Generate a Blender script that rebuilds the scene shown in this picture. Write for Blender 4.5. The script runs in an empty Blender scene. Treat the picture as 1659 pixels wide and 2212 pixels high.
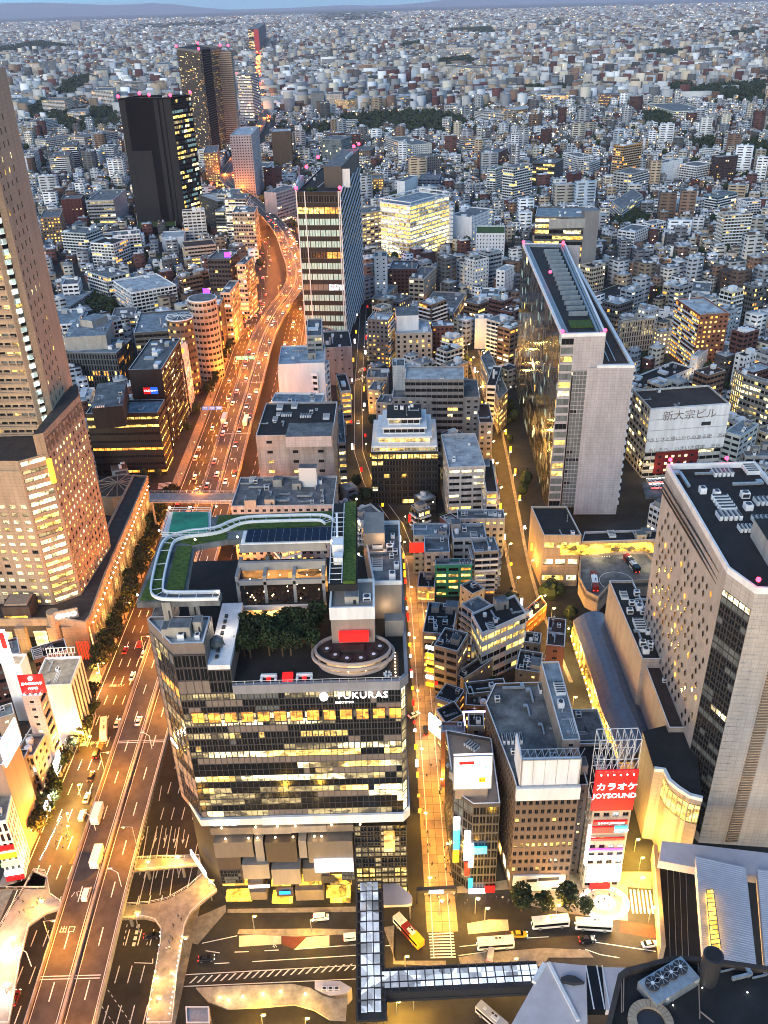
import bpy,math,random
import numpy as np
from mathutils import Vector,Matrix
rnd=random.Random(11)
scene=bpy.context.scene
COL=scene.collection
PI=math.pi
# ------------------------------------------------------------------ camera
H=230.0;FPX=1907.0
P_=math.radians(30.0);RO=math.radians(1.56)
cp,sp,cr,sr=math.cos(P_),math.sin(P_),math.cos(RO),math.sin(RO)
FW=Vector((0,cp,-sp));U0=Vector((0,sp,cp));R0=Vector((1,0,0))
RV=R0*cr-U0*sr;UV=R0*sr+U0*cr
cam_d=bpy.data.cameras.new('camera');cam=bpy.data.objects.new('camera',cam_d);COL.objects.link(cam)
cam.matrix_world=Matrix(((RV.x,UV.x,-FW.x,0),(RV.y,UV.y,-FW.y,0),(RV.z,UV.z,-FW.z,H),(0,0,0,1)))
cam_d.sensor_fit='VERTICAL';cam_d.angle_y=2*math.atan(1106/FPX)
cam_d.clip_start=1;cam_d.clip_end=90000
scene.camera=cam
# ------------------------------------------------------------------ light
world=bpy.data.worlds.new('World');scene.world=world;world.use_nodes=True
wn=world.node_tree;bg=wn.nodes['Background']
sky=wn.nodes.new('ShaderNodeTexSky');sky.sky_type='NISHITA';sky.sun_disc=False
SUN_EL,SUN_ROT=math.radians(9.0),math.radians(205)
sky.sun_elevation=SUN_EL;sky.sun_rotation=SUN_ROT
sky.air_density=1.0;sky.dust_density=.8;sky.ozone_density=3
wn.links.new(sky.outputs[0],bg.inputs[0]);bg.inputs[1].default_value=0.15
sd=bpy.data.lights.new('sun','SUN');sd.energy=0.55;sd.angle=math.radians(25);sd.color=(1,.93,.82)
sun=bpy.data.objects.new('sun',sd);COL.objects.link(sun)
_d=Vector((math.sin(SUN_ROT)*math.cos(SUN_EL+.35),math.cos(SUN_ROT)*math.cos(SUN_EL+.35),math.sin(SUN_EL+.35)))
sun.rotation_euler=_d.to_track_quat('Z','Y').to_euler()
vs=scene.view_settings;vs.view_transform='Standard';vs.look='None';vs.gamma=1;vs.use_curve_mapping=False
vs.exposure=1.62
scene.cycles.use_denoising=True;scene.cycles.filter_width=1.0;scene.cycles.pixel_filter_type='BLACKMAN_HARRIS'
scene.cycles.max_bounces=5;scene.cycles.diffuse_bounces=2;scene.cycles.glossy_bounces=2
scene.cycles.transmission_bounces=2;scene.cycles.volume_bounces=0
scene.cycles.sample_clamp_indirect=4;scene.cycles.use_light_tree=True
scene.cycles.caustics_reflective=False;scene.cycles.caustics_refractive=False
EM=.66
# ------------------------------------------------------------------ survey: picture point -> place
OFF={'fa':(550,1950,.66305),'fb':(550,2650,.66305),'jo':(1700,2550,.60277),'lf':(0,2300,.5423),
 'bp':(1350,3400,.84388),'bl':(300,3300,.69319)}
for i_,ox_ in enumerate((0,1000,2024)):
 for j_ in range(4):OFF['%d%d'%(i_,j_)]=(ox_,j_*1000,.60277)
def px(t,x,y):
 o=OFF[t];return((o[0]+x*o[2])/1.8228,(o[1]+y*o[2])/1.8228)
def at(x,y,z=0.0):
 d=FW*FPX+RV*(x-829.5)+UV*(1106-y);t=(z-H)/d.z
 return(d.x*t,d.y*t)
def W(t,x,y,z=0.0):return at(*px(t,x,y),z)
def proj(x,y,z):
 v=Vector((x,y,z-H));w=v.dot(FW)
 return(829.5+FPX*v.dot(RV)/w,1106-FPX*v.dot(UV)/w)
def solve_h(t,c,by):
 a=px(t,*c);b=px(t,c[0],by)[1];lo,hi=0.,225.
 for _ in range(40):
  m=(lo+hi)/2;g=at(a[0],a[1],m)
  if proj(g[0],g[1],0)[1]<b:lo=m
  else:hi=m
 return m
# ------------------------------------------------------------------ materials
MATS={}
def mat(name,col,rough=.8,metal=0.,emit=None,es=0.,noise=.12,scale=.35,spec=.35,light=False,panel=0):
 if name in MATS:return MATS[name]
 m=bpy.data.materials.new(name);m.use_nodes=True;n=m.node_tree;b=n.nodes['Principled BSDF']
 b.inputs['Roughness'].default_value=rough;b.inputs['Metallic'].default_value=metal
 b.inputs['Specular IOR Level'].default_value=spec
 b.inputs['Base Color'].default_value=(*col,1)
 if noise>0:
  g=n.nodes.new('ShaderNodeNewGeometry');t=n.nodes.new('ShaderNodeTexNoise');t.inputs['Scale'].default_value=scale
  t.inputs['Detail'].default_value=5;t.inputs['Roughness'].default_value=.65
  mp=n.nodes.new('ShaderNodeMapping');mp.inputs['Scale'].default_value=(1,1,.16)
  r=n.nodes.new('ShaderNodeMapRange');r.inputs['From Min'].default_value=.3;r.inputs['From Max'].default_value=.7
  r.inputs['To Min'].default_value=1-noise*1.6;r.inputs['To Max'].default_value=1+noise
  mx=n.nodes.new('ShaderNodeVectorMath');mx.operation='SCALE';mx.inputs[0].default_value=col
  n.links.new(g.outputs['Position'],mp.inputs[0]);n.links.new(mp.outputs[0],t.inputs['Vector'])
  n.links.new(t.outputs[0],r.inputs[0]);n.links.new(r.outputs[0],mx.inputs['Scale']);n.links.new(mx.outputs[0],b.inputs['Base Color'])
  if panel:joints(n,g,mx,b,panel)
 if emit:
  b.inputs['Emission Color'].default_value=(*emit,1);b.inputs['Emission Strength'].default_value=es*EM
  m.cycles.emission_sampling='AUTO' if light else 'NONE'
 MATS[name]=m;return m
def joints(n,g,mx,b,k):
 
 s=n.nodes.new('ShaderNodeSeparateXYZ');a=n.nodes.new('ShaderNodeMath');c=n.nodes.new('ShaderNodeCombineXYZ');t=n.nodes.new('ShaderNodeTexBrick');v=n.nodes.new('ShaderNodeVectorMath');v.operation='MULTIPLY'
 t.offset=0;t.inputs['Scale'].default_value=1;t.inputs['Brick Width'].default_value=k;t.inputs['Row Height'].default_value=k*.8;t.inputs['Mortar Size'].default_value=.05
 t.inputs['Color1'].default_value=(1,1,1,1);t.inputs['Color2'].default_value=(.9,.9,.9,1);t.inputs['Mortar'].default_value=(.62,.62,.62,1)
 n.links.new(g.outputs['Position'],s.inputs[0]);n.links.new(s.outputs[0],a.inputs[0]);n.links.new(s.outputs[1],a.inputs[1]);n.links.new(a.outputs[0],c.inputs[0]);n.links.new(s.outputs[2],c.inputs[1])
 if k<0:t.inputs['Brick Width'].default_value=-k;t.inputs['Row Height'].default_value=-k*.7;t.inputs['Color2'].default_value=(.72,.74,.76,1);t.inputs['Mortar'].default_value=(.55,.55,.55,1);t.offset=.5
 n.links.new((g.outputs['Position']if k<0 else c.outputs[0]),t.inputs['Vector']);n.links.new(t.outputs[0],v.inputs[0]);n.links.new(mx.outputs[0],v.inputs[1]);n.links.new(v.outputs[0],b.inputs['Base Color'])
def lit(name,col,es,clutter=.6,scale=1.3):
 """a lit room behind glass: brightness broken up by furniture, blinds and ceiling lights"""
 m=mat(name,(.05,.05,.05),.15,emit=col,es=es,noise=0);n=m.node_tree;b=n.nodes['Principled BSDF']
 g=n.nodes.new('ShaderNodeNewGeometry');mp=n.nodes.new('ShaderNodeMapping');mp.inputs['Scale'].default_value=(1,1,1.6)
 t=n.nodes.new('ShaderNodeTexNoise');t.inputs['Scale'].default_value=scale;t.inputs['Detail'].default_value=3
 v=n.nodes.new('ShaderNodeTexVoronoi');v.inputs['Scale'].default_value=scale*.35
 a=n.nodes.new('ShaderNodeMath');a.operation='ADD'
 r=n.nodes.new('ShaderNodeMapRange');r.inputs['From Min'].default_value=.55;r.inputs['From Max'].default_value=1.25
 r.inputs['To Min'].default_value=es*(1-clutter);r.inputs['To Max'].default_value=es*(1+clutter*.6)
 s=n.nodes.new('ShaderNodeSeparateColor')
 n.links.new(g.outputs['Position'],mp.inputs[0]);n.links.new(mp.outputs[0],t.inputs['Vector']);n.links.new(mp.outputs[0],v.inputs['Vector'])
 n.links.new(v.outputs['Color'],s.inputs[0]);n.links.new(t.outputs[0],a.inputs[0]);n.links.new(s.outputs[0],a.inputs[1])
 sn=n.nodes.new('ShaderNodeVectorMath');sn.operation='SNAP';sn.inputs[1].default_value=(3.1,3.1,1.8);wh=n.nodes.new('ShaderNodeTexWhiteNoise');m1=n.nodes.new('ShaderNodeMapRange');m1.inputs['To Min'].default_value=.3;m1.inputs['To Max'].default_value=1.6;m2=n.nodes.new('ShaderNodeMath');m2.operation='MULTIPLY'
 n.links.new(g.outputs['Position'],sn.inputs[0]);n.links.new(sn.outputs[0],wh.inputs['Vector']);n.links.new(wh.outputs['Value'],m1.inputs[0])
 n.links.new(a.outputs[0],r.inputs[0]);n.links.new(r.outputs[0],m2.inputs[0]);n.links.new(m1.outputs[0],m2.inputs[1]);n.links.new(m2.outputs[0],b.inputs['Emission Strength'])
 return m
lit('lit_yellow',(1,.6,.13),.85,.8);lit('lit_white',(1,.8,.4),.95,.8);lit('lit_orange',(1,.36,.04),.8,.6);lit('lit_dim',(.8,.6,.26),.2,.8)
lit('lit_cool',(.75,.9,.95),.6)
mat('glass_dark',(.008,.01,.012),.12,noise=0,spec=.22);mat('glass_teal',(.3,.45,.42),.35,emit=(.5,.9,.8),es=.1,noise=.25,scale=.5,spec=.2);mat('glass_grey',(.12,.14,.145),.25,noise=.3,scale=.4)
mat('glass_sky',(.30,.27,.22),.3,noise=.2)
mat('roof_grey',(.15,.16,.17),.9,noise=.4,scale=.2,panel=-5);mat('roof_light',(.42,.46,.49),.85,noise=.3,scale=.2,panel=-6)
mat('roof_dark',(.014,.015,.017),.9,noise=.3,scale=.2);mat('roof_brown',(.04,.026,.023),.9,noise=.3,scale=.2)
mat('roof_blue',(.2,.25,.29),.8,noise=.35,scale=.2,panel=-4)
mat('coping',(.6,.63,.66),.6,noise=.1)
mat('white',(.66,.67,.69),.7,noise=.12);mat('metal',(.38,.4,.42),.45,.6,noise=.15,scale=1);mat('metal_dark',(.05,.05,.055),.5,.5,noise=0)
mat('frame',(.05,.05,.055),.5,noise=0);mat('frame_light',(.5,.52,.54),.5,noise=0)
mat('beacon',(.3,0,0),.4,emit=(1,.02,.05),es=8,noise=0)
mat('bulb',(1,.8,.5),.4,emit=(1,.72,.35),es=14,noise=0);mat('bulb_white',(1,1,.9),.4,emit=(1,.93,.8),es=14,noise=0)
mat('asphalt',(.027,.025,.022),.7,noise=.3,scale=.25);mat('asphalt_deck',(.055,.05,.045),.7,noise=.25,scale=.3)
mat('paint_white',(.75,.75,.72),.7,noise=.15,scale=2);mat('paint_yellow',(.7,.45,.05),.7,noise=.1)
mat('concrete',(.28,.27,.25),.85,noise=.18,scale=.4);mat('paving',(.26,.23,.19),.85,noise=.25,scale=.5)
mat('grass',(.045,.085,.012),.95,noise=.5,scale=1.2);mat('leaf',(.018,.034,.011),.8,noise=.45,scale=.7);mat('bark',(.08,.05,.03),.9)
# ------------------------------------------------------------------ mesh helpers
class MB:
 def __init__(s):s.v=[];s.f=[];s.m=[]
 def face(s,pts,m=0):
  k=len(s.v);s.v.extend(pts);s.f.append(tuple(range(k,k+len(pts))));s.m.append(m)
 def prism(s,poly,z0,z1,m=0,mt=None,bottom=False):
  n=len(poly);k=len(s.v)
  s.v.extend([(p[0],p[1],z0)for p in poly]);s.v.extend([(p[0],p[1],z1)for p in poly])
  for i in range(n):
   j=(i+1)%n;s.f.append((k+i,k+j,k+n+j,k+n+i));s.m.append(m)
  s.f.append(tuple(range(k+n,k+2*n)));s.m.append(m if mt is None else mt)
  if bottom:s.f.append(tuple(range(k+n-1,k-1,-1)));s.m.append(m)
 def box(s,cx,cy,z0,sx,sy,sz,rz=0.,m=0,mt=None):
  c,q=math.cos(rz),math.sin(rz)
  s.prism([(cx+x*sx/2*c-y*sy/2*q,cy+x*sx/2*q+y*sy/2*c)for x,y in((-1,-1),(1,-1),(1,1),(-1,1))],z0,z0+sz,m,mt,True)
 def cyl(s,cx,cy,z0,z1,r0,r1=None,n=10,m=0,sy=1.):
  r1=r0 if r1 is None else r1;k=len(s.v)
  for z,r in((z0,r0),(z1,r1)):
   s.v.extend([(cx+r*math.cos(2*PI*i/n),cy+sy*r*math.sin(2*PI*i/n),z)for i in range(n)])
  for i in range(n):
   j=(i+1)%n;s.f.append((k+i,k+j,k+n+j,k+n+i));s.m.append(m)
  s.f.append(tuple(range(k+n,k+2*n)));s.m.append(m);s.f.append(tuple(range(k+n-1,k-1,-1)));s.m.append(m)
 def bar(s,a,b,r=.1,m=0,n=4):
  a=Vector(a);b=Vector(b);d=(b-a).normalized();u=d.cross(Vector((0,0,1)))
  u=u.normalized()if u.length>.01 else Vector((1,0,0));w=d.cross(u);k=len(s.v)
  for p in(a,b):
   for i in range(n):
    t=2*PI*(i+.5)/n;s.v.append(tuple(p+(u*math.cos(t)+w*math.sin(t))*r))
  for i in range(n):
   j=(i+1)%n;s.f.append((k+i,k+j,k+n+j,k+n+i));s.m.append(m)
  s.f.append(tuple(range(k+n-1,k-1,-1)));s.m.append(m);s.f.append(tuple(range(k+n,k+2*n)));s.m.append(m)
 def ball(s,c,r,m=0,n=6,k=4,sz=1.):
  b=len(s.v)
  for i in range(k+1):
   t=PI*i/k
   for j in range(n):s.v.append((c[0]+r*math.sin(t)*math.cos(2*PI*j/n),c[1]+r*math.sin(t)*math.sin(2*PI*j/n),c[2]+r*sz*math.cos(t)))
  for i in range(k):
   for j in range(n):
    j2=(j+1)%n;s.f.append((b+i*n+j,b+(i+1)*n+j,b+(i+1)*n+j2,b+i*n+j2));s.m.append(m)
 def mesh(s,name,mats):
  me=bpy.data.meshes.new(name);me.from_pydata(s.v,[],s.f)
  for x in mats:me.materials.append(MATS[x]if isinstance(x,str)else x)
  if len(mats)>1:me.polygons.foreach_set('material_index',s.m)
  return me
 def build(s,name,mats,parent=None,kind=None):
  if not s.v:return None
  if not isinstance(mats,(list,tuple)):mats=[mats]
  o=bpy.data.objects.new(name,s.mesh(name,mats));COL.objects.link(o)
  if parent:hang(o,parent)
  if kind:o['kind']=kind
  return o
def wloc(o):
 return(wloc(o.parent)+o.matrix_parent_inverse.translation if o.parent else Vector((0,0,0)))+o.location
def hang(o,p):
 o.parent=p;o.matrix_parent_inverse=Matrix.Translation(-wloc(p))
def tag(o,label=None,cat=None,group=None,kind=None):
 if label:o['label']=label
 if cat:o['category']=cat
 if group:o['group']=group
 if kind:o['kind']=kind
 return o
def thing(name,label,cat,loc=(0,0,0),group=None):
 o=bpy.data.objects.new(name,None);o.empty_display_size=1;COL.objects.link(o);o.location=loc
 return tag(o,label,cat,group)
def part(name,me,parent,loc=(0,0,0),rz=0.,sc=(1,1,1)):
 o=bpy.data.objects.new(name,me);COL.objects.link(o);o.location=loc;o.rotation_euler=(0,0,rz);o.scale=sc;hang(o,parent);return o
def copy_tree(o,parent=None):
 c=o.copy();COL.objects.link(c)
 if parent:c.parent=parent;c.matrix_parent_inverse=o.matrix_parent_inverse.copy()
 for k in list(o.children):copy_tree(k,c)
 return c
def lamp(name,loc,power,col,parent=None,r=.6,spot=None):
 l=bpy.data.lights.new(name,'SPOT' if spot else 'POINT');l.energy=power;l.color=col;l.shadow_soft_size=r
 if spot:l.spot_size=math.radians(spot);l.spot_blend=.6
 o=bpy.data.objects.new(name,l);COL.objects.link(o);o.location=loc
 if parent:hang(o,parent)
 return o
TEXTS=[]
def text(s,name,loc,size,m,parent=None,rot=(PI/2,0,0),ext=.05,align='CENTER',space=1.,bold=.0,sx=1.):
 c=bpy.data.curves.new(name,'FONT');c.body=s;c.size=size;c.extrude=ext;c.align_x=align;c.align_y='CENTER';c.space_character=space
 c.offset=bold;c.resolution_u=2;c.materials.append(MATS[m]);o=bpy.data.objects.new(name,c);COL.objects.link(o);o.location=loc;o.rotation_euler=rot
 o.scale=(sx,1,1)
 if parent:hang(o,parent)
 TEXTS.append(o);return o
def quadmesh(m,k=1):
 q=MB();q.face([(-.5,0,-.5),(.5,0,-.5),(.5,0,.5),(-.5,0,.5)])
 w=.035/k
 for x in[-.5+w]+[-.5+i/k for i in range(1,k)]+[0.]*(k==1)+[.5-w]:q.face([(x-w,-.03,-.5),(x+w,-.03,-.5),(x+w,-.03,.5),(x-w,-.03,.5)],1)
 for z in(-.47,.47):q.face([(-.5,-.031,z-.03),(.5,-.031,z-.03),(.5,-.031,z+.03),(-.5,-.031,z+.03)],1)
 return q.mesh('pane',[m,'frame'])
mat('glass_slate',(.05,.07,.075),.4,noise=.3,scale=.3)
PANE=['glass_slate','glass_dark','lit_yellow','lit_white','lit_orange','lit_dim','glass_teal','glass_grey','lit_cool','glass_sky']
PM={k:quadmesh(k)for k in PANE};PMW={k:quadmesh(k,3)for k in PANE}
def unit(name,fn,mats):
 b=MB();fn(b);return b.mesh(name,mats)
def _ac(b):
 b.box(0,0,0,1,1,1,m=0);b.cyl(0,0,1.0,1.04,.38,n=10,m=1);b.box(0,-.51,.2,.8,.03,.6,m=1)
def _duct(b):
 b.box(0,0,.3,1,.22,.5,m=0);b.box(.5,.25,.3,.2,.6,.5,m=0)
 for x in(-.4,0,.4):b.box(x,0,0,.05,.2,.3,m=1)
def _tank(b):b.cyl(0,0,0,.85,.5,n=12);b.cyl(0,0,.85,1,.5,.3,n=12);b.bar((.5,0,0),(.5,0,1),.04,1)
def _rows(b):
 for i in range(5):b.box(-.4+i*.2,0,0,.12,.9,.8,m=0);b.box(-.4+i*.2,0,.8,.09,.8,.04,m=1)
def _pent(b):b.box(0,0,0,1,1,1,m=0);b.box(0,0,1,.9,.9,.03,m=2);b.box(.2,-.505,0,.2,.02,.6,m=1)
def _pipes(b):
 for i in range(3):b.bar((-.5,-.3+i*.12,.3),(.5,-.3+i*.12,.3),.025,0);b.bar((.5,-.3+i*.12,.3),(.5,.5,.3),.025,0)
 b.box(-.4,.3,0,.15,.2,.8,m=1)
def _mast(b):b.bar((0,0,0),(0,0,1),.05,1);b.bar((-.5,0,.8),(.5,0,.8),.03,1);b.box(0,0,0,.5,.5,.12)
CLU={'pipes':unit('pipes',_pipes,['white','metal']),'mast':unit('mast',_mast,['metal','white']),'air_unit':unit('air_unit',_ac,['white','metal_dark']),'duct':unit('duct',_duct,['metal','metal_dark']),'water_tank':unit('water_tank',_tank,['white','metal_dark']),
 'unit_row':unit('unit_row',_rows,['coping','metal_dark']),'stair_box':unit('stair_box',_pent,['concrete','metal_dark','roof_grey'])}
OCC=[]
def ccw(p):
 a=sum(p[i][0]*p[(i+1)%len(p)][1]-p[(i+1)%len(p)][0]*p[i][1]for i in range(len(p)))
 return p if a>0 else p[::-1]
def inset(poly,d):
 n=len(poly);out=[]
 for i in range(n):
  a,b,c=Vector(poly[i-1]),Vector(poly[i]),Vector(poly[(i+1)%n])
  u=(b-a).normalized();v=(c-b).normalized();nu=Vector((-u.y,u.x));nv=Vector((-v.y,v.x))
  k=nu+nv;k=k/max(.35,k.dot(nu));out.append(tuple(b+k*d))
 return out
def inside(poly,x,y):
 c=False;n=len(poly);j=n-1
 for i in range(n):
  if(poly[i][1]>y)!=(poly[j][1]>y)and x<(poly[j][0]-poly[i][0])*(y-poly[i][1])/(poly[j][1]-poly[i][1])+poly[i][0]:c=not c
  j=i
 return c
STY={
 'punch':dict(bw=3.3,fh=3.4,wf=.48,hf=.42,dep=.25),'small':dict(bw=4.5,fh=3.4,wf=.25,hf=.32,dep=.2),
 'ribbon':dict(bw=3.2,fh=3.6,wf=.95,hf=.5,dep=.3),'curtain':dict(bw=2.0,fh=4.0,wf=.94,hf=.86,dep=.1),
 'balcony':dict(bw=3.8,fh=3.1,wf=.82,hf=.66,dep=.25,bal=1.3),'vert':dict(bw=2.0,fh=3.8,wf=.55,hf=.8,dep=.3),
 'office':dict(bw=2.6,fh=3.7,wf=.8,hf=.52,dep=.25),'blank':dict(blank=1),'wide':dict(bw=5.2,fh=3.5,wf=.8,hf=.5,dep=.4)}
PAL={'off':'glass_dark:12 lit_yellow:1 lit_white:1','few':'glass_dark:20 lit_yellow:1 lit_white:1 lit_orange:.4','half':'glass_dark:6 lit_yellow:2 lit_white:1.5 lit_dim:1',
 'on':'glass_dark:1 lit_yellow:4 lit_white:4 lit_dim:1','teal':'glass_teal:9 lit_cool:.5 glass_grey:1','warm':'glass_dark:4 lit_orange:2 lit_yellow:3','grey':'glass_grey:6 glass_dark:2 lit_white:.6',
 'dark':'glass_dark:1','gold':'glass_dark:2 lit_orange:3 lit_yellow:3','apt':'glass_dark:14 lit_orange:.7 lit_yellow:1 glass_grey:4'}
def pick(pal,r=rnd):
 it=[(a.split(':')[0],float(a.split(':')[1]))for a in PAL.get(pal,pal).split()]
 t=r.random()*sum(w for _,w in it)
 for k,w in it:
  t-=w
  if t<=0:return k
 return it[0][0]
class Bld:
 def __init__(s,name,label,cat,loc,wall,indiv,group=None,trim='coping'):
  s.root=thing(name,label,cat,(loc[0],loc[1],loc[2]),group);s.wall=MB();s.bal=[];s.panes=MB();s.cnt=0;s.indiv=indiv;s.wm=wall;s.trim=trim;s.extra=MB()
 def pane(s,c,n,w,h,m):
  if s.indiv and s.cnt<300:
   part('window',(PMW if w>h*1.3 else PM)[m],s.root,c,math.atan2(n[1],n[0])+PI/2,(w,1,h));s.cnt+=1
  else:
   u=(-n[1],n[0])
   s.panes.face([(c[0]-u[0]*w/2,c[1]-u[1]*w/2,c[2]-h/2),(c[0]+u[0]*w/2,c[1]+u[1]*w/2,c[2]-h/2),
 (c[0]+u[0]*w/2,c[1]+u[1]*w/2,c[2]+h/2),(c[0]-u[0]*w/2,c[1]-u[1]*w/2,c[2]+h/2)],PANE.index(m))
 def sub(s,wall):
  c=Bld.__new__(Bld);c.root=s.root;c.wall=MB();c.bal=[];c.panes=MB();c.cnt=0;c.indiv=True;c.wm=wall;c.trim=s.trim;c.extra=MB();return c
 def facade(s,p,q,z0,z1,st,pal='off',fl=None,skip=0.,**kw):
  S=dict(STY[st]);S.update(kw);p=Vector(p[:2]);q=Vector(q[:2]);L=(q-p).length
  if L<.3:return
  u=(q-p)/L;n=Vector((u.y,-u.x));mb=s.wall
  def Q(a0,a1,b0,b1,m=0,off=0.):
   A=p+u*a0+n*off;Bq=p+u*a1+n*off
   mb.face([(A.x,A.y,b0),(Bq.x,Bq.y,b0),(Bq.x,Bq.y,b1),(A.x,A.y,b1)],m)
  if S.get('blank')or L<2.5:return Q(0,L,z0,z1)
  nb=max(1,round(L/S['bw']));nf=max(1,round((z1-z0)/S['fh']));cw=L/nb;ch=(z1-z0)/nf
  w,h,d=cw*S['wf'],ch*S['hf'],S['dep'];e0=(cw-w)/2;s0=(ch-h)*S.get('sill',.5)
  for f in range(nf):
   zb=z0+f*ch;w0,w1=zb+s0,zb+s0+h
   Q(0,L,zb,w0);Q(0,L,w1,zb+ch)
   pf=fl[f%len(fl)]if fl else pal
   prev=0.
   run=None
   for b in range(nb):
    x0=b*cw+e0;x1=x0+w
    if skip and rnd.random()<skip:continue
    Q(prev,x0,w0,w1);prev=x1
    A=p+u*x0;Bq=p+u*x1;Ai=A-n*d;Bi=Bq-n*d
    mb.face([(A.x,A.y,w0),(Bq.x,Bq.y,w0),(Bi.x,Bi.y,w0),(Ai.x,Ai.y,w0)])
    mb.face([(Ai.x,Ai.y,w1),(Bi.x,Bi.y,w1),(Bq.x,Bq.y,w1),(A.x,A.y,w1)])
    mb.face([(A.x,A.y,w0),(Ai.x,Ai.y,w0),(Ai.x,Ai.y,w1),(A.x,A.y,w1)])
    mb.face([(Bi.x,Bi.y,w0),(Bq.x,Bq.y,w0),(Bq.x,Bq.y,w1),(Bi.x,Bi.y,w1)])
    if run is None or rnd.random()>S.get('run',.35 if S['wf']<.9 else .72):run=pick(pf)
    c=(A+Bq)/2-n*(d-.01);s.pane((c.x,c.y,(w0+w1)/2),n,w,h,run)
   Q(prev,L,w0,w1)
   if S.get('bal')and f>0:
    bb=MB();o=S['bal'];A=p+n*.02;Bq=p+u*L+n*.02
    poly=[tuple(A+u*.3),tuple(A+u*.3+n*o),tuple(Bq-u*.3+n*o),tuple(Bq-u*.3)]
    bb.prism(ccw(poly),zb-.12,zb+.1,bottom=True)
    c=(Vector(poly[1])+Vector(poly[2]))/2
    bb.box(c.x-n.x*.06,c.y-n.y*.06,zb+.1,L-.6,.12,.95,math.atan2(u.y,u.x))
    s.bal.append(bb)
 def finish(s):
  s.wall.build('wall',[s.wm,s.trim],s.root)
  if s.indiv and len(s.bal)<20:
   for b in s.bal:b.build('balcony',s.trim,s.root)
  elif s.bal:
   a=MB()
   for b in s.bal:
    k=len(a.v);a.v+=b.v;a.f+=[tuple(i+k for i in f)for f in b.f];a.m+=b.m
   a.build('balconies',s.trim,s.root,'stuff')
  s.panes.build('window_panes',PANE,s.root,'stuff')
  s.extra.build('trim',s.trim,s.root);return s
 def roof(s,poly,h,m='roof_grey',par=1.,th=.35,cm=None,clutter=0,kinds=None,big=1.):
  r=MB();r.face([(x,y,h)for x,y in poly]);ro=r.build('roof',m,s.root)
  if par>0:
   ii=inset(poly,th);b=MB();n=len(poly)
   for i in range(n):
    j=(i+1)%n;o0,o1,i0,i1=poly[i],poly[j],ii[i],ii[j]
    b.face([(*o0,h),(*o1,h),(*o1,h+par),(*o0,h+par)]);b.face([(*o0,h+par),(*o1,h+par),(*i1,h+par),(*i0,h+par)],1)
    b.face([(*i1,h),(*i0,h),(*i0,h+par),(*i1,h+par)])
   b.build('parapet',[s.wm,cm or s.trim],ro)
  if clutter:clut(ro,inset(poly,1.6),h,clutter,kinds,s.indiv,big)
def clut(root,poly,h,n,kinds=None,indiv=True,big=1.):
 xs=[p[0]for p in poly];ys=[p[1]for p in poly];a=Vector(poly[1])-Vector(poly[0]);rz=math.atan2(a.y,a.x);used=[]
 J=MB()
 for i in range(n*6):
  if len(used)>=n:break
  x=rnd.uniform(min(xs),max(xs));y=rnd.uniform(min(ys),max(ys))
  k=rnd.choice(kinds or['air_unit','air_unit','duct','unit_row','water_tank','stair_box','air_unit','duct','pipes','pipes','mast'])
  sz={'air_unit':(1.6,1.4,1.5),'duct':(5,2.2,1.2),'unit_row':(5,3,1.4),'water_tank':(2,2,2.2),'stair_box':(4,3.5,3),'pipes':(6,4,1),'mast':(1,1,5)}[k]
  f=rnd.uniform(.75,1.3)*big;sz=(sz[0]*f,sz[1]*f,sz[2]*min(f,1.3));r=max(sz[0],sz[1])/2
  if not inside(poly,x,y)or any((x-u)**2+(y-v)**2<(r+q)**2*.7 for u,v,q in used):continue
  used.append((x,y,r));rr=rz+rnd.choice((0,PI/2))
  if indiv:part(k,CLU[k],root,(x,y,h),rr,sz)
  else:J.box(x,y,h,sz[0],sz[1],sz[2],rr,rnd.choice((0,0,1)))
 J.build('roof_units',['coping','metal'],root,'stuff')
CAM2=Vector((0,0))
def bld(name,label,cat,poly,h,st='punch',pal='off',wall=(.4,.4,.4),roof='roof_grey',z0=0.,indiv=None,par=1.,clutter=None,group=None,side=None,spal=None,trim='coping',occ=True,base=0.,kinds=None,big=1.,fl=None,wn_=None,**kw):
 poly=ccw([tuple(p[:2])for p in poly]);c=sum((Vector(p)for p in poly),Vector((0,0)))/len(poly)
 if occ:OCC.append(poly)
 if indiv is None:indiv=c.length<520
 wm=wall if isinstance(wall,str)else wn_ or 'wall_%d_%d_%d'%tuple(int(round(k*100))for k in wall)
 if not isinstance(wall,str):mat(wm,wall,.85,noise=.2,panel=2.4)
 B=Bld(name,label,cat,(c.x,c.y,z0),wm,indiv,group,trim);n=len(poly);best=-1;bi=0
 for i in range(n):
  p,q=Vector(poly[i]),Vector(poly[(i+1)%n]);nn=Vector(((q-p).y,-(q-p).x))
  v=nn.dot(-(p+q)/2)/((p+q)/2).length
  if v>best:best=v;bi=i
 for i in range(n):
  p,q=Vector(poly[i]),Vector(poly[(i+1)%n]);nn=Vector(((q-p).y,-(q-p).x)).normalized()
  v=nn.dot(-((p+q)/2))/((p+q)/2).length
  if v<-.3:B.facade(p,q,z0,h,'blank')
  elif i==bi or not side:B.facade(p,q,z0+base,h,st,pal,fl=fl,**kw)
  else:B.facade(p,q,z0+base,h,side,spal or pal,**kw)
  if base and v>=-.3:B.facade(p,q,z0,z0+base,'wide','on',hf=.7,fh=base)
 area=abs(sum(poly[i][0]*poly[(i+1)%n][1]-poly[(i+1)%n][0]*poly[i][1]for i in range(n)))/2
 B.roof(poly,h,roof,par,clutter=int(min(22,area/26))if clutter is None else clutter,kinds=kinds,big=big)
 B.finish();B.poly=poly;B.h=h;return B
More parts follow.
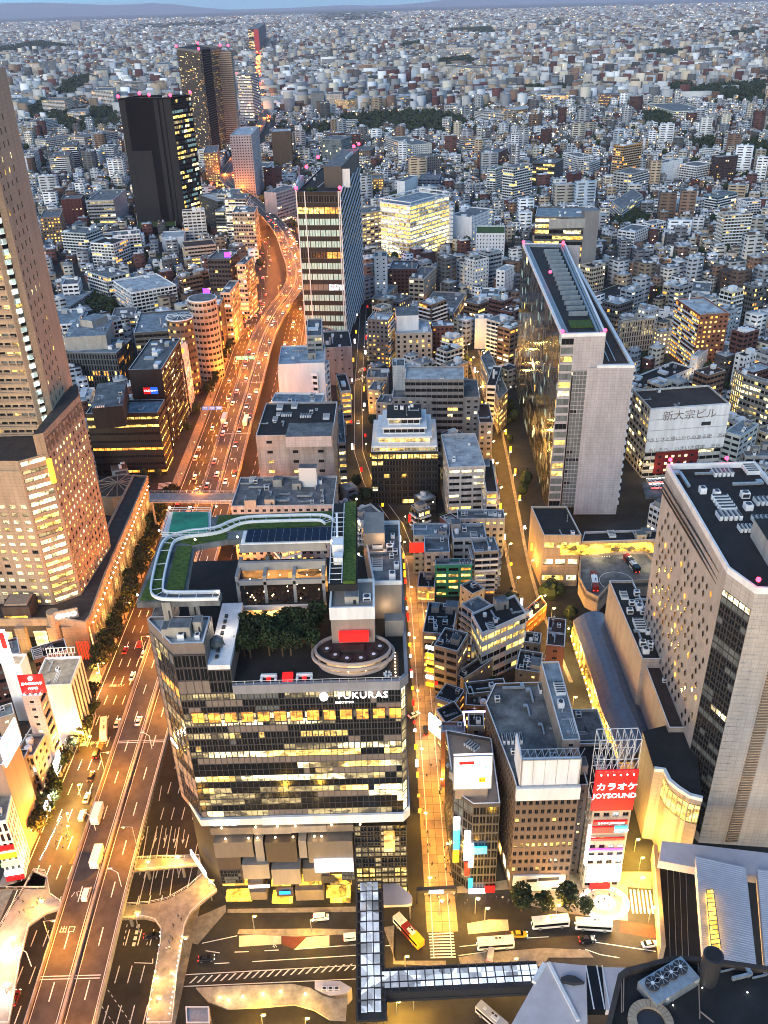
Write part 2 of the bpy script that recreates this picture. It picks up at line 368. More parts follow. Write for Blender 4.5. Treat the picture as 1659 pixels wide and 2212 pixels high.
def quad4(L,C,R,z,t,ortho=True):
 l,c,r=(Vector(W(t,*k,z))for k in(L,C,R))
 if ortho:
  a,b=l-c,r-c
  if a.length>=b.length:
   n=Vector((-a.y,a.x)).normalized();n=n if n.dot(b)>0 else-n;r=c+n*max(b.dot(n),4)
  else:
   n=Vector((-b.y,b.x)).normalized();n=n if n.dot(a)>0 else-n;l=c+n*max(a.dot(n),4)
 return[tuple(l),tuple(c),tuple(r),tuple(l+r-c)]
def B(name,label,cat,t,L,C,R,by=None,h=None,ortho=True,**kw):
 if h is None:h=solve_h(t,C,by)
 return bld(name,label,cat,quad4(L,C,R,h,t,ortho),h,**kw)
def box_on(root,t,L,C,R,z0,z1,m,name='penthouse',roof='roof_grey',clutter=0,kinds=None):
 """a raised block of a roof, seen from its own top corners"""
 q=ccw(quad4(L,C,R,z1,t));b=MB();b.prism(q,z0,z1,0,1);o=b.build(name,[m,roof],root)
 if clutter:clut(root,inset(q,.8),z1,clutter,kinds)
 return q
def beacon(root,x,y,z,r=.9):
 b=MB();b.bar((x,y,z-1.2),(x,y,z),.12,1);b.ball((x,y,z+r*.6),r,0);b.build('warning_light',['beacon','metal_dark'],root)
# ------------------------------------------------------------------ ground, hills, roads
mat('ground',(.03,.033,.033),.95,noise=.4,scale=.05)
g_=MB();g_.face([(-45000,-300,0),(45000,-300,0),(45000,60000,0),(-45000,60000,0)]);tag(g_.build('ground','ground'),kind='structure')
mat('hill',(.1,.14,.2),.95,noise=.2,scale=.0008)
hm=MB();prev=None
for i in range(61):
 x=-42000+i*1400;hgt=300+240*math.sin(i*.41)+160*math.sin(i*1.13+1)+rnd.uniform(-50,50)+(620 if 10<i<26 else 0)*math.sin((i-10)/16*PI);hgt=max(90,hgt*.5)
 y=52000+1500*math.sin(i*.7)
 if prev:a=prev;hm.face([(a[0],a[1]-6000,0),(x,y-6000,0),(x,y,hgt),(a[0],a[1],a[2])])
 prev=(x,y,hgt)
tag(hm.build('hills','hill'),kind='structure')
sm_=bpy.data.materials.new('sky_air');sm_.use_nodes=True;n=sm_.node_tree;n.nodes.remove(n.nodes['Principled BSDF']);e=n.nodes.new('ShaderNodeEmission');g=n.nodes.new('ShaderNodeNewGeometry');s=n.nodes.new('ShaderNodeSeparateXYZ');r=n.nodes.new('ShaderNodeValToRGB');d=n.nodes.new('ShaderNodeMath');d.operation='DIVIDE';d.inputs[1].default_value=9000
r.color_ramp.elements[0].color=(.10,.30,.42,1);r.color_ramp.elements[1].color=(.03,.14,.34,1);n.links.new(g.outputs['Position'],s.inputs[0]);n.links.new(s.outputs[2],d.inputs[0]);n.links.new(d.outputs[0],r.inputs[0]);n.links.new(r.outputs[0],e.inputs[0]);n.links.new(e.outputs[0],n.nodes['Material Output'].inputs[0]);sm_.cycles.emission_sampling='NONE';MATS['sky_air']=sm_
b=MB()
for i in range(24):
 t0,t1=PI*(.05+.9*i/24),PI*(.05+.9*(i+1)/24);b.face([(80000*math.cos(t0),80000*math.sin(t0),-400),(80000*math.cos(t1),80000*math.sin(t1),-400),(80000*math.cos(t1),80000*math.sin(t1),9000),(80000*math.cos(t0),80000*math.sin(t0),9000)])
tag(b.build('sky','sky_air'),kind='structure')
def offs(pts,d):
 out=[]
 for i,p in enumerate(pts):
  a=Vector(pts[max(0,i-1)][:2]);b=Vector(pts[min(len(pts)-1,i+1)][:2]);u=(b-a).normalized();n=Vector((u.y,-u.x))
  out.append((p[0]+n.x*d,p[1]+n.y*d))
 return out
def strip(mb,pts,d0,d1,z,m=0,z1=None):
 a=offs(pts,d0);b=offs(pts,d1)
 for i in range(len(a)-1):
  if z1 is None:mb.face([(*a[i],z),(*b[i],z),(*b[i+1],z),(*a[i+1],z)],m)
  else:mb.prism(ccw([a[i],b[i],b[i+1],a[i+1]]),z,z1,m,bottom=True)
def dense(pts,step):
 out=[]
 for a,b in zip(pts,pts[1:]):
  L=math.dist(a,b);n=max(1,int(L/step))
  out+=[(a[0]+(b[0]-a[0])*k/n,a[1]+(b[1]-a[1])*k/n)for k in range(n)]
 return out+[pts[-1]]
def smooth(pts,it=2):
 for _ in range(it):
  o=[pts[0]]
  for a,b in zip(pts,pts[1:]):o+=[(a[0]*.75+b[0]*.25,a[1]*.75+b[1]*.25),(a[0]*.25+b[0]*.75,a[1]*.25+b[1]*.75)]
  pts=o+[pts[-1]]
 return pts
def dashes(mb,pts,d,z,on,off,w=.15,m=0):
 c=dense(offs(pts,d),1.0);acc=0;i=0;n=len(c)
 while i<n-on-1:
  a,b=c[i],c[i+int(on)];u=(Vector(b)-Vector(a)).normalized();k=Vector((u.y,-u.x))*w
  mb.face([(a[0]-k.x,a[1]-k.y,z),(a[0]+k.x,a[1]+k.y,z),(b[0]+k.x,b[1]+k.y,z),(b[0]-k.x,b[1]-k.y,z)],m);i+=int(on+off)
def structure(mb,name,mats):return tag(mb.build(name,mats),kind='structure')
R246=smooth([(-90,90),(-86,300),(-86,560),(-88,700),(-90,850),(-100,960),(-130,1090),(-175,1230),(-225,1383),(-226,1500),(-228,1898),(-250,2222),(-346,2978),(-594,4845),(-900,7000)])
r=MB();RN=[p for p in R246 if p[1]<760];RF=[p for p in R246 if p[1]>730];strip(r,RN,-27,28,.02);strip(r,RF,-17,17,.018);structure(r,'road','asphalt')
r=MB()
for d in(-22,-18.5,-15,-11.5,12,15.5,19,22.5):dashes(r,[p for p in R246 if p[1]<760],d,.03,5,6)
for d in(-25.6,26):strip(r,[p for p in R246 if p[1]<760],d-.12,d+.12,.03)
structure(r,'lane_marking','paint_white')
r=MB()
for d0,d1 in((-32,-27),(28,31)):strip(r,[p for p in R246 if p[1]<760],d0,d1,.0,0,.14)
structure(r,'pavement','paving')
LANE=[(13,150),(13.5,200),(13.5,300),(13,350),(7,385),(-8,430),(-14,470),(-15.5,560),(-14.5,640),(-13,760)]
r=MB();strip(r,LANE,-2.6,2.6,.02);structure(r,'shopping_street','asphalt')
mat('tan_paving',(.34,.25,.15),.85,noise=.15,scale=.3)
r=MB()
tp=MB()
for i in range(60):
 y=158+i*3.3
 for s_ in range(2):tp.face([(9+s_*4.6,y,.03),(13.5+s_*4.4,y,.03),(13.5+s_*4.4,y+3.2,.03),(9+s_*4.6,y+3.2,.03)],rnd.choice((0,0,1)))
mat('tan_paving_dark',(.26,.19,.12),.85,noise=.15,scale=.3)
structure(tp,'street_paving',['tan_paving','tan_paving_dark'])
r=MB()
for d in(-2.5,2.5):strip(r,LANE,d-.12,d+.12,.045)
structure(r,'street_edge_line','paint_white')
RST=smooth([(66,262),(63,300),(62,340),(65,400),(68,463),(70,531),(71,590),(70,640)])
r=MB();strip(r,RST,-4,4,.02);structure(r,'back_street','asphalt')
r=MB();strip(r,RST,-5.5,-4,0,0,.14);strip(r,RST,4,5.5,0,0,.14);structure(r,'pavement','paving')
pl=MB();pl.face([(-60,95,.016),(92,95,.016),(92,168,.016),(-60,168,.016)]);structure(pl,'station_road','asphalt')
def poly_px(mb,t,pts,z,m=0):mb.face([(*W(t,*p,z),z)for p in pts],m)
# pavements of the bus terminal
pv=MB()
for t,ps in(('bp',[(380,150),(780,120),(790,180),(1060,235),(1330,270),(1330,110),(1440,120),(1440,40),(1200,40),(900,60),(380,130)]),
 ('bp',[(190,50),(300,120),(325,160),(325,185),(190,195)]),('bp',[(190,300),(240,290),(235,470),(480,480),(480,455),(245,455)]),
 ('bp',[(540,440),(640,420),(940,395),(1140,405),(1170,440),(960,440),(930,480),(550,480)]),
 ('bl',[(860,405),(1600,390),(1600,420),(860,425)]),('bl',[(915,545),(925,520),(1350,515),(1600,520),(1600,545),(1250,560)]),
 ('bl',[(630,590),(690,605),(850,420),(850,380),(640,470)])):
 poly=ccw([W(t,*p,0)for p in ps]);pv.prism(poly,0,.15)
structure(pv,'pavement','paving')
mk=MB()
def zebra(t,a,b,c,n,m=0,z=.03):
 """stripes from a to b, each reaching towards c"""
 A,Bq,Cq=(Vector(W(t,*k))for k in(a,b,c));u=(Bq-A);v=Cq-A
 for i in range(n):
  p=A+u*(i/n);q=A+u*((i+.5)/n)
  mk.face([(*p,z),(*q,z),(*(q+v),z),(*(p+v),z)],m)
zebra('bp',(400,325),(410,450),(515,322),9);zebra('bp',(1337,122),(1445,125),(1350,232),6)
zebra('01',(1035,1500),(1030,1540),(1120,1490),5)
zebra('11',(680,775),(745,750),(690,750),7);zebra('11',(655,835),(725,815),(665,815),7)
for i in range(24):
 x0=640+i*44;y=825-i*3.6
 poly_px(mk,'bl',[(x0,y),(x0+12,y-1),(x0+52,y-40),(x0+40,y-39)],.03)
for t,a,b in(('bl',(590,778),(1610,722)),('bl',(610,843),(1600,800)),('bl',(1000,702),(1610,665)),('bl',(715,598),(915,555)),('bl',(1240,632),(1610,605)),('bl',(735,640),(815,652)),
    ('bl',(900,648),(980,645)),('bl',(1070,640),(1150,636)),('bl',(785,713),(870,709)),('bp',(0,385),(75,380)),('bp',(545,388),(700,372)),('bp',(1180,368),(1460,410)),('bp',(180,385),(230,383)),('bp',(860,348),(960,342)),
    ('bp',(540,430),(670,412)),('bp',(940,395),(905,470)),('bp',(1130,400),(1200,425)),('bp',(1200,425),(1290,440)),('bp',(1050,410),(1110,402)),('bl',(330,708),(435,712)),('bl',(435,685),(435,712)),('bp',(780,405),(780,475)),
    ('fb',(130,670),(115,760)),('fb',(-10,1390),(105,910)),('fb',(60,1320),(135,905)),('fb',(120,1320),(190,910)),('fb',(180,1320),(235,915)),('fb',(0,1200),(50,910))):
 A,Bq=Vector(W(t,*a)),Vector(W(t,*b));n=(Bq-A).normalized();n=Vector((n.y,-n.x))*.13
 mk.face([(*(A-n),.03),(*(Bq-n),.03),(*(Bq+n),.03),(*(A+n),.03)])
for x,y in((20,470),(95,480),(150,480),(205,485),(258,490)):
 a=W('fb',x,y+500);q=W('fb',x+8,y+440)
 A,Q=Vector(a),Vector(q);u=(Q-A).normalized();n=Vector((u.y,-u.x))
 mk.face([(*(A+n*.1),.03),(*(Q+n*.1),.03),(*(Q-n*.1),.03),(*(A-n*.1),.03)]);mk.face([(*(A-u*1.6),.032),(*(A+n*.5),.032),(*(A-n*.5),.032)])
i=0
for a,b in(((160,835),(310,1050)),((145,955),(210,1050)),((290,490),(265,620)),((405,590),(400,610))):
 A,Bq=Vector(W('bl',*a)),Vector(W('bl',*b));L=(Bq-A).length;u=(Bq-A)/L;n=Vector((u.y,-u.x))*.1;k=0
 while k<L:p=A+u*k;q=p+u*.9;mk.face([(*(p-n),.03),(*(q-n),.03),(*(q+n),.03),(*(p+n),.03)]);k+=1.9
for k in range(4):poly_px(mk,'bl',[(345-k*8,490+k*34),(363-k*8,490+k*34),(358-k*8,512+k*34),(340-k*8,512+k*34)],.03)
structure(mk,'road_marking','paint_white')
mat('road_red',(.13,.035,.02),.8,noise=.2);mat('stop_pad',(.5,.45,.36),.8,noise=.15)
pd=MB();poly_px(pd,'bl',[(925,555),(1165,540),(1165,602),(925,618)],.028,1);poly_px(pd,'bl',[(1168,538),(1310,562),(1240,632),(1170,605)],.028,0);poly_px(pd,'bl',[(1310,562),(1438,552),(1438,612),(1240,632)],.029,1)
poly_px(pd,'bp',[(580,280),(680,262),(770,262),(775,312),(585,330)],.028,1);poly_px(pd,'bp',[(1300,265),(1450,290),(1460,350),(1290,320)],.028,0)
structure(pd,'bus_stop_paint',['road_red','stop_pad'])
for t,x,y,s_,ss in(('bl',1135,572,'タクシー',1.5),('bp',640,300,'バス',1.6),('bp',710,285,'バス',1.2),('lf',726,1150,'バス専用',1.7),('lf',850,735,'バス専用',1.5)):
 p=W(t,x,y);tag(text(s_,'road_lettering',(p[0],p[1],.05),ss,'paint_white',rot=(0,0,PI if t=='lf' else PI/2),ext=0),kind='structure')
bl_=MB();poly_px(bl_,'lf',[(700,1790),(640,1790),(500,2030),(560,2030)],.028);poly_px(bl_,'lf',[(715,1120),(765,1125),(715,1260),(670,1260)],.028)
mat('road_orange',(.32,.1,.03),.8,noise=.2);structure(bl_,'bus_lane','road_orange')
# ------------------------------------------------------------------ expressway
EXP=smooth([(-82,60),(-83,126),(-84.5,170),(-85,250),(-85,400),(-86.5,480),(-86.5,560),(-88,640),(-83,710),(-75,760),(-73,805),(-78,850),(-90,920),(-103,1000),(-131,1100),(-178,1240),(-218,1350),(-227,1450),(-228,1898),(-250,2222),(-340,2978)])
ew=thing('expressway','elevated orange-lit expressway with two carriageways running up from the lower left','expressway',(-85,300,0))
b=MB();strip(b,EXP,-8.8,8.8,12.6,0,14.0);b.build('deck','concrete',ew)
b=MB();strip(b,EXP,-8.4,8.4,14.01);b.build('carriageway','asphalt_deck',ew)
for d in(-8.7,8.7):
 b=MB();strip(b,EXP,d-.2,d+.2,14.02,0,15.1);b.build('barrier','concrete',ew)
b=MB();strip(b,EXP,-.35,.35,14.02,0,15.0);b.build('median_barrier','concrete',ew)
b=MB();near=[p for p in EXP if p[1]<1200]
for d in(-4.5,4.5):dashes(b,near,d,14.03,5,9)
for d in(-7.9,-1.1,1.1,7.9):strip(b,near,d-.08,d+.08,14.03)
b.build('lane_marking','paint_white',ew)
b=MB()
for p in dense(EXP,40)[::1]:
 pass
for y in(138,222,318,390,470,550):
 for k in(0,.8):b.box(-84.6,y+k,14.03,16.4,.25,.02)
b.build('expansion_joint','coping',ew)
for y in list(range(110,700,36)):
 b=MB();b.box(-85.5,y,0,2.6,2.6,11.2);b.box(-85.5,y,11.2,12,2.8,1.4);b.build('pier','concrete',ew)
b=MB();b.box(-76.4,226,15,.1,.1,.1)
# barrier studs along the right-hand parapet
b=MB()
for k in range(60):b.box(-75.3,150+k*1.6,14.2,.25,.5,.5)
b.build('parapet_bolts','metal_dark',ew,'stuff')
text('バス','lane_lettering',(-89,163,14.06),2.2,'paint_white',ew,(0,0,0),0);text('出口','lane_lettering',(-89,152,14.06),2.2,'paint_white',ew,(0,0,0),0)
# footbridges over the trunk road, beside and under the expressway
def deckpoly(name,label,t,pts,z,cat='footbridge',m='paving',rail=True,th=.6,legs=()):
 r=thing(name,label,cat,(*W(t,*pts[0],z),0));poly=ccw([W(t,*p,z)for p in pts]);b=MB();b.prism(poly,z-th,z,bottom=True);b.build('deck',m,r)
 if rail:
  b=MB();n=len(poly)
  for i in range(n):
   a,c=Vector(poly[i]),Vector(poly[(i+1)%n]);L=(c-a).length
   if L<2.0:continue
   b.bar((*a,z+1.1),(*c,z+1.1),.07,0);b.bar((*a,z+.55),(*c,z+.55),.04,0)
   k=int(L/2.2)
   for j in range(k+1):p=a+(c-a)*j/max(1,k);b.bar((*p,z),(*p,z+1.1),.05,0)
  b.build('railing','white',r)
 for x,y in legs:
  q=W(t,x,y,z);b=MB();b.cyl(q[0],q[1],0,z-th,.5,n=8);b.build('pillar','concrete',r)
 return r
fb1=deckpoly('footbridge','wide curving footbridge deck beside the office tower foot, lit in warm yellow','bl',[(250,385),(420,372),(520,350),(640,280),(720,210),(790,280),(800,300),(700,380),(650,430),(615,500),(600,620),(575,760),(545,1056),(400,1056),(425,900),(455,740),(480,600),(485,520),(450,470),(390,455),(250,460)],6.2,legs=((300,420),(560,420),(500,800),(640,330)))
fb2=deckpoly('footbridge','straight narrow footbridge with lamps under the office tower corner','bl',[(325,118),(700,108),(705,155),(320,190),(318,170),(330,150)],6.4,legs=((400,150),(600,140)))
fb3=deckpoly('footbridge','white floodlit footbridge deck left of the expressway','lf',[(250,2080),(330,2090),(345,2130),(330,2212),(-60,2212),(180,2212)],6.0,legs=((300,2150),))
fb4=deckpoly('footbridge','pale curved footbridge deck in the bottom left corner','03',[(70,960),(130,880),(220,720),(310,760),(330,870),(400,920),(395,960),(300,990),(190,1070),(130,1300),(60,1712),(-250,1712),(-120,1300)],6.0,m='concrete',legs=((100,1100),(60,1500),(250,880)))
fb5=deckpoly('footbridge','dark footbridge crossing the trunk road beyond the office tower','01',[(980,1560),(1580,1560),(1560,1625),(975,1620)],22.0,legs=((990,1600),(1540,1600)),m='concrete')
# covered skywalk
def skywalk(label,p,q,w,z,n):
 r=thing('skywalk',label,'walkway',(p[0],p[1],0));a,c=Vector(p),Vector(q);L=(c-a).length;u=(c-a)/L;nn=Vector((u.y,-u.x));rz=math.atan2(u.y,u.x)
 b=MB();m=(a+c)/2;b.box(m.x,m.y,z-1,L,w+2.6,1.0,rz);b.build('floor','metal_dark',r)
 for s in(-1,1):
  b=MB();k=m+nn*s*(w/2+.9);b.box(k.x,k.y,z,L,.4,2.6,rz);b.build('side_beam','metal_dark',r)
 for i in range(n):
  for j in range(3):
   k=a+u*(L*(i+.5)/n)+nn*(j-1)*w/3;part('roof_pane',PANEH,r,(k.x,k.y,z+2.9+(.25 if j==1 else 0)),rz,(L/n*.9,w/3*.86,1))
  k=a+u*(L*i/n);b=MB();b.box(k.x,k.y,z+2.7,.3,w+1.8,.5,rz);b.build('roof_rib','metal_dark',r)
 return r
_m=lit('panel_glow',(.7,.8,1),.34,.6,.5);PANEH=bpy.data.meshes.new('roof_pane');PANEH.from_pydata([(-.5,-.5,0),(.5,-.5,0),(.5,.5,0),(-.5,.5,0)],[],[(0,1,2,3)]);PANEH.materials.append(_m)
z_=15.
skywalk('glass-roofed skywalk running towards the camera between the bus bays',W('bp',122,80,z_),W('bp',132,690,z_),5.2,11.5,12)
skywalk('glass-roofed skywalk crossing to the lilac station roof',W('bp',180,535,z_),W('bp',915,500,z_),4.6,11.4,18)
# ------------------------------------------------------------------ the office tower with the roof garden
mat('tower_panel',(.15,.13,.12),.6,noise=.15,scale=.4);mat('panel_grey',(.22,.2,.18),.6,noise=.12);mat('panel_taupe',(.14,.12,.1),.6,noise=.12);mat('panel_brown',(.06,.047,.038),.6,noise=.12)
mat('steel_frame',(.30,.31,.33),.5,.3,noise=.1)
FK=Bld('office_tower','broad glass office tower with roof garden, oval bar and lit floors, centre of the picture','building',(-25,199,0),'tower_panel',True)
rt=FK.root
OCC.append([(-64,160),(12,160),(12,232),(-64,232)])
# main curtain wall: individually glazed in rows; lit band on the upper storey
def glaze(Bd,p,q,z0,z1,nb,rows,mull=.12,name='window'):
 p,q=Vector(p),Vector(q);L=(q-p).length;u=(q-p)/L;n=Vector((u.y,-u.x));cw=L/nb;rh=(z1-z0)/len(rows)
 Bd.wall.face([(*(p-n*.35),z0),(*(q-n*.35),z0),(*(q-n*.35),z1),(*(p-n*.35),z1)])
 for r_,row in enumerate(rows):
  run=None;zb=z1-(r_+1)*rh
  for i in range(nb):
   if run is None or rnd.random()>.8 or row.startswith('each'):run=pick(row.replace('each ',''))
   c=p+u*(cw*(i+.5))-n*.05
   if run=='panel':
    a,c2=p+u*cw*i,p+u*cw*(i+1);Bd.wall.face([(*a,zb),(*c2,zb),(*c2,zb+rh),(*a,zb+rh)]);continue
   Bd.pane((c.x,c.y,zb+rh/2),n,cw-mull,rh-mull,run)
 b=MB()
 for i in range(nb+1):c=p+u*cw*i;b.box(c.x+n.x*.03,c.y+n.y*.03,z0,mull*.8,.16,z1-z0,math.atan2(u.y,u.x))
 for i in range(len(rows)+1):c=(p+q)/2;b.box(c.x+n.x*.02,c.y+n.y*.02,z0+rh*i-.06,L,.14,mull,math.atan2(u.y,u.x))
 b.build('mullions','frame',Bd.root,'stuff')
PAL.update(fk_lit='lit_white:2 lit_yellow:2.4 lit_dim:2 glass_dark:3',fk_mid='lit_dim:3 glass_dark:4 lit_white:1 panel:1.4 glass_grey:.3',fk_dark='glass_dark:7 panel:3 glass_grey:.3',sh='lit_yellow:1 lit_dim:1 glass_dark:7 glass_grey:1 panel:2')
FLp,FRp=(-52.6,170),(3.0,170)
rows=['fk_mid','fk_dark','GOLD','fk_mid','fk_lit','fk_dark','fk_lit','fk_dark','fk_lit','fk_lit','fk_dark','fk_lit','fk_mid','fk_lit','fk_dark','fk_lit','fk_mid','fk_mid','fk_dark','fk_mid']
rows=['fk_dark' if r=='GOLD' else r for r in rows]
glaze(FK,FLp,FRp,36.0,80.5,36,rows)
for i in range(13):
 x=-50.5+i*4.2;FK.cnt=0
 b=MB();b.box(x+1.6,169.72,71.2,3.1,.3,3.2);b.build('restaurant_window',['gold_win']if 'gold_win' in MATS else[lit('gold_win',(1,.36,.03),.85,.7,1.6)],rt)
 b=MB()
 for dx in(0,1.55,3.1):b.box(x+.05+dx,169.5,71.0,.14,.14,3.6)
 b.box(x+1.6,169.5,70.9,3.3,.2,.25);b.box(x+1.6,169.5,74.5,3.3,.2,.25);b.build('window_frame','frame',rt)
FK.wall.prism([(-52.6,170.4),(3,170.4),(4.4,172),(4.4,228),(-62,228),(-60.6,180.4)],33,82.6,bottom=True)
# bright rim under the glass and chamfered right-hand corner
b=MB();b.prism([(-36,169.2),(3.1,169.2),(5,171.4),(5,228),(4,228),(4,172),(2.6,170.2),(-36,170.2)],33,36,bottom=True);b.build('light_soffit_band','white',rt)
b=MB();b.prism([(-59.8,180.2),(-53,169.3),(-36,169.3),(-36,170.2),(-52.4,170.2),(-59,181)],33.2,35.6,bottom=True);b.build('grey_soffit_band','frame_light',rt)
FK.cnt=0;glaze(FK,(3.0,170),(4.4,172),36,80.5,1,['each glass_grey:2 lit_white:2 lit_dim:2']*12)
glaze(FK,(-60.6,180.4),(-52.6,170),35.6,93,5,['panel:2 glass_grey:3 glass_dark:3 lit_dim:1','sh','sh','panel:2 lit_yellow:2 lit_orange:1 glass_dark:4']*4)
FK.cnt=0;glaze(FK,(-62,212),(-60.6,180.4),35.6,93,10,['sh','fk_dark','sh','fk_mid']*4)
# upper left block rising above the terrace
glaze(FK,(-52.6,170),(-44.6,170),80.6,93,4,['panel:2 glass_dark:6','glass_dark:5 panel:1','panel:1']);
FK.wall.prism([(-52.6,170.4),(-44.6,170.4),(-44.6,182),(-59.8,182),(-60.6,180.4)],82.6,95.6)
glaze(FK,(-44.6,170),(-39,170),80.6,88,3,['lit_dim:1 glass_dark:2','glass_dark:1'])
b=MB();b.prism([(-44.6,170),(-39,170),(-39,196),(-44.6,196)],88.2,89.6);b.build('pale_roof_deck','white',rt)
FK.wall.prism([(-44.5,170.3),(-39,170.3),(-39,196),(-44.5,196)],82.6,88.2)
b=MB()
for i in range(8):b.box(-42.6,173+i*2.4,89.6,.8,1.1,.5)
b.build('skylight','metal_dark',rt,'stuff')
b=MB();b.ball((-43.2,177.5,90.8),1.9,0,8,6);[b.bar((-43.2,177.5,92.8),(-43.2+2*math.cos(t),177.5+2*math.sin(t),90),.16,1)for t in(0,1.05,2.1,3.14,4.2,5.2)];b.build('dome_sculpture',['glass_grey','metal_dark'],rt)
FK.roof([(-52.6,170.2),(-44.7,170.2),(-44.7,181),(-60,181.5),(-60.6,180.4)],95.7,'roof_light',.8,clutter=5,kinds=['air_unit','stair_box','duct'])
for x,y,sx,sy,h_ in((-51,175.2,5.4,4,3.2),(-46.8,176.5,2,3,3.4),(-55,181,2.2,2.2,6),(-49.5,185,2.2,2.2,9),(-57.5,186,6,6,3)):part('stair_box',CLU['stair_box'],rt,(x,y,95.7 if y<182 else 92),0,(sx,sy,h_))
# terrace
b=MB();b.face([(-44,170.3,82.7),(3,170.3,82.7),(4.2,172,82.7),(4.2,228,82.7),(-61,228,82.7),(-61,182,82.7),(-44,182,82.7)]);b.build('terrace_floor','roof_dark',rt)
mat('terrace_edge',(.2,.21,.24),.6,noise=.1)
b=MB();b.prism([(-39,169.4),(2.8,169.4),(2.8,170.4),(-39,170.4)],80.6,83.4,bottom=True);b.prism([(2.9,169.4),(5,172),(4.1,172.3),(2.5,170.4)],80.6,83.6);b.prism([(4.1,172),(5,172),(5,228),(4.1,228)],80.6,83.6);b.build('parapet','terrace_edge',rt)
b=MB()
for i in range(20):b.box(-38+i*2.15,169.7,83.4,.06,.06,1.1)
b.box(-18,169.7,84.5,42,.08,.08);b.build('glass_rail','coping',rt)
mat('letter_glow',(1,.9,.8),.4,emit=(1,.9,.84),es=2.2,noise=0)
text('FUKURAS','roof_sign',(-6.6,169.15,79.3),2.8,'letter_glow',rt,ext=.12,space=1.1,bold=0)
b=MB();b.ball((-16.4,169.2,79.2),1.15,0,10,6);b.build('sign_dot','letter_glow',rt)
text('渋谷フクラス','small_sign',(-11.2,169.2,77.1),.8,'letter_glow',rt,ext=.05)
# court behind: open frame, covered hall, back wing and grass ring
for x,y,sx,sy,z0,z1 in((-28.5,204,24,1,95,97.5),(-28.5,199.6,24,.8,93,94.5),(-28.5,208.5,24,1,98,101)):
 b=MB();b.box(x,y,z0,sx,sy,z1-z0);b.build('cross_beam','steel_frame',rt)
for x in(-40.5,-33,-25,-17):b=MB();b.box(x,199.6,83,.8,.8,11);b.box(x,204,94.5,.9,10,1.6);b.build('frame_column','steel_frame',rt)
b=MB();b.box(-28.8,197,86.4,22.6,.6,1.3);b.build('balcony_beam','coping',rt)
b=MB();b.box(-28.8,197.6,82.8,22,.3,3.4);b.build('restaurant_front',[lit('bar_glow',(1,.5,.12),1.1,.9,.9)],rt)
b=MB();b.box(-28.8,210,82.8,24,.3,11);b.build('hall_back_wall',[lit('hall_glow',(1,.42,.1),.2,.9,.5)],rt)
b=MB();b.box(-28.8,203,86.6,22.6,11,.3);b.build('hall_floor','roof_dark',rt)
lamp('hall_lamp',(-33,203,91),120,(1,.5,.15),rt);lamp('hall_lamp',(-22,204,91),120,(1,.6,.25),rt);lamp('garden_lamp',(-28,195,85),220,(1,.5,.15),rt);lamp('garden_lamp',(-5,188,88),200,(1,.6,.3),rt);lamp('deck_lamp',(-42,183,92.5),260,(1,.8,.6),rt);lamp('deck_lamp',(-51,186,99),300,(1,.6,.35),rt)
b=MB();b.box(-28.8,195,83,21,3,.3);b.build('pale_garden_path','paving',rt)
tb=MB()
for k in range(40):x=rnd.uniform(-39,-18);y=rnd.uniform(199,206);tb.cyl(x,y,86.9,87.7,.45,n=8);tb.box(x+.8,y,86.9,.4,.4,.5)
tb.build('terrace_tables','roof_brown',rt,'stuff')
b=MB();[b.ball((rnd.uniform(-40,-17),rnd.uniform(198,209),rnd.uniform(88,92)),.16)for k in range(26)];b.build('string_lights','bulb',rt,'stuff')
def ring(pts,d0,d1,z0,z1,name,m,**k):
 b=MB();strip(b,pts,d0,d1,z0,0,z1);return b.build(name,m,rt,**k)
RING=smooth([(-41.8,181.6),(-52,181.6),(-57.4,182.3),(-58.7,187),(-60,204),(-59.5,209.5),(-55,212),(-50,212.4),(-46,213.8),(-43,217),(-40,218.6),(-36,219),(-20,219),(-17,218.4),(-15.5,216)],3)
for d in(-1.5,1.5):ring(RING,d-.22,d+.22,102,102.9,'ring_rail','coping')
b=MB()
for p,q in list(zip(offs(RING,-1.3),offs(RING,1.3)))[::4]:b.bar((*p,102.5),(*q,102.5),.1)
b.build('ring_rungs','coping',rt,'stuff')
b=MB();b.prism([(-62.4,180.2),(-41.6,180.2),(-41.6,183.6),(-50.6,183.9),(-52.4,206),(-44,208.8),(-14.8,208.8),(-14.8,223),(-48,223),(-62.6,212.5)][::1],100.2,101.8,bottom=True);b.build('ring_roof','roof_grey',rt)
b=MB();b.prism([(-55.8,184.6),(-51.2,184.6),(-52.8,205.4),(-56.9,205.4)],101.9,102.5);b.build('lawn','grass',rt)
b=MB();b.prism([(-61.7,181),(-57,181),(-58.6,207),(-56.6,208.4),(-52.8,206.6),(-44,209.3),(-44,212),(-47,215.8),(-60.5,210)],101.82,102.0);b.build('lawn','grass',rt)
b=MB();b.prism([(-48,213.5),(-15.2,215),(-15,223),(-48,222)],101.85,102.1);b.build('lawn','grass',rt)
b=MB();b.prism([(-10.9,185.6),(-7.6,185.6),(-8.2,227),(-11.4,227)],102,102.8);b.build('lawn','grass',rt)
b=MB();b.prism([(-14.6,185.4),(-7.3,185.4),(-7.8,227.5),(-15,227.5)],100,102);b.build('side_wing_roof','roof_dark',rt)
mat('solar',(.008,.015,.035),.2,noise=.1)
for i in range(12):
 for j in range(3):b=MB();x=-38.4+i*2.04;y=206.4+j*2.1;b.face([(x,y,102.3+.1),(x+1.9,y,102.4),(x+1.9,y+1.95,102.9),(x,y+1.95,102.9)]);b.build('solar_panel','solar',rt)
b=MB();b.prism([(-39.6,206),(-13.8,206),(-13.8,213),(-39.6,213)],101.8,102.2);b.build('solar_rack','coping',rt)
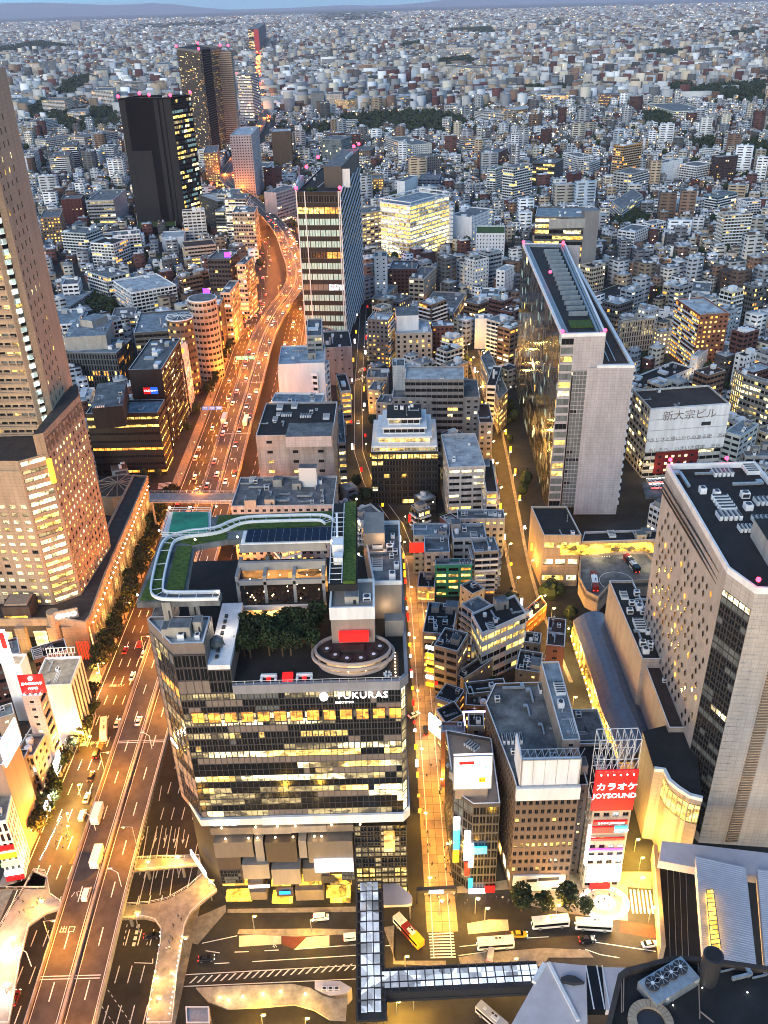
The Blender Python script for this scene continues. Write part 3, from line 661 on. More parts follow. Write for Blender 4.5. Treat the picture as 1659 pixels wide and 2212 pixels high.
mat('helipad',(.02,.19,.12),.8,noise=.4,scale=.15)
b=MB();b.prism([(-60.6,212.6),(-49.6,212.2),(-51.4,223.6),(-61.6,224.2)],102,102.5);b.build('helipad_surface','helipad',rt)
b=MB()
hp=[(-62.4,211.4),(-48.6,211),(-50.6,224.8),(-63,225.4)]
b.prism(hp,101.2,101.95)
for i in range(4):
 for zz in(102.6,103.3):b.bar((*hp[i],zz),(*hp[(i+1)%4],zz),.09)
b.build('helipad_frame','frame_light',rt)
b=MB()
for x in[-13.8+.0*k for k in range(1)]:
 for k in range(14):b.bar((-14.4,186.5+k*2.6,102.9),(-11.2,186.5+k*2.6,102.9),.1)
 b.bar((-14.4,185,102.9),(-14.8,226,102.9),.18);b.bar((-11.2,185,102.9),(-11.6,226,102.9),.14)
b.build('side_rack','coping',rt)
b=MB();b.box(-12.6,201,102,3,4,3.4);b.box(-12.4,196,102,2.4,3,2.2);b.bar((-12.8,203,105.6),(-13.2,213,107),.4);b.build('roof_crane','white',rt)
# lift block, red awning, oval bar
b=MB();b.prism([(-14.3,181),(-3.2,181),(-3.2,193),(-14.3,193)],83,97.6);b.build('lift_block','panel_grey',rt)
lb=[(-14.5,180.4),(-3,180.4),(-3,193),(-14.5,193)]
b=MB();ii=inset(lb,.5);
for i in range(4):b.prism(ccw([lb[i],lb[(i+1)%4],ii[(i+1)%4],ii[i]]),94.6,98.4)
b.build('parapet','coping',rt);part('stair_box',CLU['stair_box'],rt,(-8.8,184.6,97.6),0,(3.6,3.4,2.2));part('air_unit',CLU['air_unit'],rt,(-5,185,97.6),0,(2,2,1))
mat('red_glow',(.4,.01,.01),.5,emit=(1,.012,.01),es=.75,noise=0)
b=MB();b.box(-8.6,179.6,88.6,7.6,1.4,2.6);b.build('red_awning','red_glow',rt)
OX_,OY_=-8.9,178.0
b=MB();b.cyl(OX_,OY_,82.8,86.6,7.0,8.4,40,0,.66);b.build('oval_bar_wall',[lit('bar_wall',(1,.6,.25),.22,.8,.8)],rt)
mat('oval_rim',(.33,.27,.25),.5,noise=.1)
for r0,z in((9.3,86.6),(10.2,85.4),(8.6,83.0)):
 b=MB();n_=40
 for i in range(n_):
  a0,a1=2*PI*i/n_,2*PI*(i+1)/n_
  P4=[(OX_+r0*math.cos(a0),OY_+.64*r0*math.sin(a0)),(OX_+(r0+.55)*math.cos(a0),OY_+.64*(r0+.55)*math.sin(a0)),(OX_+(r0+.55)*math.cos(a1),OY_+.64*(r0+.55)*math.sin(a1)),(OX_+r0*math.cos(a1),OY_+.64*r0*math.sin(a1))]
  b.prism(ccw(P4),z,z+.9,bottom=True)
 b.build('oval_rim','oval_rim',rt)
b=MB();b.cyl(OX_,OY_,86.4,86.7,9.2,n=40,sy=.64);b.build('oval_deck','roof_brown',rt)
for x,y in((-15.5,178),(-13.3,175.5),(-10.3,174),(-6.8,174),(-3.6,175.3),(-2,178.4)):
 b=MB();b.cyl(x,y,86.7,87.5,1.15,1.25,12,0);b.cyl(x,y,87.3,87.55,.5,n=8,m=1);b.build('round_booth',['roof_brown','coping'],rt)
b=MB();b.box(-9,178.2,86.7,6,2.6,.8);b.box(-9,178.4,87.5,3,.6,.25);b.build('bar_counter','roof_brown',rt)
b=MB();[b.ball((OX_+8.8*math.cos(t),OY_+.66*8.8*math.sin(t),84.6),.22)for t in(-2.7,-2.2,-1.7,-1.2,-.6)];b.build('bar_lamps','bulb',rt,'stuff');lamp('bar_lamp',(-9,171.6,85.6),60,(1,.7,.4),rt)
b=MB();b.box(1.4,176,82.8,2.6,12,.15);[b.ball((1.8,171.6+k*1.3,83.3),.17,1)for k in range(8)];b.build('lamp_steps',['roof_brown','bulb'],rt)
for x,red in((-30.2,0),(-25.4,1),(-21.2,0)):
 b=MB()
 if red:b.box(x,172.3,82.8,2.6,2.4,1.1);b.build('red_seat','red_glow',rt)
 else:
  b.box(x,173,82.8,4,.7,.9);b.box(x-1.8,172.2,82.8,.6,1.8,.7);b.box(x+1.8,172.2,82.8,.6,1.8,.7);b.box(x,171.9,82.8,1,.8,.5,m=1);b.build('terrace_sofa',['white','red_glow'],rt)
b=MB()
for k in range(7):b.box(-.2+.8*math.cos(k),172.6+.8*math.sin(k),82.8,.5,.5,.6)
b.build('lounge_chairs','coping',rt,'stuff')
# right-hand wing behind
b=MB();b.prism([(-3.3,196.4),(4.2,196.4),(4.4,228),(-6.5,228)],82.7,94,0,1);b.build('rear_wing',['panel_grey','roof_grey'],rt)
q_=[(-3.4,196.2),(4.4,196.2),(4.6,228.2),(-6.7,228.2)];ii=inset(q_,.45);b=MB()
for i in range(4):b.prism(ccw([q_[i],q_[(i+1)%4],ii[(i+1)%4],ii[i]]),94,95.2)
b.build('parapet','coping',rt);clut(rt,inset(q_,1.2),94,12,['air_unit','duct','unit_row','air_unit'])
b=MB();b.box(-3,221,94,6,12,5);b.build('lit_plant_house','panel_grey',rt);lamp('roof_lamp',(-1,213,97.5),220,(1,.55,.25),rt)
b=MB();b.box(1.9,190,82.7,5,3.4,5.2);b.build('terrace_kiosk','panel_grey',rt);lamp('terrace_lamp',(0,194,87),260,(1,.65,.35),rt)
# small beacons of the ring
b=MB();[b.ball((x,y,103.6),.3)for x,y in((-62,181),(-42,181.4),(-52,206.6),(-63,212),(-62.6,225),(-49,225),(-40.5,207.4),(-14.5,204),(-8,227),(-7.2,214),(-7,197))];b.build('ring_lamps','bulb',rt,'stuff')
# podium of stacked boxes
b=MB();b.prism([(-50.5,171.5),(4,171.5),(4.4,228),(-60,228),(-58.8,181)],0,33,bottom=True);b.build('podium_core','roof_dark',rt)
for x0,x1,z0,z1,y,m in((-51,-39,28.8,31.4,169.9,'panel_taupe'),(-39,-28.5,28.6,31.2,169.8,'panel_grey'),(-28.5,-18.5,28.8,31.3,169.9,'panel_grey'),(-18.4,-11,28.8,31.4,169.9,'panel_taupe'),
  (-50.4,-39.5,20.8,27,168.6,'panel_taupe'),(-39,-36.6,17,27,168.9,'panel_grey'),(-36,-27.2,18.6,26.8,168.4,'panel_brown'),(-26.6,-24.4,19.8,27,168.6,'panel_grey'),(-24,-11.4,18.2,26.8,168.2,'panel_taupe'),
  (-43.2,-35.6,12.4,18.4,167.8,'panel_grey'),(-50.2,-43.6,9,20.4,169,'panel_brown'),(-35,-26.8,9.8,16.4,167.6,'panel_grey'),(-42.4,-38,5.4,12,168.6,'panel_brown'),(-26.2,-18.6,9.6,15.2,168.6,'panel_taupe'),
  (-42,-37.2,3.6,7,167.4,'panel_taupe'),(-28.8,-20.6,3,7.6,167.2,'panel_taupe'),(-34.4,-29.4,4,8,168,'panel_brown')):
 b=MB();b.box((x0+x1)/2,(y+172)/2,z0,x1-x0,172-y,z1-z0);b.build('facade_box',m,rt)
lit('shop_glow',(1,.5,.04),.95,.9,.9);mat('screen_white',(1,1,1),.4,emit=(1,.93,.97),es=1.9,noise=0);mat('screen_blue',(0,.1,.5),.4,emit=(.02,.3,1),es=1.6,noise=0)
for x0,x1,z0,z1,y in((-50,-42.6,7.6,8.5,169.4),(-35.6,-30,8.6,9.3,168),(-27.6,-21,8.2,9.1,168.4),(-18.6,-12.4,7.6,8.7,168.6),(-49.6,-42,1.4,3.4,168.6),(-36,-30,1.6,2.4,167.4),(-20,-13,3,3.8,167.8),(-19,-13,.4,1.1,168)):
 b=MB();b.box((x0+x1)/2,(y+172)/2,z0,x1-x0,172-y,z1-z0);b.build('lit_shopfront','shop_glow',rt)
b=MB();b.box(-17,167.9,14.6,11,.4,5.2);b.build('bright_screen','screen_white',rt);b=MB();b.box(-39,167.3,9.2,6,.3,1.0);b.build('bright_sign','screen_white',rt);b=MB();b.box(-31.8,167.2,6.2,3.2,.3,1.0);b.build('blue_sign','screen_blue',rt)
b=MB();b.box(-19,167.9,9.8,4,.3,3);b.build('dark_screen','metal_dark',rt)
FK.cnt=0;glaze(FK,(-50,168.9),(-44,168.9),9.4,15,6,['each glass_grey:2 glass_dark:3']*4);glaze(FK,(-15,168.5),(-11.4,168.5),10,15.5,4,['each glass_grey:3']*3)
text('GMO','sign_letters',(-46.5,168.95,34.4),2.3,'letter_glow',rt,ext=.1,bold=.08,sx=1.5)
for x in(-47.5,-38,-32,-27,-17,-9):b=MB();b.ball((x,169.2,32.4),.3);b.build('soffit_lamp','bulb',rt);lamp('soffit_light',(x,168.9,32),60,(1,.6,.2),rt)
for x in(-47,-40.5,-38,-33,-28,-22,-20):b=MB();b.ball((x,169.4,27.7),.28);b.build('ledge_lamp','bulb',rt);lamp('ledge_light',(x,168.5,27.9),35,(1,.55,.15),rt)
# glass stair hall at the right of the podium
sh=MB()
for k in range(7):sh.box(-3.5,169,3+k*4.4,14.6,.3,.3);
for k in range(9):sh.box(-10.8+k*1.83,169,0,.16,.3,32)
sh.build('stair_hall_frame','metal_dark',rt)
for k,mm in enumerate(('lit_yellow','lit_dim','lit_yellow','glass_dark','lit_dim','glass_dark','glass_dark')):
 for j in range(8):part('window',PM[mm if rnd.random()<.7 else 'lit_dim'],rt,(-9.9+j*1.83,169.3,3.1+k*4.4),0,(1.6,1,3.9))
b=MB();b.box(-1,168.4,22,3,.6,8);b.build('orange_stair',[lit('stair_glow',(1,.42,.08),1.1)],rt)
FK.finish()
# left podium face with media screen
b=MB();b.box(-57.6,174.6,10,.4,10,2.4,.62);b.build('side_screen','screen_white',rt)
text('GMO','sign_letters',(-58.3,176,58),2,'letter_glow',rt,(PI/2,0,-.95),.1)
# pale wedge roof by the shopping street
mat('lilac_roof',(.5,.46,.48),.7,noise=.1,scale=.2)
q=[W('bp',*p,7)for p in((185,60),(235,75),(322,150),(322,185),(300,192),(190,195))]
k_=thing('street_canopy','pale pink wedge-shaped canopy roof between the skywalk and the shopping street','canopy',(*q[0],0));b=MB();b.prism(ccw(q),6,7,bottom=True);b.build('canopy_roof','lilac_roof',k_)
for p in q[1:4]:b=MB();b.cyl(p[0]-.6,p[1],0,6,.2,n=6);b.build('pillar','metal',k_)
q=[W('bp',*p,6.5)for p in((345,112),(530,102),(532,118),(345,130))]
k_=thing('street_gate','dark gate beam with a white lit panel across the mouth of the shopping street','gate',(*q[0],0));b=MB();b.prism(ccw(q),5.6,6.6,bottom=True);b.build('beam','metal_dark',k_)
b=MB();x_,y_=W('bp',435,122,6);b.box(x_,y_-.8,5.5,4.2,.3,1.2);b.build('lit_panel','screen_white',k_)
for p in(q[0],q[1]):b=MB();b.cyl(p[0],p[1]-.4,0,5.6,.25,n=8);b.build('post','metal_dark',k_)
# ------------------------------------------------------------------ tan hotel tower on the left
mat('stone_tan',(.36,.27,.19),.75,noise=.14,scale=.3,panel=1.8);mat('stone_rib',(.27,.205,.16),.75,noise=.12);mat('stone_dark',(.05,.038,.033),.85,noise=.25)
CT=Bld('hotel_tower','very tall tan stone hotel tower with ribbed wing, cut off by the left edge','building',(-150,330,0),'stone_tan',True,trim='stone_rib')
OCC.append([(-200,285),(-118,285),(-118,385),(-200,385)])
PAL.update(ct='lit_white:4 lit_yellow:4 lit_dim:2 glass_dark:3',ctr='glass_dark:9 lit_yellow:1.2 lit_dim:1.5 glass_teal:.5',ctu='glass_dark:7 lit_yellow:1 glass_grey:2',ctb='lit_white:3 lit_yellow:3 lit_dim:1')
CT.facade((-137,298),(-127.6,304.5),18,70,'ribbon','ctb',bw=9,wf=.86,hf=.58,fh=3.5);
CT.facade((-176,301),(-137,298),18,66,'punch','ct',bw=4.6,wf=.56,hf=.46,fh=3.5)
CT.facade((-127.6,304.5),(-124.5,341),18,90,'punch','ct',bw=3.4,wf=.42,hf=.48,fh=3.5)
CT.finish();CT.wall=MB();CT.panes=MB();CT.cnt=0
CT.facade((-124.5,341),(-128,352),18,92,'punch','ctu');CT.facade((-137,298),(-127.6,304.5),70,84,'ribbon','ctb',bw=9,wf=.86,hf=.5,fh=3.5);CT.facade((-176,301),(-137,298),66,80,'blank')
b=MB()
for k in range(9):b.box(-156,300.2+k*.9,66+k*1.5,38,1.4+k,1.5)
b.build('ribbed_setback','stone_rib',CT.root)
b=MB();b.prism([(-176,302),(-137,298.6),(-128,305),(-126,341),(-129,352),(-176,352)],79,84,0,1);b.prism([(-131,303),(-127.6,304.5),(-124.5,341),(-128,352),(-131,352)],84,92.6,0,1);b.build('wing_roof',['stone_tan','stone_dark'],CT.root)
# orange-lit fins at the wing corners
mat('orange_fin',(.8,.3,.04),.4,emit=(1,.33,.03),es=1.4,noise=0)
for x,y,z0,z1 in((-131.2,326,82,90),(-127.4,304,72,82),(-143.5,300.2,67.5,76.5),(-140.6,330,100,116)):
 b=MB();b.cyl(x,y-.4,z0,z1,1.1,n=10);b.build('lit_corner_column','orange_fin',CT.root)
# main tower
CT.facade((-130.6,326),(-132,347),84,213,'small','glass_dark:12 lit_yellow:1 lit_white:.6',bw=5.2,wf=.24,hf=.5,fh=4.3,skip=.1)
CT.facade((-135.4,321),(-130.6,326),84,213,'punch','ctu',bw=6,wf=.34,hf=.5,fh=3.6,dep=.5)
CT.facade((-180,323),(-135.4,321),84,213,'ribbon','ctu',bw=3,wf=.8,hf=.4,fh=3.6,dep=.6)
b=MB()
for k in range(36):b.box(-157.4,321.2,84.2+k*3.6,42,.9,.5);b.box(-157.4,321.4,85.2+k*3.6,42,.6,.3)
b.build('spandrel_ribs','stone_rib',CT.root,'stuff')
b=MB()
for k in range(30):
 z=86.2+k*3.6;b.box(-133.2,322.9,z,2.2,.3,1.8,.81,m=0)
b.build('bay_glazing',[lit('bay_teal',(.75,.95,.85),.5,.5,.5)],CT.root,'stuff')
CT.wall.prism([(-180,347),(-132,347),(-133,360),(-180,360)],84,213);CT.finish()
b=MB();b.prism([(-176,302.5),(-137,299),(-128.6,305.5),(-126,341),(-129,351),(-176,352)],0,79);b.build('core','stone_rib',CT.root)
# podium with tall arched bays along the trunk road
PD=Bld('hotel_podium','long low tan podium with uplit arched bays beside the tree-lined road','building',(-122,330,0),'stone_tan',True,trim='stone_rib')
pp=[(-163,288),(-131,287),(-120,284),(-119.2,289),(-121,320),(-122.6,410),(-131,412),(-131,352),(-163,352)]
PD.wall.prism(pp,15.5,18,0,0,True)
b=MB();b.face([(x,y,18.02)for x,y in ccw(pp)]);b.build('podium_roof','stone_dark',PD.root)
b=MB();ii=inset(ccw(pp),.8);cc=ccw(pp)
for i in range(len(cc)):b.prism(ccw([cc[i],cc[(i+1)%len(cc)],ii[(i+1)%len(cc)],ii[i]]),18,19.1)
b.build('parapet','stone_tan',PD.root)
for k in range(30):
 y=289+k*4;x=-119.4-(y-289)*.025;b=MB();b.box(x-.5,y,0,1.4,1.0,15.5);b.build('pilaster','stone_tan',PD.root)
 b=MB();b.box(x-2.2,y+2,1,.3,2.6,13.5);b.build('lit_bay',[MATS['arch_glow']]if 'arch_glow' in MATS else[lit('arch_glow',(1,.6,.2),.8,.8,.5)],PD.root)
 b=MB();b.ball((x+.5,y,15.4),.32);b.build('bracket_lamp','bulb',PD.root)
 if k%3==0:lamp('bay_light',(x+1.4,y+2,8),500,(1,.62,.22),PD.root)
for x0,x1,g in((-163,-152,'arch_glow'),(-150,-146,None),(-143,-138,'arch_glow'),(-137,-133,None),(-131,-121,None)):
 b=MB();b.box((x0+x1)/2,287,0,x1-x0,2.4 if g is None else .4,15.5 if g is None else 13);b.build('entrance_bay' if g else 'entrance_pier',g or 'stone_tan',PD.root)
b=MB();b.box(-148.5,293,18,11,9,6.2);b.box(-148.5,293,24.2,9,7,.8,m=1);b.build('roof_pavilion',['stone_dark','stone_rib'],PD.root);b=MB();b.box(-149,288.3,18.6,9,.3,1.2);b.build('pavilion_lights','shop_glow',PD.root)
b=MB();b.cyl(-134,288,0,22,2.4,n=16);b.build('round_stair_tower','stone_tan',PD.root)
b=MB();b.box(-128.5,287.6,18.2,9.4,.6,4.6,.32);b.build('sign_board','metal',PD.root);text('GMO','sign_letters',(-128.3,287.1,20.4),2.8,'letter_glow',PD.root,(PI/2,0,.32),.15,sx=1.3,bold=.05)
mat('stripe_red',(.5,.03,.02),.6,emit=(1,.08,.02),es=.5,noise=0)
b=MB();[b.box(-125.8+k*1.1,284.6,0,.55,.3,9)for k in range(5)];b.build('red_striped_front','stripe_red',PD.root)
lamp('entrance_light',(-157,281,7),3500,(1,.6,.2),PD.root);lamp('entrance_light',(-140,281,7),2500,(1,.6,.2),PD.root)
PD.finish()
RD=thing('round_pavilion','low round tan pavilion with fan-shaped glass roof at the road junction','building',(-141,415,0));b=MB();b.cyl(-141,415,0,11,13,n=28);b.build('drum','stone_tan',RD)
b=MB();b.cyl(-141,415,11,12,12,9,n=28);b.build('roof','stone_dark',RD)
for k in range(14):t=PI*2*k/14;b=MB();b.bar((-141,415,13),(-141+12.4*math.cos(t),415+12.4*math.sin(t),11.4),.25);b.build('roof_rib','stone_tan',RD)
OCC.append([(-156,400),(-126,400),(-126,430),(-156,430)])
# ------------------------------------------------------------------ slender office slab, centre right
mat('lilac_panel',(.36,.34,.36),.6,noise=.12,scale=.3,panel=1.6);mat('tile_grey',(.3,.3,.29),.6,noise=.15,panel=2)
MC=Bld('slab_tower','tall slender slab tower with blank lilac end wall and green patch on its long roof','building',(98,440,0),'lilac_panel',True)
OCC.append([(78,330),(128,330),(126,550),(86,552)])
mc2=MC.sub('glass_dark');mc2.facade((89,548),(81,378),8,99,'curtain','glass_dark:24 glass_slate:14 glass_teal:2 lit_yellow:.4 lit_white:.3',bw=2.8,fh=4.4,wf=.96,hf=.9,dep=.06,run=.3);mc2.finish()
MC.facade((87.6,377.5),(93.8,377.2),12,83,'curtain','glass_grey:8 glass_dark:1',bw=1.6,fh=2.1,wf=.9,hf=.86,run=.8)
MC.wall.face([(93.8,377,8),(114.6,376,8),(114.6,376,84.6),(93.8,377,84.6)]);MC.facade((81,378),(87,377.8),12,99,'curtain','glass_grey:7 lit_yellow:2 glass_dark:3 lit_white:2',bw=6,fh=4.1,wf=.9,hf=.7,run=.2)
MC.wall.face([(87,377.8,83),(100.8,378,83),(100.8,378,99),(87,377.8,99)])
MC.facade((114.6,376),(124,545),8,84.6,'office','few');MC.wall.face([(100.8,378.4,84),(114.6,544,84),(114.6,544,99),(100.8,378.4,99)]);MC.wall.face([(124,545,8),(89,548,8),(89,548,99),(124,545,99)])
MC.cnt=0
for k in range(18):b=MB();b.box(115.4,380,12+k*4.1,1.4,3,1.8);b.build('corner_balcony','coping',MC.root)
tp_=[(81,378),(100.8,378),(114.6,544),(89,548)]
b=MB();b.face([(*p,99)for p in ccw(tp_)]);b.build('roof','roof_dark',MC.root)
ii=inset(ccw(tp_),3.6)
mat('roof_rail',(.16,.2,.24),.5,.2,noise=.15)
for d0,d1,z in((0,1.0,100.6),(1.3,2.2,100.3),(2.5,3.6,100.0)):
 a_,c_=inset(ccw(tp_),d0+.01),inset(ccw(tp_),d1);b=MB()
 for i in range(4):b.prism(ccw([a_[i],a_[(i+1)%4],c_[(i+1)%4],c_[i]]),99,z)
 b.build('roof_track','coping' if d0==0 else 'roof_rail',MC.root)
for k in range(15):b=MB();b.box(94.5+k*.62,408+k*8.6,99,9,.6,2.2);b.build('roof_cross_wall','roof_rail',MC.root)
b=MB();b.prism([(87.5,390),(97.8,390),(98.6,400),(88.2,400)],99.05,99.6);b.build('roof_lawn','grass',MC.root)
b=MB();b.prism([(100.8,378.6),(114.6,376.4),(124,545),(114.8,544)],84,84.5,0,1);b.build('lower_roof',['lilac_panel','roof_brown'],MC.root)
b=MB();lr=ccw([(98,376.6),(114.8,375.8),(124.4,546),(122.6,546),(113.4,378),(98,378.4)])
b.prism(lr,84.5,85.8);b.build('parapet','coping',MC.root);b=MB();b.bar((105,384,85),(116,530,85),.25);b.bar((108,384,85),(118.6,530,85),.25);b.build('roof_pipes','metal',MC.root)
for x,y,z in((81.4,378.6,101),(100.4,378.6,101),(89.4,547,101),(113,543,101),(92,470,103)):beacon(MC.root,x,y,z)
MC.finish()
B('station_block','tan-fronted station block with lit slots at the foot of the slab tower','building','22',(110,0),(195,190),(440,190),h=26,st='wide',pal='on',wall='stone_tan',roof='roof_dark',side='blank',ortho=False,fh=8,hf=.35,clutter=3,occ=False)
B('station_block','pale low block with glazed upper storeys right of the slab tower foot','building','22',(440,232),(965,215),(975,150),h=20,st='ribbon',pal='half',wall='lilac_panel',roof='roof_dark',ortho=False,clutter=4,occ=False)
bd=thing('bus_deck','raised grey bus turning deck with a curved lit edge wall','deck',(*W('22',700,450,17),0))
q=ccw([W('22',*p,17)for p in((430,330),(700,300),(860,300),(960,400),(990,480),(640,500),(550,600),(470,560),(425,470))]);OCC.append(q)
b=MB();b.prism(q,15,17);b.build('deck_slab','roof_grey',bd)
ii=inset(q,.5)
for i in range(len(q)):
 b=MB();b.prism(ccw([q[i],q[(i+1)%len(q)],ii[(i+1)%len(q)],ii[i]]),10,18.4,bottom=True);b.build('edge_wall','stone_tan',bd)
b=MB();m_=Vector(W('22',670,480,17));
for i in range(24):t,t2=2*PI*i/24,2*PI*(i+1)/24;b.face([(m_.x+7*math.cos(t),m_.y+7*math.sin(t),17.03),(m_.x+7.2*math.cos(t),m_.y+7.2*math.sin(t),17.03),(m_.x+7.2*math.cos(t2),m_.y+7.2*math.sin(t2),17.03),(m_.x+7*math.cos(t2),m_.y+7*math.sin(t2),17.03)])
for k in range(9):
 a_=W('22',495+k*16,300,17);c_=W('22',495+k*16,322,17);b.face([(a_[0]-.2,a_[1],17.03),(a_[0]+.2,a_[1],17.03),(c_[0]+.2,c_[1],17.03),(c_[0]-.2,c_[1],17.03)])
b.build('deck_marking','paint_white',bd)
for x,y in((540,270),(760,270),(900,340)):g=W('22',x,y,20);lamp('deck_light',(g[0],g[1]-3,21),700,(1,.75,.35),bd)
b=MB();a_=W('22',640,250,22);b.box(a_[0],a_[1]+2,17,44,.5,5);b.build('lit_terminal_front','shop_glow',bd)
# long station hall with curved silver roof, podium wings
mat('silver_roof',(.13,.155,.2),.45,.4,noise=.12,scale=.5);mat('mauve_wall',(.27,.24,.24),.7,noise=.15,panel=2.2)
HL=thing('station_hall','long silver-blue barrel roof of the station hall running down to the crossing','building',(*W('22',600,900,14),0));
q0=[W('22',520,680,15),W('22',640,1000,15),W('22',720,1240,15),W('22',830,1480,15),W('22',850,1600,15)]
b=MB();prev=None
for p in q0:
 rr=[(p[0]-8+16*k/8,p[1],11+4.6*math.sin(PI*k/8))for k in range(9)]
 if prev:
  for k in range(8):b.face([rr[k],rr[k+1],prev[k+1],prev[k]])
 prev=rr
b.build('barrel_roof','silver_roof',HL)
for i in range(len(q0)-1):
 p,p2=q0[i],q0[i+1];b=MB();b.prism(ccw([(p[0]-7.8,p[1]),(p[0]+7.8,p[1]),(p2[0]+7.8,p2[1]),(p2[0]-7.8,p2[1])]),0,11);b.build('wall','stone_tan',HL)
 OCC.append([(p[0]-9,p[1]+1),(p[0]+9,p[1]+1),(p2[0]+9,p2[1]-1),(p2[0]-9,p2[1]-1)])
 for k in range(6):
  t=(k+.5)/6;x=p[0]+(p2[0]-p[0])*t-8.3;y=p[1]+(p2[1]-p[1])*t;b=MB();b.box(x,y,3,.4,2,6);b.build('lit_opening','shop_glow',HL)
  b=MB();b.ball((x-1.8,y,9),.35);b.build('wall_lamp','bulb',HL)
 lamp('hall_light',(p[0]-11,(p[1]+p2[1])/2,8),4200,(1,.66,.22),HL)
# ------------------------------------------------------------------ hotel slab at the right with diamond windows
mat('pale_stone',(.36,.34,.33),.65,noise=.12,scale=.3,panel=1.8)
HT=Bld('hotel_slab','pale hotel slab with scattered diamond windows on its long wall, right edge','building',(100,220,0),'pale_stone',True)
OCC.append([(82,140),(140,140),(140,262),(82,262)])
fp=[(91.6,196),(95.5,186.2),(122,183),(122,257),(93,257),(92.6,230)]
HT.wall.prism(fp,0,95);b=MB();b.face([(*p,95.05)for p in ccw(fp)]);b.build('roof','roof_dark',HT.root)
q=ccw(fp);ii=inset(q,.6)
for i in range(len(q)):b=MB();b.prism(ccw([q[i],q[(i+1)%len(q)],ii[(i+1)%len(q)],ii[i]]),95,97);b.build('parapet','coping',HT.root)
dme=bpy.data.meshes.new('diamond');dme.from_pydata([(0,0,-.5),(.5,0,0),(0,0,.5),(-.5,0,0)],[],[(0,1,2,3)]);dme.materials.append(MATS['glass_dark'])
dml=bpy.data.meshes.new('diamond');dml.from_pydata([(0,0,-.5),(.5,0,0),(0,0,.5),(-.5,0,0)],[],[(0,1,2,3)]);dml.materials.append(MATS['lit_orange'])
for r_ in range(17):
 for c_ in range(15):
  y=199.5+c_*3.7+(1.6 if r_%2 else 0);z=27+r_*3.5
  if y>254 or rnd.random()<.28:continue
  part('diamond_window',dml if rnd.random()<.08 else dme,HT.root,(91.7+(y-196)*.02-.22,y,z),-PI/2+.02,(1.5,1,2.6))
b=MB()
for z in(87.6,89.3,91.6):b.box(92.0,226,z,.5,61,.35,.02*0)
b.build('cornice_bands','metal_dark',HT.root)
h2=HT.sub('roof_dark');h2.facade((91.45,196),(95.4,186.1),4,90,'curtain','glass_dark:14 glass_grey:3 lit_white:.6',bw=2,fh=2.2,dep=.05);h2.finish()
HT.facade((95.5,186),(99.6,185.6),2,92,'punch','stone_win:12 lit_white:1' if 0 else 'glass_sky:8 lit_dim:2',bw=1.7,fh=2.9,wf=.8,hf=.6,dep=.3)
HT.cnt=0;HT.facade((99.6,185.6),(107.2,184.8),2,92,'blank');HT.facade((107.2,184.8),(122,183),2,92,'ribbon','lit_orange:2 lit_dim:2 glass_dark:3',bw=3.6,fh=3.2,wf=.6,hf=.4,dep=.8)
b=MB()
for k in range(86):b.box(105,184.7,2+k*1.05,3.6,.9,.4)
b.build('vent_louvres','stone_tan',HT.root,'stuff')
b=MB();b.prism([(103,186),(122,184),(122,214),(104.6,214)],95,101,0,1);b.build('raised_roof_block',['pale_stone','roof_dark'],HT.root);b=MB();b.prism([(109,200),(122,200),(122,213),(109,213)],101,101.8);b.build('roof_lawn','grass',HT.root)
clut(HT.root,[(96,217),(120,217),(120,255),(96,255)],95.1,16,['air_unit','unit_row','duct','unit_row'],True,1.5)
for x,y in((93.6,256),(112,256),(96,187)):beacon(HT.root,x,y,98.5,.7)
HT.finish()
# podium wing with roof plant
PW=B('station_wing','mauve station wing with black roof full of white ducts, left of the hotel slab','building','22',(620,488),(835,1000),(1010,1000),h=34,ortho=False,st='blank',wall='mauve_wall',roof='roof_dark',clutter=0,occ=True)
clut(PW.root,[W('22',*p,34)for p in((840,970),(990,970),(1030,560),(700,560))],34,26,['air_unit','duct','unit_row','duct','air_unit'],True,1.25)
B('station_wing','long mauve wall with a dark brown roof stepping down beside the hotel slab','building','22',(845,1010),(1010,1450),(1190,1450),h=31,ortho=False,st='blank',wall='mauve_wall',roof='roof_brown',clutter=1)
# curved glazed corner building below
cg=thing('curved_corner_building','dark-roofed corner building with a curved golden glass front under the hotel slab','building',(75,170,0));zc=30.
arc=[W('23',*p,zc)for p in((915,50),(985,60),(1020,130),(1080,180),(1150,225),(1230,245))];back=[W('23',*p,zc)for p in((1200,0),(1230,-300),(840,-200))]
q=arc+back;b=MB();b.prism(ccw(q),0,zc,0,1);b.build('wall',['mauve_wall','roof_dark'],cg);OCC.append(ccw(q))
a2=offs(arc,.0)
for i in range(1,5):
 for s_ in range(2):
  p=Vector(arc[i])+(Vector(arc[i+1])-Vector(arc[i]))*s_/2;qq=Vector(arc[i])+(Vector(arc[i+1])-Vector(arc[i]))*(s_+1)/2;u=(qq-p).normalized();n=Vector((u.y,-u.x));c=(p+qq)/2+n*.15
  part('golden_window',PM['lit_yellow'],cg,(c.x,c.y,zc-6.4),math.atan2(n.y,n.x)+PI/2,((qq-p).length*.9,1,8))
b=MB();strip(b,arc,-.2,.9,zc,0,zc+1.2);b.build('parapet','coping',cg)
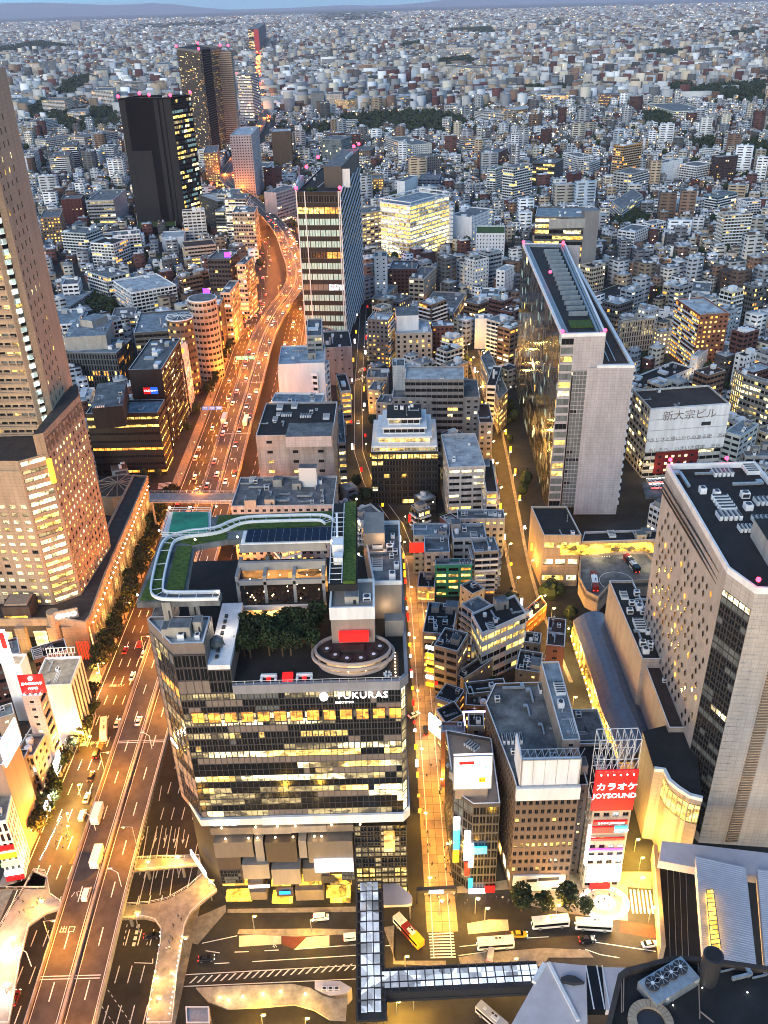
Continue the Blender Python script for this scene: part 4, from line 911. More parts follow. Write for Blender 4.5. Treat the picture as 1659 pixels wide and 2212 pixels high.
# ------------------------------------------------------------------ station roofs and foreground roof, lower right
mat('white_ribbed',(.55,.50,.52),.6,noise=.05)
def slab(name,label,cat,t,pts,z,th,m,**k):
 q=ccw([W(t,*p,z)for p in pts]);r=thing(name,label,cat,(*q[0],z));b=MB();b.prism(q,z-th,z,bottom=True);b.build('roof',m,r);return r,q
st_,q=slab('station_roof','large white ribbed station roof with a yellow glowing skylight','roof','23',[(1185,615),(1240,1300),(1585,1340),(1515,690)],22,3,'white_ribbed')
def seams(r,t,a,b_,c,n,z,m='coping'):
 A,Bq,Cq=(Vector(W(t,*k,z))for k in(a,b_,c));mb=MB()
 for i in range(n):p=A+(Bq-A)*(i+.5)/n;q=p+(Cq-A)*(.98-.0*i);mb.bar((*p,z+.04),(*q,z+.04),.09)
 mb.build('seams',m,r,'stuff')
seams(st_,'23',(1190,620),(1238,1290),(1510,690),46,22)
st2,_=slab('station_roof','strip of white ribbed station roof at the right edge beyond the black gap','roof','23',[(1590,700),(1645,1345),(1900,1380),(1900,740)],22,3,'white_ribbed');seams(st2,'23',(1592,705),(1645,1340),(1880,745),46,22)
q=ccw([W('23',*p,24.2)for p in((1258,835),(1300,830),(1350,1215),(1290,1225))]);b=MB();b.prism(q,22.1,24);b.build('glowing_skylight',[lit('sky_yellow',(1,.55,.06),1.0,.5,.7)],st_)
b=MB()
for k in range(13):a_=Vector(q[0]);
A,Bq=Vector(W('23',1256,835,24.2)),Vector(W('23',1290,1225,24.2));A2,B2=Vector(W('23',1302,832,24.2)),Vector(W('23',1352,1215,24.2))
for k in range(14):p,q_2=A+(Bq-A)*k/13,A2+(B2-A2)*k/13;b.bar((*p,24.2),(*q_2,24.2),.12)
for s0,s1 in((A,Bq),(A2,B2)):b.bar((*s0,24.2),(*s1,24.2),.15)
b.build('skylight_bars','stone_rib',st_)
br,q=slab('connecting_bridge','mauve connecting bridge between curved corner building and station roof','bridge','23',[(965,515),(945,645),(1190,690),(1700,760),(1700,600),(1230,545)],20,3,'lilac_roof')
tr=MB();poly_px(tr,'23',[(945,640),(1190,690),(1240,1290),(960,1330)],.05);structure(tr,'rail_trench','roof_dark')
b=MB();
for x in(1000,1040,1080,1120):
 A,Bq=Vector(W('23',x,660)),Vector(W('23',x+20,1290));b.bar((*A,.2),(*Bq,.2),.08)
structure(b,'rails','metal')
wl=thing('edge_wall','tall beige wall with orange glowing foot along the rail trench','wall',(*W('23',945,900),0));A,Bq=Vector(W('23',905,640)),Vector(W('23',955,1300));b=MB();m2=(A+Bq)/2;b.box(m2.x,m2.y,0,(Bq-A).length,1.2,7,math.atan2((Bq-A).y,(Bq-A).x));b.build('wall_body','stone_tan',wl)
b=MB();p=Vector(W('23',952,1180));b.box(p.x-.8,p.y,.2,5,.3,2.6,math.atan2((Bq-A).y,(Bq-A).x));b.build('orange_light_strip','orange_fin',wl)
lr_,q=slab('station_canopy','lilac triangular canopy roof with white ridge at the bottom','roof','23',[(210,1305),(470,1330),(480,1700),(300,1900),(-120,1900)],26,2,'lilac_roof')
A,Bq=W('23',225,1310,26.3),W('23',420,1690,26.3);b=MB();b.bar((*A,26.2),(*Bq,26.2),.55);b.build('ridge','white',lr_)
A,Bq=W('23',200,1320,26.3),W('23',130,1440,26.3);b=MB();b.bar((*A,26.2),(*Bq,26.2),.8);b.build('white_end_beam','white',lr_)
q=ccw([W('23',*p,26.5)for p in((305,1415),(350,1398),(400,1405),(460,1445),(390,1455),(320,1440))]);b=MB();b.prism(q,26.05,27);b.build('roof_vent','metal_dark',lr_)
lr2,q=slab('station_canopy','lilac canopy roof panel beside the slotted glass strip','roof','23',[(575,1340),(780,1345),(640,1620),(600,1620)],26,2,'lilac_roof')
lr3,q=slab('glazed_roof_strip','dark glazed roof strip with white bars between the lilac roofs','roof','23',[(472,1330),(573,1338),(600,1620),(482,1620)],25.7,2,'glass_dark')
b=MB()
for x in(470,540,575):A,Bq=W('23',x,1332,26),W('23',x+52,1615,26);b.bar((*A,26.1),(*Bq,26.1),.18)
b.build('glazing_bar','coping',lr3)
# black equipment roof
zf=62.
fr,q=slab('equipment_roof','black octagonal rooftop with a bank of four fans, bottom right corner','roof','23',[(675,1410),(725,1370),(1040,1290),(1240,1300),(1659,1360),(1900,1400),(1900,2000),(560,2000),(600,1720)],zf,20,'roof_dark')
ii=inset(q,1.0);b=MB()
for i in range(len(q)):b.prism(ccw([q[i],q[(i+1)%len(q)],ii[(i+1)%len(q)],ii[i]]),zf,zf+1.3)
b.build('parapet','stone_dark',fr)
A,Bq=Vector(W('23',905,1450,zf+2.6)),Vector(W('23',1085,1342,zf+2.6));u=(Bq-A).normalized();rz=math.atan2(u.y,u.x);m2=(A+Bq)/2
b=MB();b.box(m2.x+u.y*.8,m2.y-u.x*.8,zf,(Bq-A).length+4,5.2,2.4,rz);b.build('fan_housing','metal',fr)
for k in range(4):
 p=A+(Bq-A)*k/3;b=MB();b.cyl(p.x,p.y,zf+2.4,zf+2.9,1.4,n=20,m=1);b.cyl(p.x,p.y,zf+2.9,zf+3.0,.35,n=10,m=2)
 for j in range(8):t=PI*j/4;b.bar((p.x,p.y,zf+2.95),(p.x+1.3*math.cos(t),p.y+1.3*math.sin(t),zf+2.95),.07,0)
 b.build('fan',['metal','metal_dark','white'],fr)
p=W('23',1305,1260,zf+8);b=MB();b.cyl(p[0],p[1]-.0,zf,zf+8,1.9,n=20);b.cyl(p[0],p[1],zf+8,zf+8.1,1.5,n=20,m=1);b.build('exhaust_stack',['metal_dark','roof_dark'],fr)
p=W('23',895,1690,zf+1.5);b=MB()
for k in range(28):
 t,t2=2*PI*k/28,2*PI*(k+1)/28;b.prism(ccw([(p[0]+2.6*math.cos(t),p[1]+2.6*math.sin(t)),(p[0]+4.2*math.cos(t),p[1]+4.2*math.sin(t)),(p[0]+4.2*math.cos(t2-.02),p[1]+4.2*math.sin(t2-.02)),(p[0]+2.6*math.cos(t2-.02),p[1]+2.6*math.sin(t2-.02))]),zf+.5,zf+1.5)
b.build('round_vent_ring','stone_tan',fr);b=MB();b.cyl(p[0],p[1],zf,zf+.9,2.6,n=20);b.build('vent_core','metal_dark',fr)
b=MB()
for t,a,c in(('23',(1200,1320),(1210,1690)),('23',(700,1400),(700,1650)),('23',(715,1400),(712,1640)),('23',(1210,1640),(1300,1712))):A,Bq=W(t,*a,zf),W(t,*c,zf);b.bar((*A,zf+.6),(*Bq,zf+.6),.15)
b.build('roof_pipes','stone_rib',fr)
part('duct',CLU['duct'],fr,(*W('23',1480,1420,zf),zf),.2,(4,2.4,1.6));part('duct',CLU['duct'],fr,(*W('23',1390,1370,zf),zf),.2,(3,1,.8));part('duct',CLU['duct'],fr,(*W('23',1600,1410,zf),zf),.2,(3,1.2,.8))
b=MB();[b.ball((*W('23',x,y,zf+.5),zf+.5),.12)for x,y in((1230,1475),(1525,1505),(1040,1590))];b.build('roof_lights','bulb_white',fr)
# S-shaped bus canopy, bottom centre
zb_=5.
cn,q=slab('bus_canopy','pale yellow S-curved canopy with uplights beside the hatched lane','canopy','bl',[(680,850),(900,838),(1230,828),(1330,850),(1400,895),(1480,918),(1540,900),(1530,1035),(1440,1030),(1350,975),(1240,945),(1050,960),(860,970),(750,930)],zb_,.5,'paving')
for x,y in((815,900),(865,915),(945,895),(1060,880),(1160,865),(1300,880)):g=W('bl',x,y,6);lamp('canopy_light',(g[0],g[1],7),160,(1,.72,.3),cn,.3);b=MB();b.ball((g[0],g[1],5.6),.3);b.build('uplight','bulb',cn)
q=ccw([W('bl',*p,5.2)for p in((1355,812),(1500,812),(1565,850),(1540,880),(1440,893),(1355,855))]);k2=thing('kiosk','small lilac-roofed kiosk between canopy and hatched lane','kiosk',(*q[0],0));b=MB();b.prism(q,0,5.2,0,1);b.build('body',['mauve_wall','lilac_roof'],k2)
for x in(1410,1445,1480):g=W('bl',x,858,5.2);part('roof_box',CLU['air_unit'],k2,(g[0],g[1],5.2),0,(1.4,1.0,.5))
k3=B('stair_hut','small dark stair hut with a pale blue roof strip, bottom left of the canopy','hut','bl',(622,960),(625,1055),(760,1055),h=7,ortho=False,st='vert',pal='dark',wall='stone_rib',roof='metal',clutter=0,par=.4)
# ------------------------------------------------------------------ corner buildings in front of the terminal (all fronts stand on y = 171)
mat('brown_stone',(.12,.085,.065),.8,noise=.12);mat('beige_wall',(.4,.34,.28),.75,noise=.16,panel=2.6)
BW_=B
k=bld('corner_building','narrow dark-glass corner building with blazing white billboard and neon blades','building',[(17.5,176),(22.5,171),(30,171),(30.5,196),(17,200)],36,'curtain','glass_dark:6 lit_dim:1 glass_grey:1',wall='frame',roof='stone_rib',par=1.2,trim='white',clutter=4,fh=3.6,wn_=None)
rt=k.root
b=MB();b.box(22.3,173.5,41,10.4,.8,12.4);b.build('white_billboard','screen_white',rt)
b=MB();b.box(22.3,175.5,36,9,3,5.2);b.build('billboard_base','stone_rib',rt)
mat('print_cyan',(0,.3,.8),.5,emit=(.05,.6,1),es=1.2,noise=0);mat('print_yellow',(.8,.4,0),.5,emit=(1,.55,.02),es=1.2,noise=0)
b=MB();b.box(20.6,172.9,50.4,4.2,.2,1.1);b.build('red_banner','red_glow',rt)
text('でんき館','billboard_lettering',(24.6,172.9,48.4),1.0,'print_cyan',rt,(PI/2,-.45,0));b=MB();b.box(25,172.95,43.4,1.9,.15,1.9,0);b.build('billboard_emblem','print_yellow',rt)
text('新館','billboard_lettering',(25,172.8,44.3),.7,'red_glow',rt)
for x,y,z,w_,h_,m in((18.4,174.6,15,1.8,8,'print_cyan'),(18.4,174.6,9.5,1.8,5,'print_yellow'),(18.4,174.6,23.4,1.8,5,'screen_white'),(21.2,171.2,14.5,1.8,12,'screen_white'),(22.3,170.6,12,1.4,10,'screen_white'),(21.3,171,8,1.4,5.5,'red_glow'),
  (25,170.6,17.8,3.6,2.8,'print_cyan'),(22.4,170.5,3,1.2,4,'print_cyan'),(28.2,170.4,1,3,2.4,'red_glow'),(24.5,170.6,.4,5,1.6,'screen_white')):
 b=MB();b.box(x,y-.5,z,w_,.5,h_);b.build('lit_sign',m,rt)
text('ビックカメラ'[:0]or '電器','sign_lettering',(25,170.0,19.2),1.8,'white',rt)
k=bld('brown_office','brown stone office with rows of small square windows and a large blank white rooftop billboard','building',[(34.2,171),(51.6,171),(52.4,214),(33.6,214),(29.6,205),(33.8,176)],42,'punch','glass_dark:9 lit_yellow:.01',wall='brown_stone',roof='roof_grey',trim='coping',base=7.5,bw=1.75,fh=3.3,wf=.6,hf=.48,clutter=14,kinds=['unit_row','air_unit','duct'],side='small',spal='dark',
  fl=['glass_dark:9 lit_yellow:3','glass_dark:1','glass_dark:1','lit_yellow:4 glass_dark:1','glass_dark:1','glass_dark:1','glass_dark:5 lit_yellow:2','glass_dark:1','glass_dark:1','glass_dark:1'])
rt=k.root
b=MB();b.box(42.9,170.9,38.6,17.6,1.2,4.6);b.build('white_band','coping',rt)
b=MB();b.box(43.2,171.6,43.4,15.8,.6,9.8);b.box(35.2,176.4,43.4,.5,9.6,9.8);b.build('blank_billboard','lilac_panel' if 0 else 'white',rt)
b=MB()
for i in range(9):
 x=35.4+i*1.95;b.bar((x,172,53.2),(x,175,53.2),.12);b.bar((x,172,53.2),(x+1.9,175,53.2),.1);b.bar((x,175,53.2),(x,175,43.2),.12)
b.bar((35.4,175,53.2),(51,175,53.2),.14);b.bar((35.4,172,53.2),(51,172,53.2),.14);b.build('billboard_truss','metal',rt)
b=MB();b.box(42,170.6,.3,14,.5,6.8);b.build('white_shopfront','white',rt);b=MB();b.box(40.5,170.2,4.6,3,.2,1);b.box(45.5,170.2,5,6,.2,1.2);b.box(47.5,170.2,1,1.8,.2,.6);b.build('shopfront_slots','metal_dark',rt)
k=bld('roof_slab','tall narrow concrete slab rising behind the brown office','building',[(48.4,182),(53.4,182),(53.6,216),(48,216)],49,'blank',wall='beige_wall',roof='roof_blue',clutter=4,side='small',spal='dark',par=.5)
k=bld('karaoke_building','karaoke building with huge red sign on a truss and bright banded signs down its front','building',[(56,171),(66.8,171),(67,196),(56,196)],33,'wide','glass_dark:5 lit_cool:1',wall='beige_wall',roof='roof_dark',bw=2.7,fh=3.4,wf=.62,hf=.5,clutter=3,trim='white')
rt=k.root;mat('sign_red',(.45,.008,.01),.5,emit=(1,.01,.015),es=.3,noise=0)
b=MB();b.box(61,170.4,34,11.6,.5,15.4);b.build('red_sign_board','sign_red',rt)
text('カラオケ','sign_lettering',(61.4,170.1,43.2),3.0,'letter_glow',rt,bold=.01,ext=.06,sx=.95);text('JOYSOUND','sign_lettering',(61.2,170.1,39.8),2.5,'letter_glow',rt,bold=.01,ext=.06,sx=.92)
b=MB()
for i in range(7):
 x=55.4+i*1.85
 for a,c in(((x,170.8,34),(x,170.8,60)),((x,175,34),(x,175,60)),((x,170.8,60),(x,175,60))):b.bar(a,c,.1)
 if i<6:
  for z in(34,40,46.5,53):b.bar((x,170.8,z),(x+1.85,170.8,z+6.5),.08);b.bar((x+1.85,175,z),(x,175,z+6.5),.08);b.bar((x,172,z+6),(x+1.85,174,z),.08)
for z in(34,40,46.5,53,60):b.bar((55.4,170.8,z),(66.5,170.8,z),.12);b.bar((55.4,175,z),(66.5,175,z),.12)
b.build('sign_truss','frame_light',rt)
b=MB();[b.ball((56.5+i*1.75,169.4,48.6),.2)for i in range(6)];b.build('sign_lamps','bulb_white',rt,'stuff')
mat('sign_pink',(.6,.05,.3),.5,emit=(1,.1,.5),es=1,noise=0)
for z,h_,m,x0,x1 in((28.2,1.2,'sign_red',56.5,66),(24.6,2.4,'sign_red',56.3,62.6),(24.8,2,'print_cyan',62.8,66.4),(21.4,.9,'sign_red',56.2,66),(17,.6,'sign_pink',56.2,66),(13.2,1.4,'screen_white',56.4,66.4),(3.5,6.4,'screen_white',56.6,66.6),(.2,2.2,'sign_red',58,64)):
 b=MB();b.box((x0+x1)/2,170.6,z,x1-x0,.5,h_);b.build('lit_sign',m,rt)
text('ADORES','sign_lettering',(64.6,170.2,25.8),1.1,'letter_glow',rt);text('カラオケ JOYSOUND','sign_lettering',(61.4,170.2,28.8),.8,'letter_glow',rt)
b=MB();b.box(55.6,170.2,12,.7,1.2,16);b.build('blade_sign','screen_white',rt)
b=MB()
for a in range(16):b.face([(68,168,.2),(68+7*math.cos(a*PI/8),163+5*math.sin(a*PI/8),.2),(68+7*math.cos((a+1)*PI/8),163+5*math.sin((a+1)*PI/8),.2)])if 0 else None
cp_=thing('round_plaza','blindingly lit round paved plaza under the karaoke building','plaza',(*W('23',590,930),0));m2=W('23',590,920)
for r0,r1,mm in((0,3.2,'white'),(3.3,5.4,'paving'),(5.5,7.4,'white')):
 b=MB()
 for a in range(24):t,t2=2*PI*a/24,2*PI*(a+1)/24;b.prism(ccw([(m2[0]+max(r0,.05)*math.cos(t),m2[1]+max(r0,.05)*.8*math.sin(t)),(m2[0]+r1*math.cos(t),m2[1]+r1*.8*math.sin(t)),(m2[0]+r1*math.cos(t2),m2[1]+r1*.8*math.sin(t2)),(m2[0]+max(r0,.05)*math.cos(t2),m2[1]+max(r0,.05)*.8*math.sin(t2))]),.15,.2)
 b.build('paving_ring',mm,cp_)
lamp('plaza_light',(61,162,9),3000,(1,.93,.8),cp_,1.5);lamp('plaza_light',(48,166,6),900,(1,.8,.5),cp_,1);lamp('plaza_light',(68,158,7),1200,(1,.85,.6),cp_,1)
B('rear_block','grey concrete block with an open upper loggia behind the karaoke building','building','jo',(965,370),(965,372),(1225,370),h=36,ortho=False,clutter=0,st='wide',pal='few',wall=(.3,.3,.3))if 0 else bld('rear_block','grey concrete block with an open loggia behind the karaoke building','building',[(54.5,198),(66.5,198),(66.5,212),(54.5,212)],32,'wide','dark',wall=(.3,.3,.29),clutter=2)
bld('thin_block','thin dark stair block between brown office and karaoke building','building',[(52.6,176),(55.4,176),(55.4,196),(52.8,196)],37,'small','few',wall=(.12,.1,.1),roof='roof_dark',clutter=1)
def rim(root,x0,x1,z0,z1,y,m='metal',t=.3):
 b=MB()
 for x in(x0,x1):b.box(x,y,z0,t,.4,z1-z0)
 for z in(z0,z1):b.box((x0+x1)/2,y,z-t/2,x1-x0+t,.4,t)
 for k in range(1,5):b.box(x0+(x1-x0)*k/5,y+.02,z0,.06,.1,z1-z0)
 b.build('sign_frame',m,root)
for o_,a_ in(('corner_building',(17.1,27.5,41,53.4,173)),('brown_office',(35.2,51.1,43.4,53.2,171.2))):rim(bpy.data.objects[o_],*a_)
# ------------------------------------------------------------------ lower left cluster
k=B('striped_block','floodlit white block with a truss on its roof and black and white striped side wall','building','lf',(245,745),(515,742),(595,535),by=1175,st='blank',wall='white',side='vert',spal='dark',roof='paving',clutter=3,fh=30,hf=.96,bw=3,wf=.6)
rt=k.root;q=k.poly;hh=k.h;a_,c_=Vector(q[3]if q[3][1]>q[0][1]else q[2]),Vector(q[2]);b=MB();far=sorted(q,key=lambda p:-p[1])[:2];far.sort();A,Bq=Vector(far[0]),Vector(far[1])
for i in range(7):
 p=A+(Bq-A)*(i/7+.1)*.8;p2=A+(Bq-A)*((i+1)/7+.1)*.8
 b.bar((*p,hh),(*p,hh+5),.12);b.bar((*p,hh),(*p2,hh+5),.1);b.bar((*p,hh+5),(*p2,hh+5),.14);b.bar((*p,hh+2.5),(*p2,hh+2.5),.1)
b.build('roof_truss','white',rt)
ctr=sum((Vector(p)for p in q),Vector((0,0)))/4;lamp('flood',(ctr.x,ctr.y,hh+9),1500,(1,.85,.65),rt,1)
k=B('sign_block','narrow grey block carrying a tilted red university sign','building','lf',(165,822),(285,828),(330,740),h=36,st='small',pal='off',wall='lilac_panel',roof='stone_rib',clutter=0,side='wide');rt=k.root
A,Bq=Vector(W('lf',150,700,41)),Vector(W('lf',310,640,44));m2=(A+Bq)/2;u=Bq-A;rz=math.atan2(u.y,u.x);b=MB();b.box(m2.x,m2.y-1,36.5,u.length*1.02,.5,7.5,0.05);b.build('red_sign','sign_red',rt)
text('日本経済大学','sign_lettering',(m2.x,m2.y-1.4,40.6),1.15,'letter_glow',rt,(PI/2,0,.05));text('大学院','sign_lettering',(m2.x,m2.y-1.4,38.6),1.1,'letter_glow',rt,(PI/2,0,.05));b=MB();b.ball((m2.x,m2.y-1.4,42.8),.7);[b.ball((m2.x-3+i*1.8,m2.y-2,36.6),.25)for i in range(4)];b.build('sign_lamps','bulb_white',rt,'stuff')
k=B('billboard_block','floodlit block with tall white and red vertical sign at the left edge','building','lf',(15,600),(150,600),(190,520),h=26,st='blank',wall='white',roof='paving',clutter=0);rt=k.root;c0=Vector(k.root.location[:2])
b=MB();b.box(c0.x-2.2,c0.y-1,26,4.6,.6,15);b.build('vertical_sign','screen_white',rt);b=MB();b.box(c0.x-1.2,c0.y-1.4,33,1.8,.3,7);b.build('red_stripe','red_glow',rt);text('日\n本\n経\n済','sign_lettering',(c0.x-3.2,c0.y-1.5,34),1.6,'red_glow',rt);lamp('flood',(c0.x+3,c0.y-6,33),2600,(1,.8,.5),rt,1)
k=B('corner_office','tan office with tall recessed windows facing the trunk road','building','lf',(140,1200),(245,1260),(360,1060),by=1560,st='punch',pal='half',wall='beige_wall',roof='stone_rib',side='vert',spal='off',clutter=3)
B('dark_office','dark brown office with lozenge-bright windows beside the tan one','building','lf',(20,1340),(110,1405),(215,1215),by=1730,st='punch',pal='off',wall='brown_stone',roof='stone_rib',side='punch',spal='half',clutter=2,wf=.35,hf=.55)
k=B('billboard_office','left-edge block with a leaning floodlit blue and white card billboard','building','lf',(-120,1260),(20,1330),(130,1130),h=37,st='blank',wall='stone_rib',roof='stone_rib',clutter=1);rt=k.root;c0=k.poly
p,q2=sorted(k.poly,key=lambda p:p[0])[-2:];m2=(Vector(p)+Vector(q2))/2;u=Vector(q2)-Vector(p);b=MB();b.box(m2.x+1,m2.y,37,u.length,.5,9,math.atan2(u.y,u.x));b.build('billboard','screen_white',rt)
text('VISA','sign_lettering',(m2.x+1.6,m2.y-.8,43),3,'screen_blue',rt,(PI/2,0,math.atan2(u.y,u.x)))
k=B('neon_corner','white ribbed corner block with red and green neon shop bands at its foot','building','lf',(-60,1650),(50,1730),(110,1450),by=2130,st='vert',pal='off',wall='white',roof='paving',side='vert',spal='dark',clutter=1);rt=k.root;lc=sorted(k.poly,key=lambda p:p[1])[:2];lc.sort();A,Bq=Vector(lc[0]),Vector(lc[1])
mat('sign_green',(.2,.6,.1),.5,emit=(.6,1,.3),es=1,noise=0)
for z,m in((14,'sign_red'),(10.5,'print_yellow'),(7,'sign_green'),(3,'screen_white'),(.6,'sign_red')):u=Bq-A;m2=(A+Bq)/2;b=MB();b.box(m2.x,m2.y-.6,z,u.length,.6,1.5,math.atan2(u.y,u.x));b.build('neon_band',m,rt)
A2=Vector(k.poly[1]);lamp('neon_light',(Bq.x+4,Bq.y,6),1600,(1,.75,.4),rt);lamp('neon_light',(Bq.x+3,Bq.y+25,8),2600,(1,.85,.75),rt);lamp('neon_light',(Bq.x+2,Bq.y+50,8),2200,(1,.8,.6),rt)
for x,y,s_ in((420,1300,2.5),(345,1600,2.),(380,1180,2)):g=W('lf',x,y,8);b=MB();b.box(g[0],g[1],5,.5,s_*2.4,s_*2.4);o=b.build('lit_blade_sign','screen_white');tag(o,'white glowing blade sign on the left street corner, %s'%{1300:'the largest and middle one',1600:'the nearest one',1180:'the farthest one'}[y],'sign')
# ------------------------------------------------------------------ buildings along the trunk road (left side)
k=B('black_sign_office','black-fronted office with small red and blue sign and slanting lit side windows','building','01',(840,765),(1055,762),(1180,560),by=1270,st='blank',wall=(.012,.012,.014),roof='roof_grey',side='office',spal='half',clutter=12,hf=.45);rt=k.root
fr_=sorted(k.poly,key=lambda p:p[1])[:2];fr_.sort();m2=(Vector(fr_[0])+Vector(fr_[1]))/2;u=Vector(fr_[1])-Vector(fr_[0]);rz=math.atan2(u.y,u.x)
mat('sign_blue',(.01,.05,.3),.5,emit=(.02,.12,.8),es=.7,noise=0)
for s_,m in((-1,'sign_red'),(1,'sign_blue')):b=MB();b.box(m2.x+1.5+s_*2.1,m2.y-.5,k.h-14,4.1,.3,4,rz);b.build('sign_panel',m,rt)
text('YAC','sign_lettering',(m2.x-.6,m2.y-.8,k.h-12),1.8,'letter_glow',rt,(PI/2,0,rz));text('Nセミナー','sign_lettering',(m2.x+3.6,m2.y-.8,k.h-12),.9,'letter_glow',rt,(PI/2,0,rz))
k=B('gold_ribbon_office','dark low office with golden ribbon windows and a blue-grey glass roof','building','01',(560,1055),(1030,1045),(1070,960),by=1440,st='ribbon',pal='gold',wall=(.02,.018,.016),roof='roof_blue',clutter=2,fh=4.4,hf=.34,run=.85,fl=['gold','dark','gold','glass_dark:1 lit_orange:3','dark','glass_dark:1','gold','gold'],side='ribbon');rt=k.root;box_on(rt,'01',(600,1000),(800,990),(825,830),k.h,k.h+12,'roof_dark',clutter=4)
B('slab_wall','thin pale end slab beside the golden ribbon office','building','01',(1040,1000),(1062,1000),(1078,965),by=1350,st='blank',wall='beige_wall',clutter=0,par=0)
k=B('office_building','office with a white and orange sun sign on its roof beyond the black-fronted one','building','01',(1110,700),(1185,700),(1225,590),by=1060,st='punch',pal='half',wall='white',roof='roof_blue',side='office',spal='half',clutter=4);rt=k.root;p=k.poly[1];b=MB();b.box(p[0],p[1]+5,k.h,.6,12,9,-.3);b.build('white_roof_sign','white',rt);b=MB();b.cyl(0,0,0,.3,1.6,n=16);o=b.build('sun_emblem','orange_fin',rt);o.rotation_euler=(0,PI/2,-.3);o.location=(p[0]+.5,p[1]+5,k.h+5);
k=B('mullioned_office','dark office with pale vertical mullions and terraced grey upper storeys','building','01',(415,650),(760,655),(800,560),by=870,st='vert',pal='glass_dark:9 lit_orange:1 lit_yellow:.6',wall=(.09,.1,.11),roof='roof_blue',clutter=8);box_on(k.root,'01',(430,520),(690,530),(740,430),k.h,k.h+10,'tile_grey',roof='roof_blue',clutter=6);box_on(k.root,'01',(480,440),(600,440),(700,400),k.h,k.h+15,'tile_grey',roof='roof_blue')
k=B('dark_glass_office','dark glass office with round tan corner drum, left of the trunk road','building','01',(890,480),(1230,500),(1250,370),by=800,st='ribbon',pal='few',wall=(.06,.065,.07),roof='roof_blue',clutter=8,fh=3.8)
def drum(name,label,t,cx,cy,r,h,by=None,m='beige_wall',roof='roof_grey',fl=8,ribs=0,pal='off',cat='building'):
 if h is None:h=solve_h(t,(cx,cy),by)
 p=W(t,cx,cy,h);R_=thing(name,label,cat,(*p,0));b=MB();b.cyl(p[0],p[1],0,h,r,n=28);b.build('wall',m,R_);b=MB();b.cyl(p[0],p[1],h,h+.6,r+.6,n=28);b.build('roof_rim','coping',R_);b=MB();b.cyl(p[0],p[1],h+.6,h+.7,r-.4,n=24);b.build('roof',roof,R_)
 OCC.append([(p[0]-r,p[1]-r),(p[0]+r,p[1]-r),(p[0]+r,p[1]+r),(p[0]-r,p[1]+r)])
 for f in range(fl):
  for j in range(9):
   a=-PI/2+(j-4)*.3;z=h*(f+.5)/fl;part('window',PM[pick(pal)],R_,(p[0]+(r+.03)*math.cos(a),p[1]+(r+.03)*math.sin(a),z),a+PI/2,(r*.22,1,h/fl*.42))
 if ribs:
  b=MB();[b.bar((p[0],p[1],h+1.6),(p[0]+r*math.cos(2*PI*i/ribs),p[1]+r*math.sin(2*PI*i/ribs),h+.9),.2)for i in range(ribs)];b.build('roof_ribs','coping',R_)
 return R_
drum('glass_drum','cylindrical glass stair drum with a spoked round roof beside the trunk road','01',1172,415,8.5,None,900,'brown_stone',fl=11,ribs=12,pal='warm')
drum('tan_drum','tall tan fluted round tower with dark slots beside the trunk road','01',1320,290,9.5,None,800,'beige_wall',fl=13,pal='dark')
B('road_office','tan office with strip windows standing on the left kerb of the trunk road','building','01',(1455,240),(1500,260),(1560,180),by=600,st='office',pal='half',wall='beige_wall',side='office',clutter=2)
B('road_office','dark narrow office between the tan drum and the strip-windowed tan office','building','01',(1375,330),(1440,340),(1470,260),by=660,st='vert',pal='warm',wall='brown_stone',side='vert',clutter=2)
k=B('road_office','dark office with a violet lit square on its roof corner, left of the trunk road','building','01',(1365,30),(1500,40),(1560,-20),by=420,st='office',pal='few',wall=(.04,.042,.05),side='office',clutter=3)
mat('violet',(.1,.02,.5),.5,emit=(.25,.05,1),es=1.4,noise=0)
for x,y,z in((1485,5,60),(1348,243,52)):g=W('01',x,y,z);b=MB();b.box(g[0],g[1],z-2,5,.5,4);tag(b.build('violet_sign','violet'),'small violet glowing panel on a dark roof, %s one'%('upper' if y<100 else 'lower'),'sign');b=MB();b.box(g[0],g[1]+.6,0,.6,.6,z-2)
B('road_office','pale ribbed office right behind the kerb trees, far stretch of the trunk road','building','01',(1560,60),(1600,75),(1659,20),by=430,st='office',pal='half',wall='beige_wall',side='office',clutter=2)
B('terraced_flats','white terraced apartment block with deep balconies facing the dark roofs','apartment block','01',(740,180),(860,260),(1105,180),by=420,st='balcony',pal='apt',wall='white',roof='roof_light',clutter=6)
B('flat_block','white cube-topped apartment block close to the tan tower','apartment block','01',(320,445),(500,460),(560,360),by=600,st='balcony',pal='apt',wall='white',roof='roof_blue',clutter=5)
B('flat_block','small white house with open top floor, between tan tower and dark trees','house','01',(410,195),(510,200),(530,160),by=330,st='wide',pal='dark',wall='white',clutter=1)
B('hip_house','low house with wide pale blue sloping roof near the dark trees','house','01',(300,335),(460,345),(600,250),h=9,st='wide',pal='dark',wall=(.3,.32,.33),roof='roof_blue',clutter=0,ortho=False)
B('flat_block','grey block with rounded stair tower below the stepped white flats','apartment block','01',(570,120),(700,160),(760,100),by=300,st='balcony',pal='apt',wall=(.33,.36,.38),clutter=3)
B('flat_block','low grey block with balconies beside the terraced white one','apartment block','01',(1140,170),(1250,200),(1310,120),by=260,st='balcony',pal='few',wall='tile_grey',clutter=4)
B('flat_block','dark blue-grey flats at the foot of the dark drum office','apartment block','01',(735,400),(880,410),(900,350),by=480,st='ribbon',pal='off',wall=(.2,.24,.27),clutter=3)
B('flat_block','small white plant-roofed block between the tan tower and golden ribbon office','building','01',(495,930),(590,940),(620,880),by=1060,st='punch',pal='few',wall='white',roof='roof_light',clutter=3)
